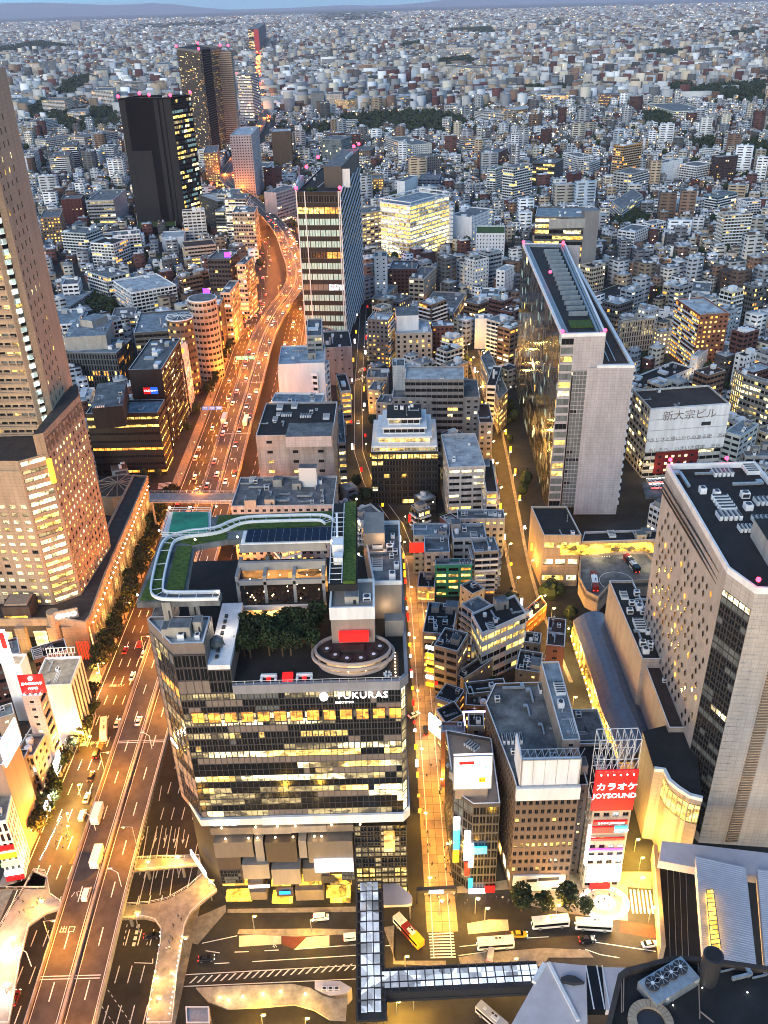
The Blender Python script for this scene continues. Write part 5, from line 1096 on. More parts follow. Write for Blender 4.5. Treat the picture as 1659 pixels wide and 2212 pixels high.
# ------------------------------------------------------------------ right of the trunk road: glass tower
GT=B('glass_tower','green-glass office tower with red beacons and diagonal louvres beside the expressway','building','10',(285,1255),(562,1262),(690,1100),by=2245,st='curtain',pal='teal',wall=(.015,.018,.02),roof='roof_dark',side='punch',spal='dark',clutter=4,bw=4.2,fh=8.2,wf=.97,hf=.62,run=.75,indiv=True,fl=['teal']*7+['glass_teal:4 lit_yellow:1','glass_dark:4 lit_orange:1']+['teal']*3+['lit_yellow:3 lit_orange:2 glass_teal:2','glass_dark:4 lit_dim:1'])
rt=GT.root;q=GT.poly;hh=GT.h
ps=sorted(q,key=lambda p:p[1]);fl_,fr2=sorted(ps[:2]);bl2,br2=sorted(ps[2:])
A,Bq=Vector(fr2),Vector(br2);b=MB()
u=(Bq-A).normalized();n=Vector((u.y,-u.x));L=(Bq-A).length
for k_ in range(26):
 z0=-22+k_*5.6
 for t in range(8):
  za,zb2=z0+22*t/8,z0+22*(t+1)/8
  if za>2 and zb2<hh+4:p,p2=A+u*L*t/8+n*.5,A+u*L*(t+1)/8+n*.5;b.bar((*p,za),(*p2,zb2),.55)
b.build('diagonal_louvres','coping',rt,'stuff')
b=MB();u2=(Vector(fr2)-Vector(fl_)).normalized()
for t in(0,.19,.96,1):p=Vector(fl_)+(Vector(fr2)-Vector(fl_))*t;b.box(p.x,p.y-.4,0,.7,1,hh+1.5)
b.build('white_fin','frame_light',rt)
b=MB();c1=Vector(fl_)+Vector((2,14));b.prism([(fr2[0]-12,fr2[1]+22),(fr2[0]+1,fr2[1]+20),(br2[0],br2[1]),(br2[0]-13,br2[1]+2)],hh,hh+15,0,1);b.build('rooftop_core',['metal_dark','roof_grey'],rt)
b=MB();b.box(fr2[0]+6,(fr2[1]+br2[1])/2+14,hh,.6,26,17,-.18);b.box(fr2[0]+1,fr2[1]+22,hh,12,.5,13);b.build('roof_screen_wall','frame_light',rt)
b=MB();b.face([(fl_[0]+.5,fl_[1]+2,hh+.5),(fl_[0]+.5,fl_[1]+36,hh+14),(fl_[0]+.5,fl_[1]+36,hh+.5)]);b.prism([(fl_[0]-.6,fl_[1]+1),(fl_[0],fl_[1]+1),(fl_[0]+3,fl_[1]+40),(fl_[0]-.6,fl_[1]+40)],60,hh+6);b.build('white_side_sail','white',rt)
b=MB();[b.ball((fl_[0]+7+rnd.uniform(0,10),fl_[1]+6+rnd.uniform(-2,3),hh+1.5),rnd.uniform(1,2))for i in range(16)];b.build('roof_shrubs','leaf',rt,'stuff')
for p,z in((fl_,3),(fr2,3),((fl_[0]+6,fl_[1]+34),12),((fl_[0]+14,fl_[1]+52),16),((br2[0]-4,br2[1]-6),17),(br2,18)):beacon(rt,p[0],p[1],hh+z,1.3)
for i in range(9):b=MB();b.bar((fl_[0]+4+i*1.3,fl_[1]+16,hh+1),(fl_[0]+12+i*1.3,fl_[1]+40,hh+3),.3,0)
b.build('roof_rail','coping',rt)
# ------------------------------------------------------------------ blocks between the trunk road and the slab tower (t11)
def T1(*a,**k):return B(a[0],a[1],a[2],'11',*a[3:],**k)
k=T1('grey_box_building','large plain grey box building with few windows and crowded plant roof, by the trunk road','building',(12,1200),(515,1190),(545,975),h=44,st='small',pal='few',wall=(.27,.26,.265),roof='roof_dark',bw=11,fh=5.4,wf=.22,hf=.3,clutter=18,side='vert',spal='grey',kinds=['duct','unit_row','air_unit','unit_row']);box_on(k.root,'11',(205,1195),(505,1190),(525,1100),k.h,k.h+5.5,'lilac_panel',name='plant_screen')
k=T1('plant_roof_building','low building crammed with ducts, tanks and white pipes behind the roof garden','building',(-150,1659),(520,1650),(530,1460),h=30,st='punch',pal='few',wall=(.3,.3,.32),roof='roof_grey',clutter=26,kinds=['duct','unit_row','air_unit','stair_box','duct'],big=1.2);box_on(k.root,'11',(290,1400),(405,1400),(400,1370),30,40,'frame_light',name='cooling_frame')
T1('white_block','white-walled block with raised front parapet behind the grey box building','building',(110,975),(440,980),(560,920),h=42,st='blank',wall='white',roof='roof_blue',clutter=6)
T1('white_block','pale block with concrete stair tower and blue roof terrace, third back from the grey box','building',(155,770),(415,790),(440,700),h=40,st='wide',pal='few',wall='white',roof='roof_blue',clutter=6)
T1('white_block','white block with tiled blank wall just below the glass tower','building',(160,720),(460,720),(465,600),h=46,st='blank',wall='coping',roof='roof_light',clutter=8)
k=T1('stair_tower_block','tall grey block with open steel frame on top at the glass tower foot','building',(345,530),(445,540),(445,430),h=55,st='wide',pal='grey',wall='tile_grey',roof='roof_grey',clutter=2)
T1('grey_block','grey block with black-framed roof and green wall beside the narrow back street','building',(460,622),(640,612),(620,505),by=850,st='small',pal='few',wall=(.3,.3,.31),roof='roof_dark',clutter=6,skip=.5)
T1('curved_block','grey building with curved lit bay windows along the back street','building',(560,1230),(600,1240),(580,1000),h=26,st='ribbon',pal='half',wall=(.3,.3,.32),side='ribbon',clutter=2)
T1('small_block','small triangular-roofed grey house by the back street crossing','house',(560,880),(635,900),(600,790),h=22,st='wide',pal='warm',wall=(.36,.34,.33),roof='roof_brown',clutter=1,side='wide')
T1('slim_tower','slim dark brown tower with pink-lit balconies on its right flank','apartment tower',(735,440),(875,440),(912,392),by=755,st='punch',pal='glass_dark:5 lit_yellow:1 lit_orange:1',wall=(.13,.12,.125),roof='roof_light',side='balcony',spal='warm',clutter=3)
k=T1('beige_tower','beige apartment tower with stepped white rooftop block in the centre','apartment tower',(925,535),(1165,520),(1140,440),by=735,st='punch',pal='glass_dark:8 lit_yellow:1',wall='beige_wall',roof='roof_light',clutter=5,bw=4.4,wf=.4,hf=.55,trim='white');box_on(k.root,'11',(930,400),(1075,400),(1060,340),k.h,k.h+11,'white',name='penthouse')
T1('dark_flats','dark maroon flats with white-framed roof beside the beige tower','apartment block',(1165,480),(1300,475),(1260,440),by=680,st='punch',pal='few',wall=(.1,.045,.04),roof='roof_blue',clutter=3)
T1('long_office','long grey office with rows of square windows and a pale blue upper roof','building',(905,950),(1475,945),(1440,830),by=1270,st='punch',pal='glass_dark:5 lit_yellow:1.4 lit_white:.6',wall=(.2,.2,.21),roof='roof_grey',clutter=3,bw=4.2,wf=.46,hf=.4)
T1('upper_office','upper step of the long grey office with a big flat pale blue roof','building',(985,828),(1372,828),(1350,745),h=43,st='ribbon',pal='few',wall=(.19,.19,.2),roof='roof_light',clutter=1,fh=4)
T1('stair_tower','square blue-grey stair tower at the left end of the long grey office','tower',(905,740),(985,740),(985,690),h=46,st='blank',wall=(.3,.35,.4),clutter=1)
k=T1('stepped_office','dark glass office with pale stepped terraces round its crown','building',(765,1305),(1202,1300),(1165,1120),h=30,st='ribbon',pal='glass_dark:9 lit_yellow:1',wall=(.012,.014,.015),roof='roof_light',clutter=0,fh=3.6,hf=.7,fl=['glass_dark:6 lit_yellow:1','dark','glass_dark:6 lit_white:1','dark','glass_dark:4 lit_yellow:2','dark','glass_dark:3 lit_yellow:1','glass_dark:1 lit_yellow:2'])
rt=k.root;q0=k.poly
for i in range(4):
 ii=inset(q0,1.2+i*2.6);z=k.h+i*4.0;FB=Bld('x','x','x',(0,0,0),'coping',True);bpy.data.objects.remove(FB.root);FB.root=rt
 for j in range(4):FB.facade(ii[j],ii[(j+1)%4],z,z+3.2,'ribbon','lit_yellow:3 lit_dim:1' if i<2 else 'glass_dark:4 lit_dim:1',hf=.6,fh=3.2)
 FB.finish();a_=inset(q0,.4+i*2.6);b=MB();b.prism(a_,z+3.2,z+4.0,0,1);b.build('terrace_band',['coping','coping' if i<3 else 'roof_dark'],rt)
clut(rt,inset(q0,11),k.h+16,6)
T1('side_office','grey office with paired strip windows right of the stepped office','building',(1270,1402),(1512,1395),(1445,1180),h=31,st='wide',pal='glass_dark:6 lit_white:2 lit_yellow:1',wall=(.38,.37,.37),roof='roof_light',clutter=5,bw=6.4,wf=.86,hf=.45)
T1('side_annex','low grey annex with rounded balconies right of the strip-windowed office','building',(1515,1560),(1592,1565),(1555,1350),h=22,st='balcony',pal='warm',wall=(.36,.33,.3),roof='roof_brown',clutter=1)
T1('corner_annex','mauve-roofed annex at the right end of the long grey office','building',(1470,1110),(1560,1110),(1535,985),h=24,st='punch',pal='few',wall=(.22,.21,.23),roof='roof_brown',clutter=1)
T1('barrel_building','barrel-roofed tan building with ribbed curved flank and dome end','building',(1130,310),(1300,400),(1390,260),by=470,st='punch',pal='warm',wall=(.33,.30,.27),roof='roof_grey',clutter=5,side='office')
T1('white_slim','white slim tower with small dark windows rising behind the slim brown tower','apartment tower',(785,20),(868,22),(870,-10),by=330,st='small',pal='few',wall='white',clutter=1)
T1('maroon_block','maroon apartment block behind the beige tower','apartment block',(885,95),(1060,105),(1080,50),by=300,st='punch',pal='few',wall=(.1,.035,.035),roof='roof_grey',clutter=4)
T1('beige_flats','beige flats with tall stair gable between maroon block and barrel roof','apartment block',(1015,160),(1110,170),(1190,90),by=340,st='wide',pal='few',wall='beige_wall',side='punch',clutter=3)
T1('white_flats','white corner flats with a blue rooftop sign panel','apartment block',(1475,280),(1590,290),(1605,230),by=440,st='punch',pal='few',wall='white',side='punch',spal='warm',clutter=3)
T1('white_flats','white flats with dark square windows above the blue-signed corner','apartment block',(1580,110),(1640,115),(1700,80),by=300,st='punch',pal='dark',wall='white',roof='roof_light',clutter=2)
T1('glass_gable','grey-white block with a dark triangular glass gable','building',(1445,430),(1560,430),(1540,400),by=620,st='blank',wall='coping',roof='roof_blue',clutter=2)
T1('row_building','tan long building with tilted skylights following the curved lamp-lit street','building',(1480,680),(1600,960),(1659,900),h=22,st='office',pal='half',wall='beige_wall',roof='roof_grey',clutter=3,ortho=False)
T1('row_building','white pipe-roofed row building with open roof hatch at the curved street','building',(1530,830),(1580,870),(1620,740),h=25,st='wide',pal='few',wall='coping',roof='roof_dark',clutter=2)
T1('small_block','small beige stepped house at the back street crossing','house',(735,810),(870,815),(880,755),h=15,st='punch',pal='few',wall='beige_wall',clutter=3)
T1('small_block','narrow cream house just in front of the stepped beige one','house',(740,900),(820,900),(860,840),h=16,st='punch',pal='warm',wall='beige_wall',clutter=2)
T1('small_block','dark little house wedged behind the stepped office','house',(790,990),(900,985),(930,930),h=18,st='punch',pal='few',wall=(.25,.25,.27),clutter=2)
T1('angled_house','narrow house with angled dark glass roof behind the slim brown tower','house',(810,260),(835,300),(940,210),by=400,st='punch',pal='few',wall='beige_wall',roof='roof_blue',clutter=2)
T1('dark_house','dark low house with teal roof box in front of the beige tower','house',(840,310),(950,320),(1030,280),by=410,st='punch',pal='warm',wall=(.15,.14,.15),clutter=3)
# ------------------------------------------------------------------ t12 : small buildings right of the shopping street
def T2(*a,**k):return B(a[0],a[1],a[2],'12',*a[3:],**k)
k=T2('teal_house','teal-fronted gabled house with red brick shop floor','house',(1185,385),(1425,380),(1415,340),by=575,st='wide',pal='warm',wall=(.02,.22,.18),roof='roof_grey',clutter=4)
T2('round_corner_house','cream round-cornered building glowing at street level, left of the teal house','house',(1070,500),(1180,530),(1190,430),by=620,st='ribbon',pal='warm',wall='beige_wall',roof='roof_dark',clutter=3,hf=.35)
T2('small_block','grey balconied block right of the teal house','building',(1440,430),(1580,430),(1560,330),by=565,st='balcony',pal='warm',wall=(.35,.36,.37),clutter=4)
T2('small_block','grey flat-roofed block with curved roof edge behind a red neon sign','building',(1115,300),(1280,300),(1270,200),h=20,st='punch',pal='warm',wall=(.25,.27,.3),clutter=2)
T2('small_block','blue-grey roofed block above the curved-roof one','building',(1040,190),(1280,190),(1275,110),h=20,st='punch',pal='few',wall=(.24,.29,.32),roof='roof_blue',clutter=5)
T2('small_block','pale pair of buildings with stacked roof boxes near the lamp-lit street','building',(1300,210),(1520,205),(1510,110),h=22,st='wide',pal='few',wall=(.42,.43,.45),clutter=6)
T2('small_block','dark grey block topped by many small ducts between teal house and lamps','building',(1440,300),(1600,290),(1570,200),h=21,st='balcony',pal='few',wall=(.22,.22,.22),clutter=6)
T2('small_block','pale blue-roofed block at the back, next to the side annex','building',(1330,80),(1640,80),(1620,20),h=20,st='punch',pal='few',wall=(.3,.31,.33),roof='roof_grey',clutter=7)
T2('curved_flats','white curved building with two strip windows and black roof decks','building',(1420,700),(1490,830),(1780,700),h=24,st='ribbon',pal='glass_dark:4 lit_yellow:2 lit_orange:1',wall='coping',roof='roof_dark',clutter=6,ortho=False,side='ribbon',fh=4.5)
k=T2('neon_flatiron','flatiron building with stacked orange and yellow lit sign floors at the street bend','building',(1115,980),(1245,985),(1290,900),by=1200,st='ribbon',pal='gold',wall=(.3,.2,.1),roof='roof_dark',side='ribbon',clutter=5,fh=3.3);rt=k.root;fr_=sorted(k.poly,key=lambda p:p[1])[:2];fr_.sort();A,Bq=Vector(fr_[0]),Vector(fr_[1]);m2=(A+Bq)/2;rz=math.atan2((Bq-A).y,(Bq-A).x)
for i in range(6):b=MB();b.box(m2.x,m2.y-.5,1.5+i*3.6,(Bq-A).length+.6,.5,1.5,rz);b.build('sign_band',['print_yellow','screen_white','print_yellow','orange_fin','print_yellow','screen_white'][i],rt)
T2('roof_block','dark roofed block with grey stair boxes beside the shopping street','building',(1100,830),(1300,840),(1330,640),h=20,st='wide',pal='warm',wall=(.2,.17,.16),roof='roof_dark',clutter=9,kinds=['stair_box','air_unit','duct'],side='wide')
T2('roof_block','dark roofed block carrying a hexagonal tank and vents next to the flatiron','building',(1180,900),(1330,950),(1400,830),h=22,st='wide',pal='few',wall=(.25,.22,.2),roof='roof_dark',clutter=6,side='wide')
T2('brick_flats','brown brick block with lit balconies right of the flatiron','building',(1300,900),(1420,905),(1450,850),by=1100,st='balcony',pal='warm',wall=(.22,.1,.06),clutter=4)
T2('angled_wall_house','house with pale blank angled wall and black roof','house',(1330,1080),(1370,1130),(1560,1000),by=1260,st='small',pal='few',wall='beige_wall',roof='roof_dark',clutter=3,skip=.4)
T2('roof_block','tangled dark roof of railings and vents by the bright blank billboard','building',(1200,1230),(1310,1300),(1380,1200),h=14,st='wide',pal='warm',wall=(.16,.14,.13),roof='roof_dark',clutter=6)
k=T2('screen_house','small building with a blazing white video screen on the street corner','building',(1190,1330),(1250,1420),(1370,1360),h=15,st='wide',pal='warm',wall=(.2,.16,.13),roof='roof_dark',clutter=3,ortho=False);rt=k.root;p=W('12',1215,1400,10);b=MB();b.box(p[0]-1.5,p[1]-1,5,7,.5,8,-.9);b.build('video_screen','screen_white',rt);lamp('screen_light',(p[0]-5,p[1]-2,9),1500,(1,.8,.55),rt,1)
T2('brick_house','reddish house with small windows and roof railings behind the corner building','house',(1225,1480),(1380,1480),(1400,1410),h=24,st='small',pal='few',wall=(.25,.11,.08),roof='roof_light',clutter=4)
k=T2('hut_house','grey stair-box house with a purple-white neon outline on its roof','house',(1400,1440),(1505,1440),(1500,1350),h=32,st='small',pal='off',wall=(.3,.27,.26),roof='roof_dark',clutter=2);p=sorted(k.poly,key=lambda p:-p[1])[0]
b=MB();b.bar((k.poly[0][0]-1,p[1],33),(k.poly[0][0]+7,p[1],33),.3);b.bar((k.poly[0][0]-1,p[1],33),(k.poly[0][0]-1,p[1]-6,33),.3);mat('neon_violet',(.6,.5,1),.5,emit=(.6,.5,1),es=3,noise=0);b.build('neon_outline','neon_violet',k.root)
T2('roof_block','brown wooden-roofed block with glowing orange window near the hut house','building',(1380,1300),(1530,1310),(1560,1220),h=18,st='wide',pal='warm',wall=(.25,.15,.08),roof='roof_brown',clutter=2)
T2('roof_block','dark roof with a ridge of cables behind the brown office','building',(1400,1230),(1659,1200),(1659,1120),h=19,st='small',pal='few',wall=(.14,.13,.13),roof='roof_dark',clutter=8)
g=W('12',1065,240,16);b=MB();b.box(g[0],g[1],12,7,.6,5);tag(b.build('red_neon_sign','red_glow'),'red glowing neon roof sign above the shopping street','sign')
# ------------------------------------------------------------------ t22 left : buildings along the lamp-lit street
def T3(*a,**k):return B(a[0],a[1],a[2],'22',*a[3:],**k)
k=T3('red_terrace_bar','round-ended bar building with strings of orange light on three balconies','building',(40,700),(80,760),(215,640),by=840,st='ribbon',pal='lit_orange:5 lit_yellow:1',wall=(.4,.15,.04),roof='roof_dark',clutter=6,ortho=False,side='ribbon')
T3('dark_row','dark row building with grey roof boxes below the balcony bar','building',(60,900),(170,900),(180,830),h=18,st='punch',pal='few',wall=(.16,.14,.13),roof='roof_dark',clutter=5)
T3('dark_row','dark maroon narrow block with white water boxes on its roof','building',(210,900),(330,920),(340,740),h=23,st='small',pal='few',wall=(.1,.04,.03),roof='roof_brown',clutter=5)
T3('dark_row','brown block of small dark windows by the barrel-roofed hall','building',(0,1100),(165,1090),(190,960),h=20,st='small',pal='off',wall=(.13,.11,.1),roof='roof_dark',clutter=8)
# ------------------------------------------------------------------ t21 : right of the slab tower
def T4(*a,**k):return B(a[0],a[1],a[2],'21',*a[3:],**k)
k=T4('sign_wall_building','brown-roofed building with a broad white sign wall above dark red windows','building',(832,895),(893,1020),(1405,985),by=1465,st='ribbon',pal='few',side='office',spal='half',wall=(.45,.45,.43),roof='roof_brown',clutter=3,fh=4,indiv=True,bw=4);rt=k.root
q=k.poly;C0=min(q,key=lambda p:p[1]);R1=max(q,key=lambda p:p[0]);A,Bq=Vector(C0),Vector(R1);u=(Bq-A).normalized();n=Vector((u.y,-u.x));L=(Bq-A).length;rz=math.atan2(u.y,u.x);hh=k.h;m2=(A+Bq)/2+n*.5
for i in range(4):b=MB();z1=hh+.8-i*(hh*.155);b.box(m2.x,m2.y,z1-hh*.15,L+1,.9,hh*.148,rz);b.build('sign_wall_panel','white',rt)
b=MB();p=A+u*L*.73+n*1;b.box(p.x,p.y,hh-hh*.26,L*.12,.3,hh*.05,rz);b.build('dark_opening','metal_dark',rt)
for s_,z,ss in(('新大宗ビル',.07,6.0),('やさしさと思いやりのある街　渋谷',.40,2.9),('あしたへ　いきいき健康　渋谷',.55,2.9)):p=A+u*L*.5+n*1.05;text(s_,'wall_lettering',(p.x,p.y,hh*(1-z)+.8-2),ss,'panel_taupe',rt,(PI/2,0,rz),ext=.02)
mat('dark_red',(.16,.012,.012),.7,noise=.15);b=MB();p=A+u*L*.42+n*.35;b.box(p.x,p.y,hh*.06,L*.56,.5,hh*.32,rz);b.build('red_wall','dark_red',rt)
for i in range(6):
 for j in range(3):p=A+u*L*(.2+i*.085)+n*.65;part('window',PM[pick('glass_dark:2 lit_white:2')],rt,(p.x,p.y,hh*(.11+j*.1)),rz,(1.6,1,1.5))
T4('arched_wall_building','cream building with tall arched windows right of the slab tower roof','building',(690,440),(715,450),(920,425),by=680,st='vert',pal='glass_dark:3 lit_dim:1',side='vert',wall='beige_wall',roof='roof_brown',clutter=4)
T4('lit_cornice_building','cream building with a warmly lit cornice of small windows','building',(905,500),(950,520),(1140,500),by=660,st='punch',pal='on',side='punch',wall='beige_wall',roof='roof_dark',clutter=6)
T4('red_brick_flats','red brick apartment block with white roof and lit balconies','apartment block',(1060,300),(1215,405),(1352,358),by=770,st='punch',pal='warm',side='balcony',spal='warm',wall=(.23,.09,.05),roof='roof_light',clutter=3)
T4('white_silo','white rounded silo-like building with a few lit round windows','building',(1170,660),(1200,680),(1290,610),by=820,st='small',pal='half',side='small',wall='white',roof='roof_light',clutter=0)
T4('long_school','long grey-white building with a bank of fans on its roof beside the slab tower','building',(812,800),(830,890),(1165,750),by=960,st='punch',pal='few',side='wide',wall='coping',roof='roof_dark',clutter=12,kinds=['unit_row','air_unit'])
T4('garden_roof_hall','low dark hall with hedge-edged garden roof','building',(500,270),(660,340),(890,250),by=400,st='wide',pal='half',side='wide',wall=(.06,.06,.035),roof='roof_dark',clutter=8,fh=9)
T4('octagon_window_house','small cream house with octagonal windows','house',(945,380),(1040,385),(1060,370),by=470,st='small',pal='dark',wall='white',clutter=1)
T4('black_top_house','white house with a big black glass top storey','house',(1155,250),(1280,255),(1290,190),by=330,st='blank',wall='coping',roof='roof_grey',clutter=3)
T4('dark_green_hall','dark hall with low strip of lit slots at the far right','building',(1300,280),(1330,285),(1590,260),by=380,st='punch',pal='few',wall=(.03,.045,.045),roof='roof_dark',clutter=6)
T4('yellow_window_office','office with pale blue roof beams and rows of yellow windows at the right edge','building',(1440,760),(1500,800),(1800,900),by=1130,st='office',pal='half',side='vert',spal='on',wall=(.2,.2,.19),roof='roof_blue',clutter=5,ortho=False)
T4('fluted_side_block','cream block with black half-round balconies left of the yellow-windowed office','building',(1420,800),(1480,840),(1500,760),by=1080,st='balcony',pal='dark',wall='white',clutter=1,occ=False)if 0 else None
T4('open_gallery_block','grey block with open gallery storeys above the hotel slab','building',(1395,1260),(1510,1330),(1760,1330),by=1460,st='wide',pal='dark',side='wide',wall=(.36,.35,.35),roof='roof_grey',clutter=6)
T4('pale_roof_block','pale blue-roofed block between sign wall and yellow-windowed office','building',(1385,1160),(1480,1200),(1600,1120),h=24,st='wide',pal='few',wall=(.35,.4,.42),roof='roof_blue',clutter=4)
T4('small_white_house','white corner house with pink neon-lit side near the right edge','house',(1320,640),(1390,650),(1420,560),by=770,st='wide',pal='warm',wall=(.5,.38,.36),clutter=3)
T4('small_white_house','narrow teal-white tower house behind the neon-lit one','house',(1480,520),(1540,530),(1565,470),by=640,st='balcony',pal='few',wall=(.4,.45,.46),clutter=3)
T4('small_white_house','brown house with a roof garden between slab tower and brick flats','house',(930,290),(1000,300),(1060,260),by=350,st='wide',pal='half',wall=(.2,.13,.1),clutter=2)
cpk=thing('car_park_deck','rooftop parking deck packed with pale cars below the red-windowed wall','car park',(*W('21',1000,1540,10),0));q=ccw([W('21',*p,10)for p in((835,1490),(1190,1480),(1190,1580),(860,1590))]);b=MB();b.prism(q,9,10,bottom=True);b.build('deck','roof_grey',cpk);OCC.append(q)
# ------------------------------------------------------------------ middle distance
def M0(*a,**k):return B(a[0],a[1],a[2],'00',*a[3:],**k)
def M1(*a,**k):return B(a[0],a[1],a[2],'10',*a[3:],**k)
def M2(*a,**k):return B(a[0],a[1],a[2],'20',*a[3:],**k)
mat('near_black',(.004,.005,.007),.9,noise=.1,spec=.05);mat('charcoal',(.016,.018,.022),.8,noise=.1,spec=.1)
k=M0('dark_tower','near-black slab tower with one flank of lit office bands, upper left','building',(775,655),(1115,648),(1245,628),by=1490,st='blank',wall='near_black',roof='roof_dark',side='ribbon',spal='glass_teal:3 glass_grey:3 lit_yellow:3 lit_white:2 lit_dim:2 glass_dark:5',clutter=3,par=2,indiv=True,bw=4.2,fh=5.4,hf=.6,wf=.92,run=.5,ortho=False);rt=k.root;q=sorted(k.poly,key=lambda p:p[0])
A,Bq=Vector(q[0]if q[0][1]<q[1][1]else q[1]),None;fr_=sorted(k.poly,key=lambda p:p[1])[:2];fr_.sort();A,Bq=Vector(fr_[0]),Vector(fr_[1]);u=(Bq-A);n=Vector((u.y,-u.x)).normalized();rz=math.atan2(u.y,u.x)
for t,w_,z in((.66,.3,8),(.35,.62,0)):
 p=A+u*t
for t0,t1,m,o,z1 in((.0,.12,'charcoal',1.2,k.h),(.66,.74,'charcoal',1.0,k.h),(.78,.84,'charcoal',1.2,k.h),(.86,1.0,'charcoal',1.6,k.h),(.12,.5,'charcoal',.8,k.h*.62)):
 p=A+u*(t0+t1)/2+n*o/2;b=MB();b.box(p.x,p.y,0,u.length*(t1-t0),o,z1,rz);b.build('facade_fin',m,rt)
for p in k.poly:beacon(rt,p[0],p[1],k.h+3,1.8)
beacon(rt,*(A+u*.6),k.h+4,1.8)
k=M0('residential_tower','tallest dark residential tower with pale striped flank and red roof lights','apartment tower',(1155,322),(1300,342),(1440,318),by=1040,st='balcony',pal='few',wall=(.16,.15,.15),roof='roof_dark',side='vert',spal='glass_dark:7 lit_yellow:3 lit_orange:1',clutter=0,par=3,indiv=False,bal=1.0,ortho=False,trim='stone_dark');rt=k.root
q=sorted(k.poly,key=lambda p:p[1])[0];R1=max(k.poly,key=lambda p:p[0]);A,Bq=Vector(q),Vector(R1);b=MB();u=Bq-A;L=u.length;u.normalize();n=Vector((u.y,-u.x))
b.prism(ccw([tuple(A+u*L*.12+n*.4),tuple(A+u*L*.5+n*.4),tuple(A+u*L*.5-n*3),tuple(A+u*L*.12-n*3)]),0,k.h+3);b.build('black_recess','near_black',rt)
b=MB()
p=Bq;rz=math.atan2(u.y,u.x)
for i in range(46):b.box(Bq.x+9,Bq.y-6,6+i*3.4,24,30,1.5,0)
b.build('balcony_stripes','beige_wall',rt,'stuff');b=MB();b.box(Bq.x+9,Bq.y-6,0,22,28,162);b.build('balcony_wing','brown_stone',rt)
for p in k.poly+[tuple(Bq+Vector((16,-14)))]:beacon(rt,p[0],p[1],k.h+4,2.2)
k=B('slim_grey_tower','slim grey residential tower right of the tall dark pair','apartment tower','00',(1525,495),(1640,490),(1690,480),by=800,st='balcony',pal='few',wall=(.2,.21,.23),roof='roof_grey',side='balcony',clutter=0,indiv=False,bal=.8,trim='white');beacon(k.root,*k.poly[0],k.h+3,1.8)
M0('blank_office','white office with blank upper wall and grid of dark windows below','building',(1500,890),(1640,885),(1690,830),by=1310,st='punch',pal='dark',wall='lilac_panel',roof='roof_light',clutter=2,fl=['dark']*6+['dark'],base=0)
M0('round_office','grey half-round office with curved lit window bands','building',(600,1290),(740,1310),(820,1240),by=1480,st='ribbon',pal='half',wall=(.33,.33,.34),side='small',spal='grey',clutter=3)
M0('dark_red_block','dark red stepped block left of the near-black tower','building',(395,1310),(530,1300),(550,1270),by=1480,st='small',pal='few',wall=(.07,.02,.02),clutter=1)
M0('brown_block','brown-grey block with lit windows at the left','building',(270,1410),(390,1420),(410,1370),by=1600,st='punch',pal='warm',wall=(.18,.13,.1),clutter=1)
M0('stepped_flats','bright white stepped flats with dark hipped roof block','apartment block',(590,1590),(740,1600),(800,1560),by=1760,st='balcony',pal='apt',wall='white',roof='roof_dark',clutter=2)
M0('stepped_flats','bright white flats stepping down right of the hipped one','apartment block',(740,1545),(915,1530),(940,1500),by=1690,st='balcony',pal='apt',wall='white',clutter=3)
M0('stepped_flats','grey terraced flats below the round office','apartment block',(400,1520),(560,1530),(600,1490),by=1680,st='balcony',pal='few',wall=(.33,.38,.4),clutter=3)
M0('dark_front_office','black-fronted office with small lit squares right of the near-black tower','building',(1300,1275),(1420,1320),(1510,1270),by=1520,st='ribbon',pal='few',wall=(.05,.06,.065),roof='roof_light',clutter=4,side='punch',trim='white')
M0('dark_front_office','lower dark office with a yellow lit screen, right of the black-fronted one','building',(1410,1380),(1480,1385),(1550,1340),by=1560,st='ribbon',pal='half',wall=(.08,.09,.1),roof='roof_light',clutter=2)
M0('white_office','white office with an arched lit window facing the expressway','building',(1480,1370),(1600,1370),(1659,1330),by=1500,st='wide',pal='half',wall='white',clutter=2)
M0('pale_barrel_hall','small hall with a shiny pale barrel roof under the near-black tower','building',(1060,1540),(1200,1550),(1210,1510),h=12,st='blank',wall='coping',roof='roof_light',clutter=0)
M0('garden_block','tan low block with brown garden roof in front of the near-black tower','building',(1205,1620),(1410,1600),(1440,1560),h=18,st='ribbon',pal='half',wall='beige_wall',roof='roof_brown',clutter=0)
M0('podium_block','black podium with grass strip below the near-black tower','building',(895,1480),(1150,1480),(1150,1420),h=8,st='blank',wall='near_black',roof='grass',clutter=0)
M0('tan_office','brown office with lit corner behind the near-black tower, beside the expressway','building',(1330,1000),(1420,1000),(1430,950),by=1200,st='punch',pal='warm',wall=(.2,.13,.09),clutter=1)
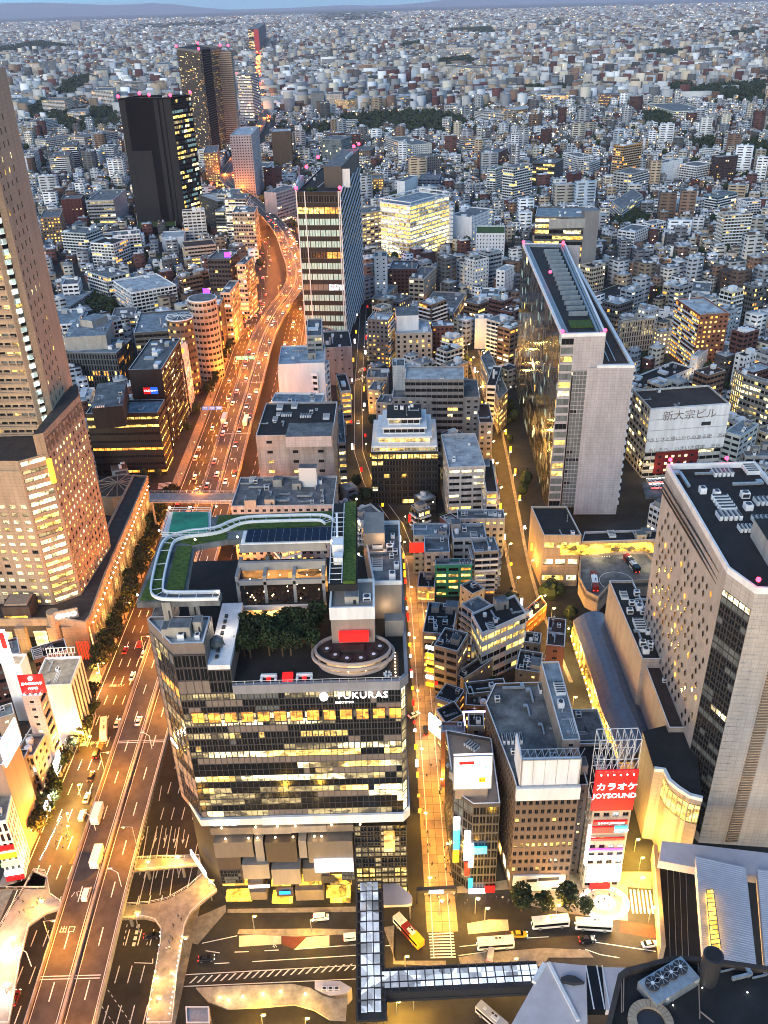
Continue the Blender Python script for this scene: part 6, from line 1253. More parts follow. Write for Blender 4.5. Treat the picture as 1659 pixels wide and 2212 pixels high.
for(x0,y0,x1,y1,dx,dy,by,c,nm)in((20,665,120,660,60,-25,730,(.55,.6,.62),'white slatted'),(300,650,420,655,60,-20,750,(.42,.32,.22),'warm-lit tan'),(420,650,560,620,40,-15,700,(.45,.33,.2),'orange-lit beige'),(590,600,735,590,20,-20,710,(.55,.5,.42),'cream slatted'),
 (600,470,700,460,20,-15,530,(.45,.42,.3),'yellow-cream'),(190,415,300,400,90,-5,480,(.5,.34,.2),'long orange-lit'),(745,540,860,545,50,-10,620,(.3,.24,.2),'brown-grey'),(150,800,240,800,130,-25,900,(.4,.44,.44),'pale grey'),
 (290,830,370,835,20,-20,890,(.5,.52,.53),'white finned'),(300,920,510,890,20,-20,960,(.42,.4,.36),'long cream'),(550,900,770,860,20,-25,930,(.42,.36,.32),'long pinkish'),(440,735,560,730,20,-20,790,(.45,.45,.45),'light grey'),
 (410,940,500,950,15,-25,1110,(.1,.09,.09),'dark brown slim'),(330,1010,450,1020,20,-30,1150,(.17,.14,.12),'brown'),(150,1000,220,1005,30,-25,1140,(.4,.42,.45),'pale lilac'),(560,990,640,1000,20,-25,1110,(.6,.64,.7),'bluish white'),
 (660,960,740,965,25,-20,1080,(.45,.5,.5),'mint grey'),(1020,420,1100,420,10,-15,480,(.5,.53,.55),'white cube'),(940,540,1060,545,40,-10,570,(.45,.47,.48),'low white'),(465,140,520,140,10,-8,200,(.35,.3,.25),'tallish distant tan')):
 M0('apartment_slab',nm+' apartment slab standing far off at the upper left, %s'%('behind the dark woods' if y0<700 else 'between the woods and the near-black tower'),'apartment block',(x0,y0),(x1,y1),(x1+dx,y1+dy),by=by,st='balcony',pal='apt',wall=c,clutter=2,indiv=False,side='vert',bal=.6)
k=M1('lit_office','brightly lit cream glass office with white roof frame, centre','building',(912,1300),(1020,1350),(1275,1280),by=1700,st='ribbon',pal='lit_yellow:6 lit_white:5 lit_dim:1',wall='coping',roof='roof_blue',clutter=3,fh=4.2,hf=.74,side='ribbon',spal='lit_yellow:5 lit_white:6 lit_dim:2 lit_orange:.3',trim='white',indiv=True,bw=5)
b=MB();q=k.poly
for i in range(4):b.bar((*q[i],k.h+4),(*q[(i+1)%4],k.h+4),.6);b.bar((*q[i],k.h),(*q[i],k.h+4),.4)
b.build('roof_frame','white',k.root);p=max(q,key=lambda p:p[0]);b=MB()
for i in range(9):b.box(p[0]+2,p[1]-3,6+i*4.2,4,7,2.4)
b.build('corner_balcony','white',k.root,'stuff')
M1('dark_brown_slab','plain dark brown slab beside the white blank office','building',(110,870),(240,860),(245,840),by=1090,st='blank',wall=(.07,.05,.035),roof='roof_light',side='vert',clutter=1)
M1('grey_tower','blue-grey fluted office cylinder and its darker wing','building',(440,910),(570,915),(640,890),by=1060,st='vert',pal='grey',wall=(.16,.2,.22),side='ribbon',clutter=2)
M1('balcony_slab','pale nine-storey balcony slab in the centre distance','apartment block',(868,900),(1025,950),(1080,915),by=1060,st='balcony',pal='apt',wall=(.52,.52,.48),clutter=3,side='punch',bal=.8)
M1('danchi','cream stepped housing slab with dark red roof edge','apartment block',(760,640),(820,650),(1110,615),by=730,st='balcony',pal='apt',wall=(.5,.47,.38),roof='roof_light',side='balcony',clutter=6,bal=.8)
M1('hospital_block','warm-lit cream institution block left of the stepped housing slab','building',(575,640),(610,655),(760,630),by=735,st='punch',pal='warm',wall=(.5,.4,.26),side='punch',clutter=5)
M1('grey_cube','dark grey blank cube left of the warm-lit institution','building',(370,610),(455,610),(460,595),by=735,st='blank',wall=(.16,.18,.19),clutter=1,side='blank')
M1('grey_cube','white and brown twin block between grey cube and institution','building',(465,630),(575,615),(580,600),by=730,st='small',pal='few',wall=(.45,.4,.36),clutter=1)
M1('brown_flats','tan brick flats right behind the glass tower','apartment block',(700,1170),(845,1170),(850,1140),by=1270,st='punch',pal='warm',wall=(.33,.2,.1),clutter=2)
M1('blank_wall_block','building with a large blank white wall right of the lit cream office','building',(1295,1405),(1425,1425),(1560,1370),by=1600,st='blank',wall='white',side='punch',spal='few',clutter=4)
M1('green_roof_flats','white flats with a mossy green roof right of the blank white wall','apartment block',(1450,1530),(1640,1530),(1640,1480),by=1720,st='punch',pal='dark',wall='coping',roof='grass',clutter=0,wf=.3)
M1('tan_slab','tan office with brown cornice between glass tower and lit cream office','building',(705,1400),(890,1370),(905,1330),by=1590,st='wide',pal='half',wall='beige_wall',clutter=3)
M1('thin_lit_tower','thin cream tower with lit top storeys touching the lit cream office','building',(850,1420),(915,1420),(920,1380),by=1659,st='punch',pal='half',wall='beige_wall',clutter=1)
M1('navy_block','navy and white angular block above the lit cream office','building',(1075,1170),(1210,1170),(1225,1140),by=1260,st='wide',pal='dark',wall=(.06,.09,.15),clutter=1)
M1('pale_wedge_block','pale wedge-shaped white block left of the navy one','building',(985,1190),(1070,1150),(1080,1120),by=1260,st='blank',wall='coping',clutter=1)
M1('white_glazed_block','grey office with glass front and blank side by the expressway bend','building',(60,1260),(145,1265),(290,1220),by=1480,st='ribbon',pal='grey',wall='lilac_panel',side='blank',clutter=3)
M1('white_low_block','low white block with slit windows beside the expressway bend','building',(0,1090),(95,1090),(130,1060),by=1180,st='wide',pal='dark',wall='white',clutter=1)
M1('dark_wood_flats','brown-grey flats with flat roof left of the long balcony slab','apartment block',(640,990),(760,985),(790,960),by=1040,st='punch',pal='few',wall=(.16,.13,.11),clutter=2)
M1('dark_wood_flats','dark-brown flats just right of the balcony slab','apartment block',(1095,1030),(1225,1020),(1250,1000),by=1150,st='punch',pal='few',wall=(.11,.11,.12),clutter=2)
M1('maroon_flats','maroon flats with arched roof at far right of centre','apartment block',(1450,1000),(1600,1000),(1659,970),by=1110,st='punch',pal='few',wall=(.12,.06,.05),clutter=3)
M1('mint_flats','mint-grey balcony flats below the maroon ones','apartment block',(1510,1110),(1580,1110),(1640,1090),by=1260,st='balcony',pal='apt',wall=(.35,.42,.42),clutter=2)
for(x0,y0,x1,y1,by,c,nm)in((1260,290,1325,290,365,(.1,.11,.13),'dark grey'),(1330,300,1440,310,370,(.42,.4,.38),'pale curved'),(1200,430,1440,450,560,(.5,.45,.33),'yellow-cream'),(1170,550,1380,570,620,(.4,.4,.38),'grey-cream'),
 (505,190,550,190,255,(.12,.13,.18),'dark navy'),(630,180,680,180,225,(.5,.42,.38),'pale pink'),(1480,740,1640,730,800,(.5,.48,.44),'cream'),(1235,690,1310,690,730,(.5,.5,.5),'white'),(1380,910,1480,900,990,(.4,.26,.17),'tan'),(585,800,660,795,860,(.55,.55,.5),'white cube'),(1215,790,1275,780,860,(.5,.52,.52),'white slim')):
 M1('housing_block',nm+' housing block far off in the centre, %s'%('amid the low sprawl' if y0<460 else 'near the dark park trees'),'apartment block',(x0,y0),(x1,y1),(x1+20,y1-14),by=by,st='balcony',pal='apt',wall=c,clutter=1,indiv=False,bal=.5)
k=M2('brown_tower','golden-brown apartment tower with curved balconies, upper right','apartment tower',(665,950),(715,960),(838,940),by=1225,st='balcony',pal='lit_orange:1 glass_dark:6',wall=(.42,.22,.07),side='balcony',roof='roof_light',clutter=2,trim='brown_gold' if 'brown_gold' in MATS else 'beige_wall',bal=1)
k=M2('frame_office','grey office with a tall open portal frame and golden lit floors','building',(140,1420),(470,1425),(500,1360),by=1860,st='ribbon',pal='lit_orange:2 lit_yellow:3 lit_white:1 glass_dark:3',wall=(.1,.1,.1),roof='roof_blue',clutter=5,side='blank',fh=5,hf=.6,wf=.97,trim='coping',kinds=['air_unit','duct']);q=sorted(k.poly,key=lambda p:p[1])[:2];q.sort();p=q[1]
b=MB();b.box(p[0]+5,p[1]+6,0,13,14,k.h+6);b.build('stair_core',(MATS['wall_16_16_16']if 'wall_16_16_16' in MATS else mat('wall_16_16_16',(.16,.16,.165))),k.root);b=MB();b.box(p[0]-1,p[1]-.5,k.h-9,.1,.1,.1);b.box((q[0][0]+q[1][0])/2+5,p[1]-.8,k.h-8,(q[1][0]-q[0][0])*.74,1,8);b.build('portal_beam','tile_grey',k.root)
M2('charcoal_office','charcoal portal-shaped office with stacked yellow strip windows','building',(125,1060),(265,1070),(325,1040),by=1215,st='ribbon',pal='lit_yellow:3 glass_dark:2',wall=(.07,.065,.065),side='blank',clutter=2,fh=5)
M2('grey_flats','grey balcony flats at the left of the charcoal portal office','apartment block',(0,1100),(120,1075),(130,1050),by=1310,st='balcony',pal='apt',wall=(.32,.33,.34),clutter=1)
M2('white_flats','white balcony flats right of the charcoal office','apartment block',(320,1000),(425,1030),(470,1010),by=1140,st='balcony',pal='apt',wall='white',clutter=3)
M2('white_flats','rounded white flats with dark balcony slots beside them','apartment block',(465,1060),(490,1065),(560,1040),by=1150,st='balcony',pal='apt',wall='white',clutter=2)
M2('white_tower','white rounded tower with one big lit oval window','building',(925,1060),(965,1070),(1105,1040),by=1210,st='small',pal='dark',wall='white',side='small',clutter=2,skip=.3)
M2('white_tower','white block of balcony slabs right of the oval-window tower','apartment block',(1110,1070),(1195,1090),(1300,1070),by=1200,st='balcony',pal='apt',wall='white',clutter=1)
M2('plum_tower','dark plum apartment tower at the right','apartment tower',(1300,1020),(1330,1030),(1465,1020),by=1200,st='punch',pal='few',wall=(.045,.03,.035),side='punch',roof='roof_light',clutter=1)
M2('grid_flats','grey-white gridded flats with red box below the golden-brown tower','apartment block',(715,1110),(770,1140),(885,1110),by=1270,st='wide',pal='few',wall=(.4,.4,.4),side='balcony',clutter=3)
M2('maroon_tower','narrow maroon balcony tower left of the golden-brown one','apartment block',(355,1130),(385,1140),(445,1130),by=1270,st='small',pal='few',wall=(.08,.03,.03),side='small',clutter=1)
M2('terraced_villa','long grey-green terraced villa in dark trees','apartment block',(640,1320),(700,1370),(840,1280),h=15,st='balcony',pal='few',wall=(.4,.44,.44),side='balcony',clutter=2,ortho=False)
M2('aqua_school','pale aqua-roofed school block','building',(1020,1310),(1075,1330),(1250,1300),by=1410,st='wide',pal='few',wall=(.4,.44,.5),side='punch',roof='roof_teal' if 'roof_teal' in MATS else 'roof_light',clutter=0)
M2('beige_tower','big beige apartment tower with rounded corners at the right','apartment tower',(1335,1390),(1380,1410),(1560,1400),by=1650,st='balcony',pal='apt',wall=(.5,.46,.38),side='punch',clutter=3,bal=.8)
M2('teal_terraces','dark teal stepped terraces beside the aqua school','apartment block',(1260,1270),(1330,1290),(1460,1260),h=18,st='balcony',pal='few',wall=(.12,.2,.25),side='balcony',clutter=3)
M2('white_flats','white flats with roof hut and square balconies at far right','apartment block',(1460,1300),(1520,1320),(1605,1310),by=1400,st='balcony',pal='few',wall='white',side='punch',clutter=3)
M2('white_villa','white stepped villa with rounded stair head, lower right of centre','house',(740,1480),(790,1520),(880,1480),by=1600,st='wide',pal='dark',wall='white',side='wide',clutter=3)
M2('white_villa','white balcony house behind the rounded stair villa','house',(865,1450),(900,1470),(995,1450),by=1530,st='balcony',pal='few',wall='white',side='balcony',clutter=3)
M2('brick_hall','wide hall with a shallow hipped pale roof, far left of the red road','hall',(10,700),(20,720),(165,700),h=14,st='wide',pal='few',wall=(.4,.3,.2),roof='roof_light',clutter=0)
M2('white_school','long white school of three storeys seen above the low houses','school',(865,680),(1045,730),(1180,700),by=780,st='wide',pal='off',wall=(.6,.62,.55),side='wide',clutter=2)
M2('long_flats','long dark brown flats with lit windows beside the red tail-lights','apartment block',(440,620),(560,610),(740,610),by=690,st='punch',pal='warm',wall=(.12,.1,.1),side='punch',clutter=3)
M2('long_flats','long cream balcony flats left of the red tail-lights','apartment block',(30,620),(330,625),(340,610),by=680,st='balcony',pal='warm',wall=(.42,.34,.26),clutter=3,bal=.5)
M2('green_courts','white building with lit corner roof lines at the far right edge','building',(1550,890),(1620,870),(1680,850),by=960,st='wide',pal='few',wall=(.5,.55,.56),roof='roof_light',clutter=1)
for(x0,y0,x1,y1,by,c,nm)in((210,490,400,500,550,(.36,.35,.35),'pale curved'),(400,530,530,530,570,(.36,.33,.3),'warm grey'),(690,470,800,465,540,(.2,.21,.24),'slate grey'),(810,430,1050,440,490,(.38,.38,.4),'lilac-grey slatted'),(70,440,140,440,510,(.4,.4,.42),'light grey'),(100,150,150,150,200,(.5,.42,.4),'white-pink'),
 (930,510,1010,500,530,(.55,.6,.6),'white low'),(625,390,650,390,440,(.5,.6,.62),'thin pale blue'),(1210,980,1300,985,1020,(.55,.6,.62),'aqua-white'),(1370,570,1470,560,590,(.6,.65,.66),'white dome-roofed')):
 M2('housing_block',nm+' block far off on the right, %s'%('above the dark woods' if y0<500 else 'close to the dark woods'),'apartment block',(x0,y0),(x1,y1),(x1+16,y1-10),by=by,st='balcony',pal='apt',wall=c,clutter=1,indiv=False,bal=.5)
k=B('red_lit_tower','distant tower with a glowing red edge strip and red lights','building','10',(-20,180),(25,190),(75,150),by=340,st='ribbon',pal='half',wall=(.05,.04,.06),side='blank',clutter=0,indiv=False);p=max(k.poly,key=lambda p:p[0]);b=MB();b.box(p[0]-8,p[1]-22,0,26,14,k.h,.0);b.build('red_glowing_flank',[mat('red_flank',(.12,.01,.015),.6,emit=(.7,.03,.04),es=.22,noise=.2)],k.root)
for i_,(x,y,h_,st_,c_,lb)in enumerate(((-136,975,42,'office',(.3,.26,.22),'tan office walling off the trunk road bend, nearest of a row'),(-152,1035,45,'balcony',(.2,.17,.16),'brown balcony block second in the row at the road bend'),(-170,1095,40,'ribbon',(.4,.4,.4),'pale ribbon-windowed block third in the row at the road bend'),(-190,1150,30,'punch',(.14,.12,.12),'dark block last in the row at the road bend'),(-66,985,34,'office',(.33,.3,.28),'grey office on the inner side of the trunk road bend'),(-60,925,30,'balcony',(.5,.5,.5),'white balcony block on the inner side of the trunk road bend'))):
 bld('road_office',lb,'building',[(x-15,y-14),(x+9,y-18),(x+9,y+16),(x-15,y+20)],h_,st_,'half',wall=c_,clutter=5,indiv=False)
# ------------------------------------------------------------------ filler city on an occupancy raster
X0,Y0,CS,NX,NY=-1100,100,4,600,560
occ=np.zeros((NX,NY),bool)
def burn(poly,grow=2.0):
 c=Vector((sum(p[0]for p in poly)/len(poly),sum(p[1]for p in poly)/len(poly)));pg=[(c.x+(p[0]-c.x)*(1+grow/max(4,(Vector(p)-c).length)),c.y+(p[1]-c.y)*(1+grow/max(4,(Vector(p)-c).length)))for p in poly]
 a=int((min(p[0]for p in pg)-X0)/CS);b_=int((max(p[0]for p in pg)-X0)/CS)+1;c0=int((min(p[1]for p in pg)-Y0)/CS);d=int((max(p[1]for p in pg)-Y0)/CS)+1
 for i in range(max(0,a),min(NX,b_)):
  for j in range(max(0,c0),min(NY,d)):
   if not occ[i,j]and inside(pg,X0+(i+.5)*CS,Y0+(j+.5)*CS):occ[i,j]=True
OCC.append(ccw([W('21',*p)for p in((820,1440),(1400,1430),(1400,1600),(830,1610))]));OCC.append(ccw([W('22',*p)for p in((430,240),(980,220),(1060,480),(430,560))]))
for p in OCC:burn(p)
def burnline(pts,w):
 for p in dense(pts,3):
  a,b_=int((p[0]-w-X0)/CS),int((p[0]+w-X0)/CS)+1;c0,d=int((p[1]-w-Y0)/CS),int((p[1]+w-Y0)/CS)+1
  occ[max(0,a):max(0,b_),max(0,c0):max(0,d)]=True
burnline(RN,29);burnline([p for p in RF if p[1]<2300],18);burnline(LANE[:4],4.5);burnline(LANE[3:],3);burnline(RST,4.5);burnline([p for p in EXP if p[1]<2300],10)
occ[:,:int((232-Y0)/CS)]=True
occ[int((-60-X0)/CS):int((60-X0)/CS),:int((240-Y0)/CS)]=True
PARKS=[]
def park(t,pts):
 q=ccw([W(t,*p,6)for p in pts]);PARKS.append(q);burn(q,0);return q
P_A=park('00',[(150,700),(350,640),(420,520),(590,480),(600,560),(380,690),(200,780)]);P_B=park('00',[(150,740),(440,720),(760,700),(780,780),(500,870),(400,800),(300,770)]);P_C=park('00',[(0,310),(250,270),(480,300),(0,350)])
P_D=park('10',[(240,850),(560,780),(600,740),(1120,720),(1300,740),(1400,800),(1280,860),(900,830),(600,840),(300,890)]);P_E=park('20',[(880,590),(1050,540),(1240,560),(1659,520),(1659,660),(1200,640),(1000,610)]);P_F=park('20',[(1480,1040),(1560,900),(1700,870),(1700,1080)])
P_G=park('20',[(850,740),(960,730),(1040,770),(1000,800),(870,800)]);P_H=park('20',[(1140,930),(1300,890),(1400,930),(1200,950)]);P_I=park('01',[(540,320),(620,260),(740,290),(760,370),(560,385)]);P_J=park('20',[(640,1400),(760,1350),(900,1420),(680,1460)])
P_K=park('10',[(1190,400),(1400,370),(1460,410),(1250,440)]);P_L=park('10',[(940,290),(1090,270),(1100,290),(950,310)]);P_M=park('10',[(1280,190),(1560,180),(1560,215),(1280,215)]);P_N=park('20',[(850,340),(1120,330),(1100,370),(900,370)]);P_O=park('10',[(380,85),(800,75),(900,125),(500,140)])
P_P=park('20',[(0,570),(500,560),(520,590),(0,600)]);P_Q=park('20',[(100,150),(340,120),(340,160),(100,180)]);P_R=park('20',[(1360,220),(1600,180),(1600,215),(1380,245)]);P_S=park('00',[(900,165),(1500,140),(1500,165),(900,190)])
COLS=[('pale grey',(.42,.44,.46)),('white',(.62,.64,.66)),('mid-grey',(.26,.27,.29)),('cream',(.48,.45,.38)),('tan',(.34,.26,.18)),('brown',(.16,.1,.07)),('dark grey',(.09,.095,.1)),('bluish grey',(.28,.33,.38)),('maroon',(.1,.04,.035)),('sand',(.42,.36,.28)),('off-white',(.55,.56,.55))]
ROOFS=[('flat grey roof','roof_grey',None),('pale roof','roof_light',None),('dark roof','roof_dark',None),('bluish roof','roof_blue',None),('brown roof','roof_brown',None)]
TOPS=[('a water tank','water_tank'),('a stair hut','stair_box'),('air units','air_unit'),('duct runs','duct'),('rows of vents','unit_row')]
LMK=[('the near-black tower',-258,1100),('the green-glass tower',-40,690),('the lit cream office',*W('10',1100,1660)),('the golden-brown tower',*W('20',750,1225)),('the slab tower',98,460),('the portal-framed office',*W('20',320,1800)),('the trunk road bend',-100,960),('the long balcony slab',*W('10',970,1060)),
 ('the beige right-hand tower',*W('20',1450,1650)),('the tan hotel tower',-130,400),('the park trees',*W('10',1100,800)),('the red brick flats',*W('21',1200,770)),('the sign wall building',*W('21',1100,1465)),('the blank white wall',*W('10',1400,1600)),('the terraced white flats',*W('01',900,420)),('the aqua school',*W('20',1100,1400)),('the barrel-roofed block',*W('11',1300,470)),('the plum tower',*W('20',1380,1200)),('the stepped white flats',*W('00',700,1700)),('the shopping street',13,330)]
used=set();NUMW=['','','two','three','four','five','six','seven','eight','nine','ten','eleven','twelve','thirteen','fourteen','fifteen']
def label_for(x,y,nf,cn,w,wide):
 L=sorted(LMK,key=lambda l:(l[1]-x)**2+(l[2]-y)**2)
 for l in L[:5]:
  dx,dy=x-l[1],y-l[2];k=math.hypot(dx,dy);side=('right of' if dx>0 else 'left of')if abs(dx)>abs(dy)*.8 else('behind' if dy>0 else 'in front of')
  dist='just ' if k<60 else '' if k<150 else 'well ' if k<260 else 'far '
  yield '%s%s %s'%(dist,side,l[0])
R2=random.Random(5)
FILL=[]
def try_place(x,y,w,d,a):
 c,s_=math.cos(a),math.sin(a);cells=[]
 for i in range(int(w/CS)+2):
  for j in range(int(d/CS)+2):
   u,v=min(i*CS,w)-w/2,min(j*CS,d)-d/2;gx,gy=int((x+u*c-v*s_-X0)/CS),int((y+u*s_+v*c-Y0)/CS)
   if not(0<=gx<NX and 0<=gy<NY)or occ[gx,gy]:return False
   cells.append((gx,gy))
 for g in cells:occ[g]=True
 return True
def district(x,y):return math.radians(22*math.sin(x*.004+1.3)+18*math.sin(y*.003+x*.002)+9*math.sin(y*.011))
for PASS in range(3):
 yy=236.0+PASS*5
 while yy<(2330 if PASS==0 else 1300):
  span=yy*.47+70;xx=-span
  step=10.5 if yy<900 else 12
  while xx<span:
   x=xx+R2.uniform(-3,3);y=yy+R2.uniform(-3,3);big=R2.random()
   near=yy<820
   if near and big<.42:w,d,h=R2.uniform(13,21),R2.uniform(10,17),R2.uniform(15,31)
   elif near and big<.75:w,d,h=R2.uniform(9,14),R2.uniform(8,13),R2.uniform(11,22)
   elif near:w,d,h=R2.uniform(7,10),R2.uniform(7,10),R2.uniform(8,15)
   elif big<.13:w,d,h=R2.uniform(13,28),R2.uniform(10,16),R2.uniform(14,38)
   elif big<.45:w,d,h=R2.uniform(9,15),R2.uniform(8,13),R2.uniform(8,17)
   else:w,d,h=R2.uniform(7,11),R2.uniform(7,10),R2.uniform(5.5,9.5)
   if y<480:h=min(h,17+6*R2.random())
   for dd in(0,):
    a=district(x,y)
    if try_place(x,y,w,d,a):FILL.append((x,y,w-1.2,d-1.2,h,a))
   xx+=step*R2.uniform(.8,1.2)
  yy+=11
def score(f):return f[2]*(f[4]+f[3])/(f[0]**2+f[1]**2)
FILL.sort(key=score,reverse=True)
NIND=165
for x,y,w,d,h,a in FILL[:NIND]:
 nf=max(2,min(15,round(h/3.2)))
 for tr in range(60):
  cn,col=R2.choice(COLS);rn,rm,_=R2.choice(ROOFS);tn,tk=R2.choice(TOPS)
  kind='apartment block' if h>14 else 'building' if h>9 else 'house';wide='wide' if w>16 else 'narrow' if w<9.5 else 'boxy'
  rel=list(label_for(x,y,nf,cn,w,wide))[min(tr//14,4)]
  lb='%s %s %s-storey %s with %s, %s'%(wide,cn,NUMW[nf],kind,rn if tr%2 else tn,rel)
  if lb not in used and len(lb.split())<=16:break
 used.add(lb)
 c,s_=math.cos(a),math.sin(a);q=[(x+u*w/2*c-v*d/2*s_,y+u*w/2*s_+v*d/2*c)for u,v in((-1,-1),(1,-1),(1,1),(-1,1))]
 st=R2.choice(['balcony','punch','balcony','wide','office','ribbon']if h>12 else['punch','wide','punch','small'])
 bld('apartment_block' if h>14 else 'small_building' if h>9 else 'small_house',lb,kind,q,h,st,R2.choice(['few','apt','off','few','warm']if y<650 else['few','apt','apt','off']),wall=col,roof=rm,clutter=max(1,min(5,int(w*d/50))),kinds=[tk,tk,'air_unit','stair_box'],indiv=y<420,group='low and middling buildings filling the blocks',occ=False)
# the rest of the city: one mass of blocks, every block with its own size, colour and windows
vm,fm,cm_=[],[],[]
def attr_mat(name,rough=.85):
 m=bpy.data.materials.new(name);m.use_nodes=True;n=m.node_tree;b=n.nodes['Principled BSDF'];b.inputs['Roughness'].default_value=rough;b.inputs['Specular IOR Level'].default_value=.3
 a=n.nodes.new('ShaderNodeAttribute');a.attribute_name='tint';n.links.new(a.outputs['Color'],b.inputs['Base Color']);MATS[name]=m;return m
attr_mat('town_paint')
def city(name,label_,items,win=True,eaves=False):
 """items: x,y,w,d,h,a,(r,g,b),(roof rgb)"""
 I=np.array([(i[0],i[1],i[2],i[3],i[4],i[5])for i in items]);n=len(I);col=np.array([i[6]for i in items]);rc=np.array([i[7]for i in items])
 c,s_=np.cos(I[:,5]),np.sin(I[:,5]);V=np.zeros((n,8,3))
 for k,(u,v)in enumerate(((-1,-1),(1,-1),(1,1),(-1,1))):
  X=I[:,0]+u*I[:,2]/2*c-v*I[:,3]/2*s_;Y=I[:,1]+u*I[:,2]/2*s_+v*I[:,3]/2*c
  V[:,k,0]=X;V[:,k,1]=Y;V[:,k+4,0]=X;V[:,k+4,1]=Y;V[:,k+4,2]=I[:,4]
 F=np.array([(0,1,5,4),(1,2,6,5),(2,3,7,6),(3,0,4,7),(4,5,6,7)]);FF=(F[None]+(np.arange(n)*8)[:,None,None]).reshape(-1,4)
 T=np.zeros((n,5,4));T[:,:,3]=1;T[:,:4,:3]=col[:,None];T[:,4,:3]=rc
 Vs=[V.reshape(-1,3)];Fs=[FF];Ts=[T.reshape(-1,4)];off=n*8
 if win:
  rs=np.random.RandomState(3);vv,tt=[],[]
  for k,it in enumerate(items):
   x,y,w,d,h,a=it[:6];nf=int(h/3.3);ca,sa=math.cos(a),math.sin(a)
   if h<8 and rs.rand()<.3:continue
   faces=[((0,-d/2-.12),w,(1,0)),((-w/2-.12,0),d,(0,1))if x>0 else((w/2+.12,0),d,(0,1))]
   for(cx,cy),L,(ux,uy)in faces:
    for f in range(nf):
     z=(f+.5)*h/max(1,nf);seg=1 if h<12 else 2
     for g in range(seg):
      m_=L/seg;c0=-L/2+m_*(g+.5);hw=m_*rs.uniform(.25,.4);px_,py_=cx+ux*c0,cy+uy*c0
      P=[(px_-ux*hw,py_-uy*hw,z-.7),(px_+ux*hw,py_+uy*hw,z-.7),(px_+ux*hw,py_+uy*hw,z+.7),(px_-ux*hw,py_-uy*hw,z+.7)]
      vv+=[(x+p[0]*ca-p[1]*sa,y+p[0]*sa+p[1]*ca,p[2])for p in P];q_=rs.uniform(.01,.05);tt.append((q_,q_,q_*1.1,1))
  vv=np.array(vv);m=len(tt);Vs.append(vv);Fs.append(np.arange(m*4).reshape(-1,4)+off);Ts.append(np.array(tt));off+=m*4
 V=np.concatenate(Vs);Fc=np.concatenate(Fs);T=np.concatenate(Ts);me=bpy.data.meshes.new(name)
 me.vertices.add(len(V));me.vertices.foreach_set('co',V.ravel());me.loops.add(Fc.size);me.loops.foreach_set('vertex_index',Fc.ravel());me.polygons.add(len(Fc));me.polygons.foreach_set('loop_start',np.arange(0,Fc.size,4));me.polygons.foreach_set('loop_total',np.full(len(Fc),4));me.update()
 at_=me.attributes.new('tint','FLOAT_COLOR','FACE');at_.data.foreach_set('color',T.ravel());me.materials.append(MATS['town_paint']);o=bpy.data.objects.new(name,me);COL.objects.link(o)
 return tag(o,label_,'buildings',None,'stuff')
def rcol(r):
 n,c=r.choice(COLS);k=r.uniform(.5,1.25);c=tuple(v*k for v in c);g=r.choice([(.2,.215,.23),(.42,.46,.49),(.05,.052,.056),(.24,.29,.34),(.12,.09,.08),(.33,.36,.38),(.1,.105,.11),(.5,.54,.57)]);g=tuple(v*k for v in g);return c,g
its=[(x,y,w,d,h,a)+rcol(R2)for x,y,w,d,h,a in FILL[NIND:]]
city('middle_distance_town','dense town of small grey and white buildings filling the middle distance',its)
# small roof boxes for them
its2=[]
for x,y,w,d,h,a,c,g in its:
 for k in range(2 if w<12 else 4):
  s_=R2.uniform(1,2.6)if w<12 else R2.uniform(1.5,4);its2.append((x+R2.uniform(-.3,.3)*w,y+R2.uniform(-.3,.3)*d,s_,s_*R2.uniform(.6,1.2),h+R2.uniform(.8,2.4),a,g if R2.random()<.5 else(.45,.47,.5),(.5,.52,.55)))
city('middle_distance_roof_units','small stair huts and tanks on the roofs of the middle distance town',its2,False)
far=[];yy=2330.
def inpark(x,y):return any(inside(p,x,y)for p in PARKS)
while yy<26000:
 k=yy/2330;span=yy*.46+60;st=11.5*k**.8;xx=-span
 while xx<span:
  x=xx+R2.uniform(-.3,.3)*st;y=yy+R2.uniform(-.3,.3)*st
  if yy<9000 and(inpark(x,y)or abs(x-(-228-(y-1898)*.11))<16):xx+=st;continue
  hh=R2.choice([6,7,8,9,7,10])*(1+.03*k);t=R2.random()
  den=.5+.5*math.sin(x*.0017+2)*math.sin(y*.0011)
  if t<(.05+.07*den if yy<3500 else .02+.03*den):hh=R2.uniform(16,36)
  elif t<.3:hh=R2.uniform(9,16)
  fw_,fd_=max(st*R2.uniform(.45,1.1),hh*.75),st*R2.uniform(.4,.8)
  if t>.985:fw_,fd_,hh=R2.uniform(34,75),12,R2.uniform(12,26)
  far.append((x,y,fw_,fd_,hh,district(x,y))+rcol(R2));xx+=st*R2.uniform(.9,1.15)
 yy+=st*1.0
n1=[f for f in far if f[1]<5200];n2=[f for f in far if f[1]>=5200]
city('distant_town','low sprawling town reaching to the horizon',n1,False);city('horizon_town','hazy band of tiny blocks along the horizon',n2,False)
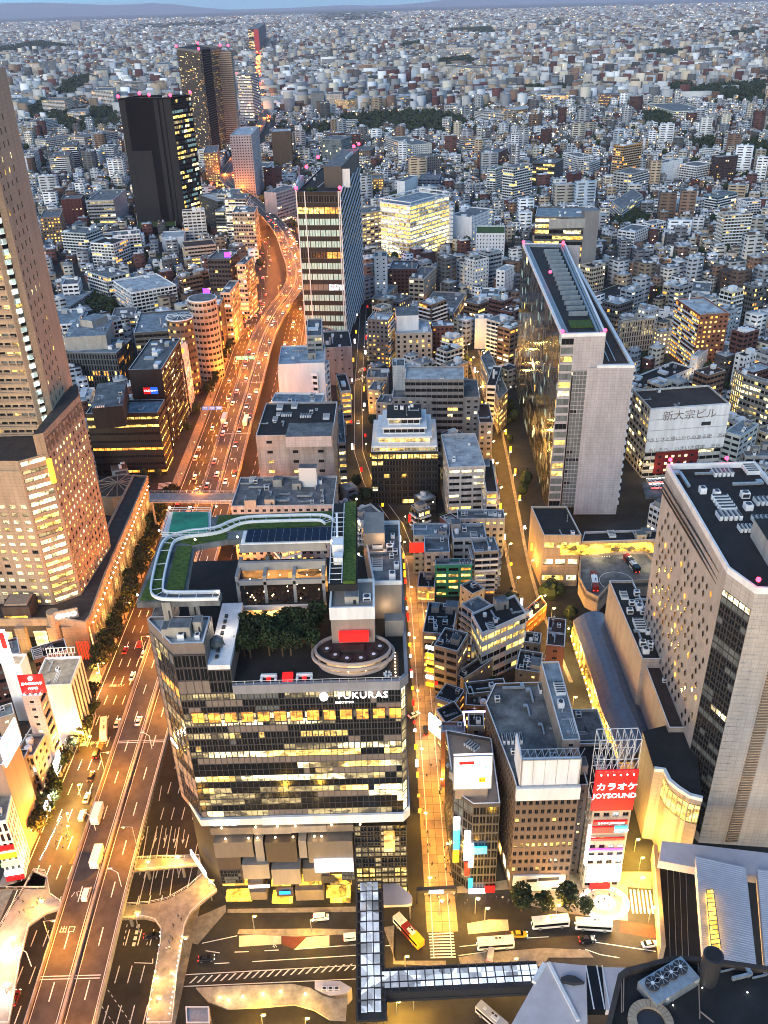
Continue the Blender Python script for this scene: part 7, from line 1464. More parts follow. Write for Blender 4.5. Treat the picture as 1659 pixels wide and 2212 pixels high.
# lamps and lit windows too far away to tell apart
tl={'far_glow_yellow':((1,.68,.3),3.2),'far_glow_white':((1,.9,.75),3.2),'far_glow_orange':((1,.38,.08),2.4),'far_glow_red':((1,.05,.03),3.5)}
for k_,(c,s_)in tl.items():mat(k_,c,.5,emit=c,es=s_,noise=0)
gl=MB();mats_=list(tl)
def speck(x,y,z,s_,m):gl.face([(x-s_,y,z-s_*.8),(x+s_,y,z-s_*.8),(x+s_,y,z+s_*.8),(x-s_,y,z+s_*.8)],m)
for f in(n1+n2):
 if R2.random()<(.09 if f[1]<5200 else .05):s_=f[1]*R2.uniform(.0002,.00042);speck(f[0]+R2.uniform(-.5,.5)*f[2],f[1]-f[3]/2-2,R2.uniform(.2,1)*f[4],s_,R2.choice((0,0,0,1,1,2)))
for f in FILL:
 if R2.random()<.6:
  for k in range(R2.choice((1,1,2,3))):s_=max(.35,f[1]*.0003);speck(f[0]+R2.uniform(-.5,.5)*f[2],f[1]-f[3]*.62-1,R2.uniform(.1,1)*f[4],s_*R2.uniform(.7,1.5),R2.choice((0,0,1,2)))
gl.build('distant_lights',mats_,None);tag(bpy.data.objects['distant_lights'],'sprinkle of yellow and white lights over the distant town','lights',None,'stuff')
# woods
def blob_leaves(mb,c,rx,ry,rz,n,s_,r=R2):
 for i in range(n):
  t=r.uniform(0,2*PI);v=r.uniform(-.5,1);rad=r.uniform(.72,1.05);q=math.sqrt(max(0,1-v*v*.9));p=Vector((c[0]+rx*rad*q*math.cos(t),c[1]+ry*rad*q*math.sin(t),c[2]+rz*rad*v))
  nn=Vector((r.gauss(0,1),r.gauss(0,1),r.gauss(.6,.8))).normalized();u=nn.orthogonal().normalized();w=nn.cross(u);k=s_*r.uniform(.6,1.3)
  mb.face([tuple(p+u*k),tuple(p+w*k),tuple(p-u*k),tuple(p-w*k)])
wid=0
WL=['long dark wood behind the slatted flats, upper left','dark wood stretching below the slatted flats','thin dark wood at the far left edge','wide dark park in the centre distance','large dark wood at the right','dark green wood at the right edge','tree clump by the white school','dark tree clump left of the right edge wood','round black trees beside the tan hotel tower','dark garden trees round the terraced villa',
 'small far wood right of centre','tiny far wood above centre','thin far wood line right of centre','flat far wood at the right','bluish wood near the horizon in the centre','wood strip behind the curved flats','far wood patch below the right horizon','far wood wedge at the right edge','bluish wood strip near the left horizon']
for q,lb in zip(PARKS,WL):
 xs,ys=[p[0]for p in q],[p[1]for p in q];area=(max(xs)-min(xs))*(max(ys)-min(ys));dist=sum(ys)/len(ys);s0=max(4.5,dist*.0042);mb=MB();n=int(min(420,area/(s0*s0*1.6)))
 for i in range(n):
  x,y=R2.uniform(min(xs),max(xs)),R2.uniform(min(ys),max(ys))
  if not inside(q,x,y):continue
  r=s0*R2.uniform(.6,1.2);hh=min(16,5+r*.8);mb.ball((x,y,hh*.55),r*.8,0,6,4,min(1,hh/r*.55));blob_leaves(mb,(x,y,hh*.55),r,r,hh*.55,26,r*.22)
 tag(mb.build('distant_wood','leaf'),lb,'wood',None,'stuff')
# garden and street trees scattered through the town
mb=MB()
for i in range(2600):
 y=250+2050*R2.random()**1.1;x=R2.uniform(-.47,.47)*y;gx,gy=int((x-X0)/CS),int((y-Y0)/CS)
 if not(0<=gx<NX and 0<=gy<NY)or occ[gx,gy]or abs(x)<25 and y<340:continue
 r=R2.uniform(1.6,3.4)*(1+y/2500);mb.ball((x,y,r*1.3),r,0,6,4,1.1);blob_leaves(mb,(x,y,r*1.3),r*1.1,r*1.1,r*1.3,8,r*.3)
for i in range(1500):
 y=R2.uniform(2300,7000);x=R2.uniform(-.46,.46)*y;r=R2.uniform(5,11)*y/4000;mb.ball((x,y,5),r,0,6,4,9/r)
tag(mb.build('town_trees','leaf'),'dark trees scattered between the houses of the town','trees',None,'stuff')
# red tail-light roads far away
def streak(t,pts,n,name,lb,cols=(3,3,2),w_=5,sz=1.4):
 mb=MB();P=[Vector(W(t,*p,2))for p in pts]
 for i in range(n):
  k=R2.uniform(0,len(P)-1.001);a=P[int(k)];b_=P[int(k)+1];p=a+(b_-a)*(k-int(k));x=p.x+R2.uniform(-w_,w_);s_=sz*R2.uniform(.6,1.4)*max(1,p.y/1200);m=R2.choice(cols)
  mb.face([(x-s_,p.y,1),(x+s_,p.y,1),(x+s_,p.y,1+s_*1.2),(x-s_,p.y,1+s_*1.2)],m)
 tag(mb.build(name,mats_),lb,'lights',None,'stuff')
streak('20',[(355,750),(440,630)],40,'tail_lights','red tail-lights on a short road at upper right',sz=1.0);streak('20',[(585,545),(630,475)],30,'tail_lights','red tail-lights further up the same road',sz=.9);streak('20',[(1340,245),(1350,210)],14,'tail_lights','tiny red glow far right',sz=1)

streak('10',[(30,340),(20,520),(60,640),(140,790)],150,'road_glow','red and orange glow of traffic on the far trunk road behind the towers',(3,3,2,2),16,1.5)
streak('00',[(1400,1230),(1530,1090)],60,'road_glow','orange glow of traffic between near-black tower and blank white office',(3,2,2),14,1.2)
for y in range(1240,3300,150):
 c=min(R246,key=lambda p:abs(p[1]-y));lamp('road_light',(c[0],y,16),26000,(1,.25,.03),None,2)
for k in range(60):
 y=R2.uniform(300,900);lamp('town_light',(R2.uniform(-.42,.42)*y,y,7),y*1.4,(1,.6,.22),None,.5)
# ------------------------------------------------------------------ street lamps
def lamp_proto(arm=1.8,hgt=9.0,bulb='bulb'):
 t=thing('street_lamp','x','street lamp');b=MB();b.cyl(0,0,0,hgt,.13,.08,6);b.bar((0,0,hgt),(arm,0,hgt+.3),.07);b.build('pole','metal',t)
 b=MB();b.box(arm+.3,0,hgt+.15,1.0,.4,.2);b.build('lamp_head','metal',t);b=MB();b.ball((arm+.3,0,hgt+.05),.3,0,6,4,.6);b.build('bulb',bulb,t);return t
SO=(1,.25,.02);GO=(1,.46,.06)
lp=lamp_proto(2.2,9.5,'orange_bulb' if 'orange_bulb' in MATS else[mat('orange_bulb',(1,.5,.1),.4,emit=(1,.5,.12),es=12,noise=0)])
def put(proto,x,y,z,rz,label,group,first,sc=1.):
 o=proto if first else copy_tree(proto);o.location=(x,y,z);o.rotation_euler=(0,0,rz);o.scale=(sc,)*3;o['label']=label;o['group']=group;return o
first=True
for i,y in enumerate(range(118,1000,30)):
 c=min(EXP,key=lambda p:abs(p[1]-y));s_=1 if i%2 else-1
 o=put(lp,c[0]-s_*8.6,y,14,0 if s_>0 else PI,'sodium lamp on the %s parapet of the expressway'%('left' if s_>0 else 'right'),'sodium lamps along the expressway',first);first=False
 lamp('lamp_light',(c[0]-s_*5.6,y,23),11000 if y<300 else 8000 if y<560 else 12000,(1,.32,.02)if y<300 else(1,.28,.025),None,.5);bpy.context.scene.collection.objects[-1]
for i,y in enumerate(range(110,1300,40)):
 c=min(R246,key=lambda p:abs(p[1]-y));pw=9000 if y<300 else 8000 if y<560 else 12000 if y<760 else 6000
 for s_ in(-1,1):
  if s_>0 and y<236:continue
  put(lp,c[0]+s_*(26.5 if y<760 else 16),y,0,PI if s_>0 else 0,'sodium lamp on the %s kerb of the trunk road'%('right' if s_>0 else 'left'),'sodium lamps along the trunk road',False);lamp('lamp_light',(c[0]+s_*(20 if y<760 else 11),y,9),pw,SO,None,.5)
gp=lamp_proto(.3,5.2,'bulb_white');first=True
for y,x in((172,10.2),(184,16.4),(196,10.2),(210,16.4),(224,10.4),(238,17),(254,10.4),(270,17),(286,10.6),(304,16.6),(322,10.8),(342,16.4),(360,9),(384,10),(410,-2),(440,-6),(470,-10),(520,-12),(580,-13),(640,-12)):
 put(gp,x,y,0,0,'white globe lamp standing in the golden shopping street','globe lamps along the shopping street',first);first=False;lamp('lamp_light',(x,y,6),2600 if y<360 else 2600,GO,None,.4)
for i,y in enumerate(range(268,640,14)):
 c=min(RST,key=lambda p:abs(p[1]-y));s_=1 if i%2 else-1
 put(gp,c[0]+s_*4.4,y,0,0,'bright lamp along the back street by the slab tower','lamps along the back street',False,1.4);lamp('lamp_light',(c[0]+s_*3,y,8),3200,GO,None,.4)
# lamps over the terminal and decks
YE=(1,.52,.05)
for t,x,y,z,pw,col,lb in(('bl',560,100,9,1800,YE,'on the straight footbridge'),('bl',390,125,9,500,YE,'at the left end of the straight footbridge'),('bl',1000,440,6,300,YE,'in the taxi rank'),('bl',1330,460,6,500,YE,'at the right end of the taxi rank'),('bl',600,560,9,320,GO,'on the curving footbridge'),('bl',450,900,9,420,GO,'on the lower arm of the curving footbridge'),
  ('bl',530,760,9,300,GO,'half way down the curving footbridge'),('bl',330,420,9,500,YE,'over the footbridge landing'),('bl',750,240,9,700,YE,'where the footbridge meets the office tower'),('bp',290,430,6,500,YE,'beside the zebra crossing'),('bp',665,205,7,400,GO,'on the terminal island'),('bp',1000,190,6,600,GO,'among the round trees'),('bp',450,170,7,550,YE,'at the mouth of the shopping street'),
  ('bp',620,160,7,500,YE,'before the corner building'),('bp',1390,60,7,1300,YE,'at the narrow crossing by the beige wall'),('bp',1440,200,7,700,YE,'by the striped crossing'),('bp',250,640,6,1000,YE,'below the skywalk'),('bp',330,620,6,500,YE,'between the bus bays below the skywalk'),('bp',800,440,6,350,YE,'by the yellow bay'),('bl',1050,1000,6,700,YE,'below the S-curved canopy'),
  ('bl',1300,1020,6,500,YE,'at the canopy end'),('03',250,900,9,900,YE,'over the left deck'),('03',60,1150,10,900,(1,.9,.7),'over the pale left deck'),('03',20,1450,10,700,(1,.9,.7),'at the bottom of the pale left deck'),('03',1000,1400,8,200,YE,'on the deck railing corner'),('03',430,330,5,900,YE,'on the narrow plaza left of the bus lane'),('lf',480,1750,5,1200,YE,'between plaza benches'),('lf',560,1450,6,1100,YE,'under the yellow-lit tree'),
  ('lf',700,640,6,1500,(1,.4,.1),'under the orange-lit tree'),('lf',800,330,6,1300,YE,'by the hedge'),('lf',640,1100,6,700,YE,'between kerb trees'),('bp',1300,200,6,500,GO,'at the round plaza edge'),('23',800,500,6,1200,YE,'between karaoke building and beige wall'),('23',830,620,6,900,YE,'in the alley mouth'),('22',470,900,6,1500,YE,'in the alley below the barrel roof'),('22',250,650,8,1500,YE,'by the balcony bar'),('22',390,1230,7,500,SO,'glowing behind the brown office')):
 g=W(t,x,y,z);put(gp,g[0],g[1],0,0,'small lamp '+lb,'small lamps of the terminal and its alleys',False,(z-.5)/5.3);lamp('lamp_light',(g[0],g[1]-.5,z+.5),pw*(6 if z<8 else 1.9),col,None,.4)
SG=[('red','red_glow'),('white','screen_white'),('yellow','print_yellow'),('orange','orange_fin'),('white','screen_white')]
def blades(pts,n,dd,y0,y1,where,sc=1.):
 c=[p for p in dense(pts,1.5)if y0<p[1]<y1]
 for k in range(n):
  p=c[int(len(c)*(k+.5)/n)];s_=1 if k%2 else-1;cn,m=R2.choice(SG);h_=R2.uniform(1,3.4)*sc;b=MB();x=p[0]+s_*dd;z=R2.uniform(2.4,7)*sc;b.box(x,p[1],z,.9*sc,.35,h_,0,0);b.box(x+s_*.6,p[1],z,.3,.1,.2,0,1)
  tag(b.build('shop_sign',[m,'metal_dark']),'%s glowing blade sign %s'%(cn,where),'sign','blade signs '+where)
blades(LANE,44,4.6,196,350,'on the shopfronts of the golden street');blades(LANE,22,4.2,350,740,'in the narrow back street',1.3);blades(RST,26,5.6,270,620,'along the lamp-lit back street',1.2)
# ------------------------------------------------------------------ trees
def tree_mesh(seed,r=2.6,hgt=7.,n=900,s_=.34):
 R=random.Random(seed);cr_=MB();cl=[(R.uniform(-.5,.5)*r,R.uniform(-.5,.5)*r,hgt*R.uniform(.5,.85),r*R.uniform(.45,.75))for _ in range(9)]
 for c in cl:blob_leaves(cr_,c[:3],c[3],c[3],c[3]*.8,n//9,s_,R)
 tk=MB();tk.cyl(0,0,0,hgt*.5,.22,.14,7);[tk.bar((0,0,hgt*.42),(c[0],c[1],c[2]),.07)for c in cl]
 return cr_.mesh('crown',['leaf']),tk.mesh('trunk',['bark'])
TM=[tree_mesh(i)for i in range(4)]
def tree(x,y,z,sc,label,group=None,i=0):
 t=thing('street_tree',label,'tree',(0,0,0),group);part('crown',TM[i%4][0],t);part('trunk',TM[i%4][1],t);t.location=(x,y,z);t.scale=(sc,)*3;t.rotation_euler=(0,0,i*1.1);return t
i=0
for y in np.linspace(196,420,44):
 if 262<y<272:continue
 i+=1;x=-113+R2.uniform(-1.8,1.8)-(1.5 if y>270 else 0);tree(x,float(y),0,R2.uniform(1.1,1.75),'kerb tree in the row left of the trunk road','row of kerb trees left of the trunk road',i)
for x,y,s_ in((835,180,1.35),(932,185,1.1),(1058,180,1.4),(1135,200,.95)):i+=1;g=W('bp',x,y,4);tree(g[0],g[1],.1,s_,'round dark tree in front of the lit plaza, %s'%{835:'leftmost of four',932:'second from the left',1058:'third and biggest',1135:'rightmost with a yellow-lit side'}[x],'four round trees by the bus stop',i)
for k in range(22):i+=1;g=(R2.uniform(-40,-18),R2.uniform(180,193));tree(g[0],g[1],82.8,R2.uniform(.9,1.25),'dark tree in the roof garden grove of the office tower','roof garden grove',i)
for x,y,s_ in((1580,440,1.2),(1500,600,1.0),(1490,650,.9),(950,1480,1.),(850,1500,0.8),(1420,770,.9),(1400,790,.8)):i+=1;g=W('01',x,y,4);tree(g[0],g[1],0,s_*1.3,'kerb tree beside the far stretch of the trunk road','kerb trees further up the trunk road',i)
for k in range(26):i+=1;y=560+k*11;tree(-116+R2.uniform(-1,1)-(k>16)*(k-16)*.8,y,0,R2.uniform(.9,1.3),'kerb tree beside the far stretch of the trunk road','kerb trees further up the trunk road',i)
for x,y,s_ in((340,420,1.1),(230,500,.8),(290,470,.7)):i+=1;g=W('lf',x,y,5);tree(g[0],g[1],0,s_,'dark tree in front of the tan podium entrance','trees by the podium entrance',i)
hd=MB();P0,P1=Vector(W('lf',780,370,1)),Vector(W('lf',860,100,1))
for k in range(40):p=P0+(P1-P0)*k/40;blob_leaves(hd,(p.x,p.y,1),1.1,1.1,1.1,14,.3)
tag(hd.build('hedge','leaf'),'long clipped hedge glowing yellow beside the podium arches','hedge')
# ------------------------------------------------------------------ vehicles
PAINT={'white':(.78,.78,.76),'black':(.012,.012,.014),'silver':(.4,.41,.42),'yellow':(.75,.45,.02),'dark red':(.2,.015,.012),'grey':(.14,.145,.15)}
for k_,c in PAINT.items():mat('car_'+k_,c,.3,noise=0)
mat('tyre',(.015,.015,.015),.9,noise=0);mat('head_glow',(1,1,.9),.4,emit=(1,.93,.75),es=9,noise=0);mat('tail_glow',(1,.02,.01),.4,emit=(1,.02,.01),es=7,noise=0)
def loft(secs,m=0):
 b=MB();n=len(secs[0])
 for s_ in secs:b.v+=s_
 for i in range(len(secs)-1):
  for j in range(n):a=i*n+j;c=i*n+(j+1)%n;b.f.append((a,c,c+n,a+n));b.m.append(m)
 b.f.append(tuple(range(n-1,-1,-1)));b.m.append(m);b.f.append(tuple(range((len(secs)-1)*n,len(secs)*n)));b.m.append(m);return b
def sec(x,w,z0,z1,k=.12):return[(x,-w,z0),(x,w,z0),(x,w,z1-k),(x,w-k,z1),(x,-w+k,z1),(x,-w,z1-k)]
def car_proto(paint,simple=False,van=False):
 t=thing('parked_car' if 0 else 'car','x','car');top=1.75 if van else .95
 if van:b=loft([sec(-2.2,.8,.35,1.7),sec(-2.1,.84,.25,1.85),sec(1.2,.84,.25,1.85),sec(1.75,.84,.25,1.1),sec(2.2,.8,.3,.85)])
 else:b=loft([sec(-2.25,.78,.38,.8),sec(-2.1,.86,.25,.95),sec(-1.2,.88,.22,1.0),sec(1.0,.88,.22,.96),sec(1.95,.85,.25,.8),sec(2.25,.74,.35,.62)])
 b.build('body','car_'+paint,t)
 if not van:
  b=loft([sec(-1.75,.72,.95,1.0,.02),sec(-1.15,.7,.95,1.38,.1),sec(.35,.7,.95,1.4,.1),sec(1.05,.74,.9,.96,.02)]);b.build('windows','glass_dark',t)
  b=MB();b.box(-.4,0,1.39,1.35,1.22,.05);b.build('roof','car_'+paint,t)
 else:
  b=MB();b.box(-.5,0,1.25,3.0,1.7,.42);b.box(1.42,0,1.2,.25,1.5,.5);b.build('windows','glass_dark',t)
 if simple:
  b=MB();b.box(2.24,0,.6,.08,1.5,.2);b.build('headlights','head_glow',t);b=MB();b.box(-2.27,0,.65,.08,1.6,.28);b.build('tail_lights','tail_glow',t)
 else:
  wb=MB();k0=len(wb.v)
  for i in range(12):a=2*PI*i/12;wb.v+=[(.31*math.cos(a),-.1,.31*math.sin(a)),(.31*math.cos(a),.1,.31*math.sin(a))]
  for i in range(12):j=(i+1)%12;wb.f.append((2*i,2*j,2*j+1,2*i+1));wb.m.append(0)
  wb.f.append(tuple(range(0,24,2)));wb.m.append(1);wb.f.append(tuple(range(23,0,-2)));wb.m.append(1);wm=WHEEL.get('w')or WHEEL.setdefault('w',wb.mesh('wheel',['tyre','metal']))
  for x in(-1.4,1.4):
   for y in(-.82,.82):part('wheel',wm,t,(x,y,.31))
  for y in(-.6,.6):b=MB();b.box(2.22,y,.55,.1,.36,.17);b.build('headlight','head_glow',t);b=MB();b.box(-2.26,y,.65,.08,.38,.2);b.build('tail_light','tail_glow',t)
 return t
WHEEL={}
PR={}
def car(x,y,z,rz,paint,label,group,simple=False,van=False,sc=1.):
 key=(paint,simple,van);o=copy_tree(PR[key])if key in PR else car_proto(paint,simple,van);PR.setdefault(key,o);o.location=(x,y,z);o.rotation_euler=(0,0,rz);o.scale=(sc,)*3;o['label']=label
 if group:o['group']=group
 return o
# vehicles seen large, one by one
UP,DN=PI/2,-PI/2
for t,x,y,z,rz,p,v,lb in(('lf',630,1550,0,UP,'white',False,'white car in the bus lane just below the black one'),('lf',600,1680,0,UP,'white',True,'white taxi van following the white car in the kerb lane'),('lf',660,1395,0,UP,'black',False,'black car with red tail-lights in the kerb lane'),('lf',700,1230,0,UP,'black',True,'black van under the yellow-lit kerb tree'),
  ('lf',850,1010,0,UP,'white',False,'white car half hidden behind the expressway parapet'),('02',865,1098,14,UP,'white',False,'white car in the left expressway carriageway beside the roof-garden tower'),('02',905,1392,14,UP,'white',False,'white car alone in the middle of the left expressway carriageway'),('02',818,930,0,UP,'dark red',False,'dark red car braking at the trunk road bend'),('02',915,890,0,UP,'dark red',True,'dark red car ahead of the braking one'),
  ('02',935,955,0,UP,'white',False,'white car hugging the expressway parapet at the tower corner'),('03',565,865,14,UP,'white',True,'white van nearest the bottom on the expressway'),('bl',430,552,0,.1,'black',False,'black car with headlights under the footbridge curve'),('bl',740,682,0,.1,'black',False,'black car crossing the dark junction towards the left'),('bp',824,330,0,0,'yellow',False,'yellow taxi between the two rows of buses'),('bp',1140,352,0,.05,'black',False,'black taxi on the terminal road'),
  ('12',1045,1350,0,.55,'white',False,'white taxi turning at the wide end of the golden street'),('12',1122,1455,0,UP,'black',True,'black van standing in the golden street'),('11',680,1100,0,DN,'white',False,'white car with headlights in the narrow back street'),('bp',690,420,.1,1.3,'silver',True,'silver minibus standing in the yellow bay'),('bp',40,345,0,.1,'white',True,'white van half under the skywalk'),
  ('bl',1390,450,.1,.05,'white',True,'white van at the rank under the lit shop band'),('bp',1432,375,0,.1,'white',False,'small white car by the orange light strip'),('03',100,1540,0,UP,'dark red',False,'dark car with red light at the bottom left corner')):
 g=W(t,x,y,z+.6);car(g[0],g[1],z+.03,rz,p,lb,None,van=v)
# traffic further up the expressway and the trunk road
GR={}
def traffic(pts,y0,y1,d,z,n,side,grp,where):
 c=[p for p in dense(pts,4)if y0<p[1]<y1]
 for k in range(n):
  i_=R2.randrange(1,len(c)-1);p=c[i_];u=(Vector(c[i_+1])-Vector(c[i_-1])).normalized();nn=Vector((u.y,-u.x));dd=R2.choice(d);a=math.atan2(u.y,u.x)+(0 if side>0 else PI);pn=R2.choice(['white','white','white','black','silver','grey']);q=(p[0]+nn.x*dd,p[1]+nn.y*dd)
  if any((q[0]-w[0])**2+(q[1]-w[1])**2<64 for w in GR.setdefault(grp,[])):continue
  GR[grp].append(q);car(q[0],q[1],z,a,pn,'%s car %s'%(pn,where),grp+', '+pn,simple=True,sc=1.12)
traffic(EXP,400,1100,(-6.4,-2.8),14.03,44,1,'cars driving away on the expressway','driving away up the expressway')
traffic(EXP,400,1100,(2.8,6.4),14.03,40,-1,'cars coming down the expressway','coming down the expressway with headlights')
traffic(R246,400,1250,(-24,-20.3,-16.7,-13.2),.03,56,1,'cars in the left half of the trunk road','on the left half of the trunk road')
traffic(R246,500,1250,(13.6,17.2,20.8,24.4),.03,56,-1,'cars in the right half of the trunk road','on the right half of the trunk road')
q=[W('21',900,1525,10),W('21',1170,1510,10)]
for r_ in range(2):
 for k in range(11):t=k/10.;car(q[0][0]+(q[1][0]-q[0][0])*t,q[0][1]+r_*6+(q[1][1]-q[0][1])*t,10.03,UP,'white' if(k+r_)%4 else 'silver','pale car parked on the %s row of the roof parking deck'%('near' if r_==0 else 'far'),'cars parked on the roof deck',simple=True)
# buses and trucks
mat('bus_glass',(.01,.012,.014),.15,noise=0)
def bus(x,y,z,rz,cols,label,L=10.5,w=2.45,h=3.0,cat='bus',name='bus'):
 t=thing(name,label,cat);b=MB();n=len(cols)
 for i,c in enumerate(cols):
  b=MB();x0=-L/2+L*i/n;b.box(x0+L/n/2,0,.35,L/n,w,h-.35);b.build('body_panel',c,t)
 if cat=='bus':
  for s_ in(-1,1):b=MB();b.box(0,s_*(w/2+.01),1.3,L*.93,.04,1.0);b.build('window_band','bus_glass',t)
  b=MB();b.box(L/2+.01,0,1.1,.04,w*.9,1.4);b.build('windscreen','bus_glass',t)
  b=MB();b.box(-L*.12,0,h,L*.22,w*.6,.25);b.box(L*.25,0,h,.8,.8,.15,0);b.build('roof_unit','coping',t);b=MB();b.box(-L*.12,-.3,h+.25,.7,.5,.05);b.box(-L*.12+1,-.3,h+.25,.7,.5,.05);b.build('vent_grille','metal_dark',t)
 else:
  b=MB();b.box(L/2-1,0,.5,2,w*.96,h*.78);b.build('cab','car_white',t);b=MB();b.box(L/2+.02,0,1.5,.05,w*.85,.8);b.build('windscreen','bus_glass',t)
 wb=WHEEL['w']
 for xx in(-L*.3,L*.3):
  for yy_ in(-w/2+.05,w/2-.05):part('wheel',wb,t,(xx,yy_,.48),0,(1.55,1.6,1.55))
 for s_ in(-.8,.8):b=MB();b.box(L/2+.03,s_,.6,.06,.4,.2);b.build('headlight','head_glow',t);b=MB();b.box(-L/2-.03,s_,.7,.06,.3,.3);b.build('tail_light','tail_glow',t)
 t.location=(x,y,z);t.rotation_euler=(0,0,rz);return t
for t,a,c,z,cols,lb in(('bp',(248,235),(365,365),3,['car_white','car_dark red','car_yellow','car_yellow'][:3],'bus painted white, red and yellow turning beside the skywalk'),('bp',(885,265),(1055,250),3,['car_white'],'white bus at the stop below the round trees, left one'),('bp',(1088,265),(1258,275),3,['car_white'],'white bus at the stop below the lit plaza, right one'),('bp',(628,362),(798,350),3,['car_white'],'white bus on the terminal road beside the yellow taxi'),
  ('bp',(632,650),(760,760),3,['car_silver'],'silver bus half hidden at the bottom below the skywalk'),('22',(515,395),(540,530),20,['car_dark red','car_white','car_white','car_dark red'],'red and white bus on the raised turning deck'),('22',(725,290),(820,400),20,['car_dark red','bus_glass','car_silver','bus_glass'],'long dark-roofed bus on the raised deck by the lit terminal front'),('lf',(752,960),(745,1105),3,['car_white'],'tall white bus under the kerb trees in the bus lane')):
 A,Bq=Vector(W(t,*a,z)),Vector(W(t,*c,z));m2=(A+Bq)/2;u=A-Bq;bus(m2.x,m2.y,z-3+.04 if z>3 else .04,math.atan2(u.y,u.x),cols[::-1],lb,L=max(8.5,min(11.5,u.length)))
for t,a,c,z,lb in(('lf',(722,1590),(680,1710),16.6,'white box truck on the expressway at its left parapet'),('lf',(715,1895),(680,2030),16.6,'big white truck in the middle of the lower expressway'),('01',(1470,1030),(1455,1095),16.6,'white truck on the expressway beside the blue signs'),('01',(1610,1050),(1598,1105),16.6,'white truck in the right expressway carriageway')):
 A,Bq=Vector(W(t,*a,z)),Vector(W(t,*c,z));m2=(A+Bq)/2;bus(m2.x,m2.y,14.04,PI/2,['car_white'],lb,L=max(6.5,min(11,(A-Bq).length)),h=3.2,cat='truck',name='box_truck')
# overhead road signs
mat('road_sign_blue',(.05,.16,.5),.5,emit=(.1,.3,.9),es=.35,noise=0);mat('road_sign_green',(.02,.3,.2),.5,emit=(.1,.8,.6),es=.35,noise=0)
for t,x,y,z,m,n,lb in(('01',1340,1010,7,'road_sign_blue',3,'gantry with three blue direction signs over the left lanes'),('01',1560,680,21,'road_sign_green',3,'gantry with green signs over the expressway')):
 g=W(t,x,y,z);r_=thing('sign_gantry',lb,'road sign',(g[0],g[1],0))
 for k in range(n):b=MB();b.box(g[0]+k*4.4,g[1],z-1,3.8,.25,2.4);b.build('sign_panel',m,r_);b=MB();b.box(g[0]+k*4.4,g[1]-.15,z+.6,2.6,.05,.25);b.box(g[0]+k*4.4,g[1]-.15,z-.2,2,.05,.25);b.build('sign_text_line','paint_white',r_)
 b=MB();b.bar((g[0]-3,g[1]+.3,z+.2),(g[0]+n*4.4,g[1]+.3,z+.2),.16);b.bar((g[0]-3,g[1]+.3,0),(g[0]-3,g[1]+.3,z+.6),.2);b.build('frame','metal',r_)
for t,x,y in(('lf',690,1770),('03',790,800),('02',990,1560),('03',200,1320)):
 g=W(t,x,y,15);r_=thing('expressway_lamp','bent lamp mast on the expressway parapet, %s'%{1770:'beside the big white truck',800:'right parapet low in the picture',1560:'right parapet beside the tower',1320:'nearest the bottom left'}[y],'street lamp',(g[0],g[1],14));b=MB();b.bar((g[0],g[1],14),(g[0],g[1],20),.12);b.bar((g[0],g[1],20),(g[0]-2,g[1]+.6,21),.09);b.build('pole','coping',r_);b=MB();b.box(g[0]-2.2,g[1]+.7,20.9,1.2,.4,.2);b.build('lamp_head','coping',r_)
# ------------------------------------------------------------------ people
def person_mesh(seed,top,legs_,stride=.25):
 """one continuous body grown over a skeleton"""
 v=[(0,0,.95),(0,0,1.2),(0,0,1.42),(0,0,1.52),(.02,0,1.62),(.03,0,1.72),(0,.1,.9),(stride*.6,.1,.5),(stride*.4,.1,.08),(stride*.4+.14,.1,.04),(0,-.1,.9),(-stride*.2,-.1,.5),(-stride,-.1,.1),(-stride+.14,-.1,.04),
 (0,.19,1.4),(-.06,.24,1.12),(.08,.24,.9),(0,-.19,1.4),(.06,-.24,1.12),(.18,-.22,.92)]
 e=[(0,1),(1,2),(2,3),(3,4),(4,5),(0,6),(6,7),(7,8),(8,9),(0,10),(10,11),(11,12),(12,13),(2,14),(14,15),(15,16),(2,17),(17,18),(18,19)]
 r=[.16,.15,.15,.06,.1,.09,.1,.075,.05,.045,.1,.075,.05,.045,.065,.05,.035,.065,.05,.035]
 me=bpy.data.meshes.new('person');me.from_pydata(v,e,[]);o=bpy.data.objects.new('tmp',me);COL.objects.link(o);md=o.modifiers.new('skin','SKIN')
 for i,s_ in enumerate(me.skin_vertices[0].data):s_.radius=(r[i],r[i]*(1.1 if i<3 else 1));s_.use_root=i==0
 o.modifiers.new('sub','SUBSURF').levels=1;dg=bpy.context.evaluated_depsgraph_get();out=bpy.data.meshes.new_from_object(o.evaluated_get(dg));out.name='person';bpy.data.objects.remove(o)
 out.materials.clear()
 for m in(top,legs_,'skin','hair'):out.materials.append(MATS[m])
 mi=[]
 for p in out.polygons:z=p.center.z;mi.append(1 if z<.95 else 3 if z>1.7 or(z>1.56 and p.center.x<0)else 2 if z>1.5 or(z<1.0 and abs(p.center.y)>.19)else 0)
 out.polygons.foreach_set('material_index',mi);return out
mat('skin',(.45,.28,.2),.6,noise=0);mat('hair',(.01,.008,.007),.5,noise=0);mat('cloth_dark',(.02,.02,.025),.8,noise=0);mat('cloth_white',(.6,.6,.6),.8,noise=0);mat('cloth_blue',(.05,.08,.2),.8,noise=0)
PMS=[person_mesh(1,'cloth_dark','cloth_dark'),person_mesh(2,'cloth_white','cloth_dark',.15),person_mesh(3,'cloth_blue','cloth_dark',.3)]
DS=['dark-clothed person','person in a white top','person in a blue top']
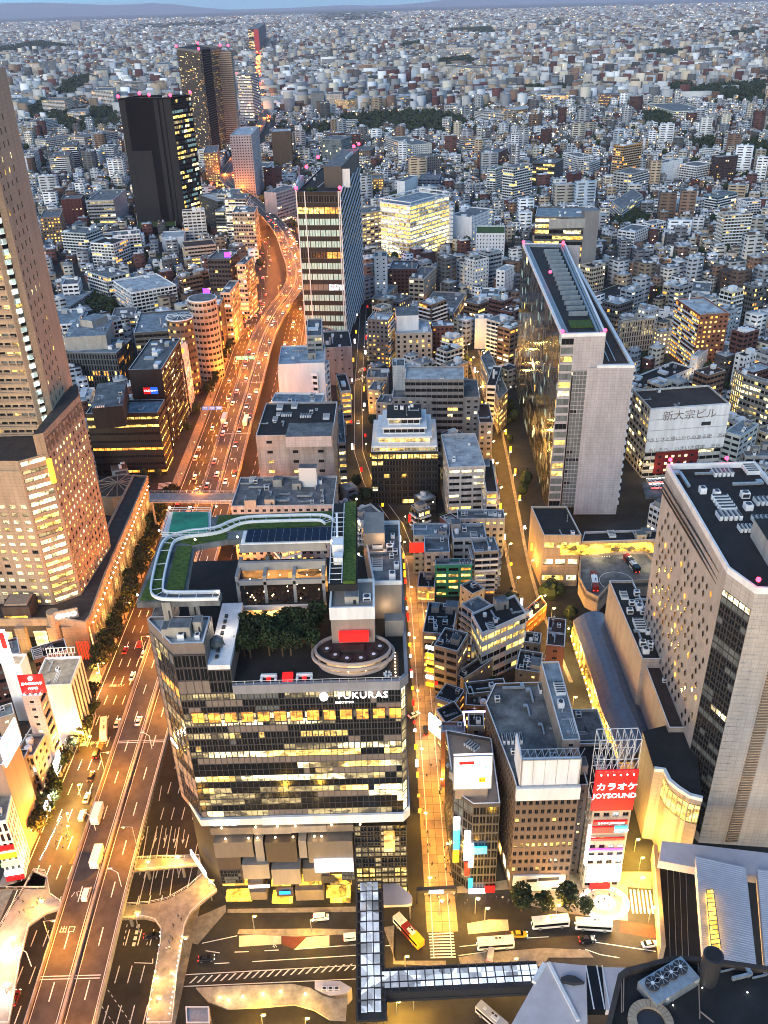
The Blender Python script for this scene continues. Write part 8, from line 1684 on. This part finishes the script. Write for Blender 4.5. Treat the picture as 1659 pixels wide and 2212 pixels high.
def folk(n,fn,where):
 for k in range(n):
  x,y,z=fn();j=R2.choice((0,0,0,1,2));o=bpy.data.objects.new('person',PMS[j]);COL.objects.link(o);o.location=(x,y,z);o.rotation_euler=(0,0,R2.uniform(0,6.28));tag(o,DS[j]+' walking '+where,'person',DS[j]+'s '+where)
def inq(t,x0,x1,y0,y1,z):
 def f():g=W(t,R2.uniform(x0,x1),R2.uniform(y0,y1),z);return g[0],g[1],z+.02
 return f
folk(44,lambda:(R2.choice((R2.uniform(9.4,11),R2.uniform(15.6,17.2),R2.uniform(10.5,16.5))),R2.uniform(168,262),.05),'in the golden shopping street')
folk(16,inq('bp',400,780,150,200,.15),'on the terminal pavement');folk(14,inq('bp',1080,1310,120,230,.2),'on the blazing plaza');folk(12,inq('lf',400,500,1700,1950,0),'on the plaza left of the expressway')
folk(8,inq('bl',500,600,450,650,6.2),'on the curving footbridge');folk(8,inq('03',100,300,900,1000,6),'on the left deck')
# bollard lights on the plaza edge and the footbridge
b=MB()
for k in range(22):p=Vector(W('lf',292,2000,.6)).lerp(Vector(W('lf',445,1690,.6)),k/21);b.ball((p.x,p.y,.7),.13)
tag(b.build('bollard_lights','bulb_white'),'row of small white bollard lights along the narrow plaza','lights',None,'stuff')
b=MB()
for k in range(16):p=Vector(W('bl',600,560,7)).lerp(Vector(W('bl',530,1000,7)),k/15);b.ball((p.x,p.y,7.2),.13)
for k in range(10):p=Vector(W('bl',478,560,7)).lerp(Vector(W('bl',410,1030,7)),k/9);b.ball((p.x,p.y,7.2),.13)
tag(b.build('rail_lights','bulb_white'),'small lights set in the curving footbridge railing','lights',None,'stuff')
# the protos that were only sources of copies stay in place as members
# ------------------------------------------------------------------ lettering becomes plain meshes
bpy.context.view_layer.update();dg_=bpy.context.evaluated_depsgraph_get()
for o in TEXTS:
 me=bpy.data.meshes.new_from_object(o.evaluated_get(dg_));nm=o.name;o.name='old';c=bpy.data.objects.new(nm,me);COL.objects.link(c);c.parent=o.parent;c.matrix_parent_inverse=o.matrix_parent_inverse.copy();c.location=o.location;c.rotation_euler=o.rotation_euler;c.scale=o.scale
 for k_ in('label','category','group','kind'):
  if k_ in o:c[k_]=o[k_]
for o in TEXTS:bpy.data.objects.remove(o)
# air over the town
hz=bpy.data.materials.new('air');hz.use_nodes=True;n=hz.node_tree;n.nodes.remove(n.nodes['Principled BSDF']);v=n.nodes.new('ShaderNodeVolumePrincipled');v.inputs['Color'].default_value=(.68,.7,.86,1);v.inputs['Density'].default_value=2.6e-5
n.links.new(v.outputs[0],n.nodes['Material Output'].inputs['Volume']);MATS['air']=hz
b=MB();b.prism([(-50000,-500),(50000,-500),(50000,62000),(-50000,62000)],-1,560,bottom=True);tag(b.build('haze','air'),kind='stuff')
# lamps, trees, cars and people that look alike are told apart by their order from the front
OWN={}
for o in COL.objects:
 if o.parent is None and o.get('label')and o.get('category')and o.get('group'):OWN.setdefault((o['group'],o['label']),[]).append(o)
def nth(i):
 s_='th' if 10<i%100<14 else{1:'st',2:'nd',3:'rd'}.get(i%10,'th');return 'nearest' if i==1 else '%d%s from front'%(i,s_)
for(g,l),m in OWN.items():
 if len(m)>1:
  m.sort(key=lambda o:o.location.y)
  for i,o in enumerate(m):o['label']=l+', '+nth(i+1)
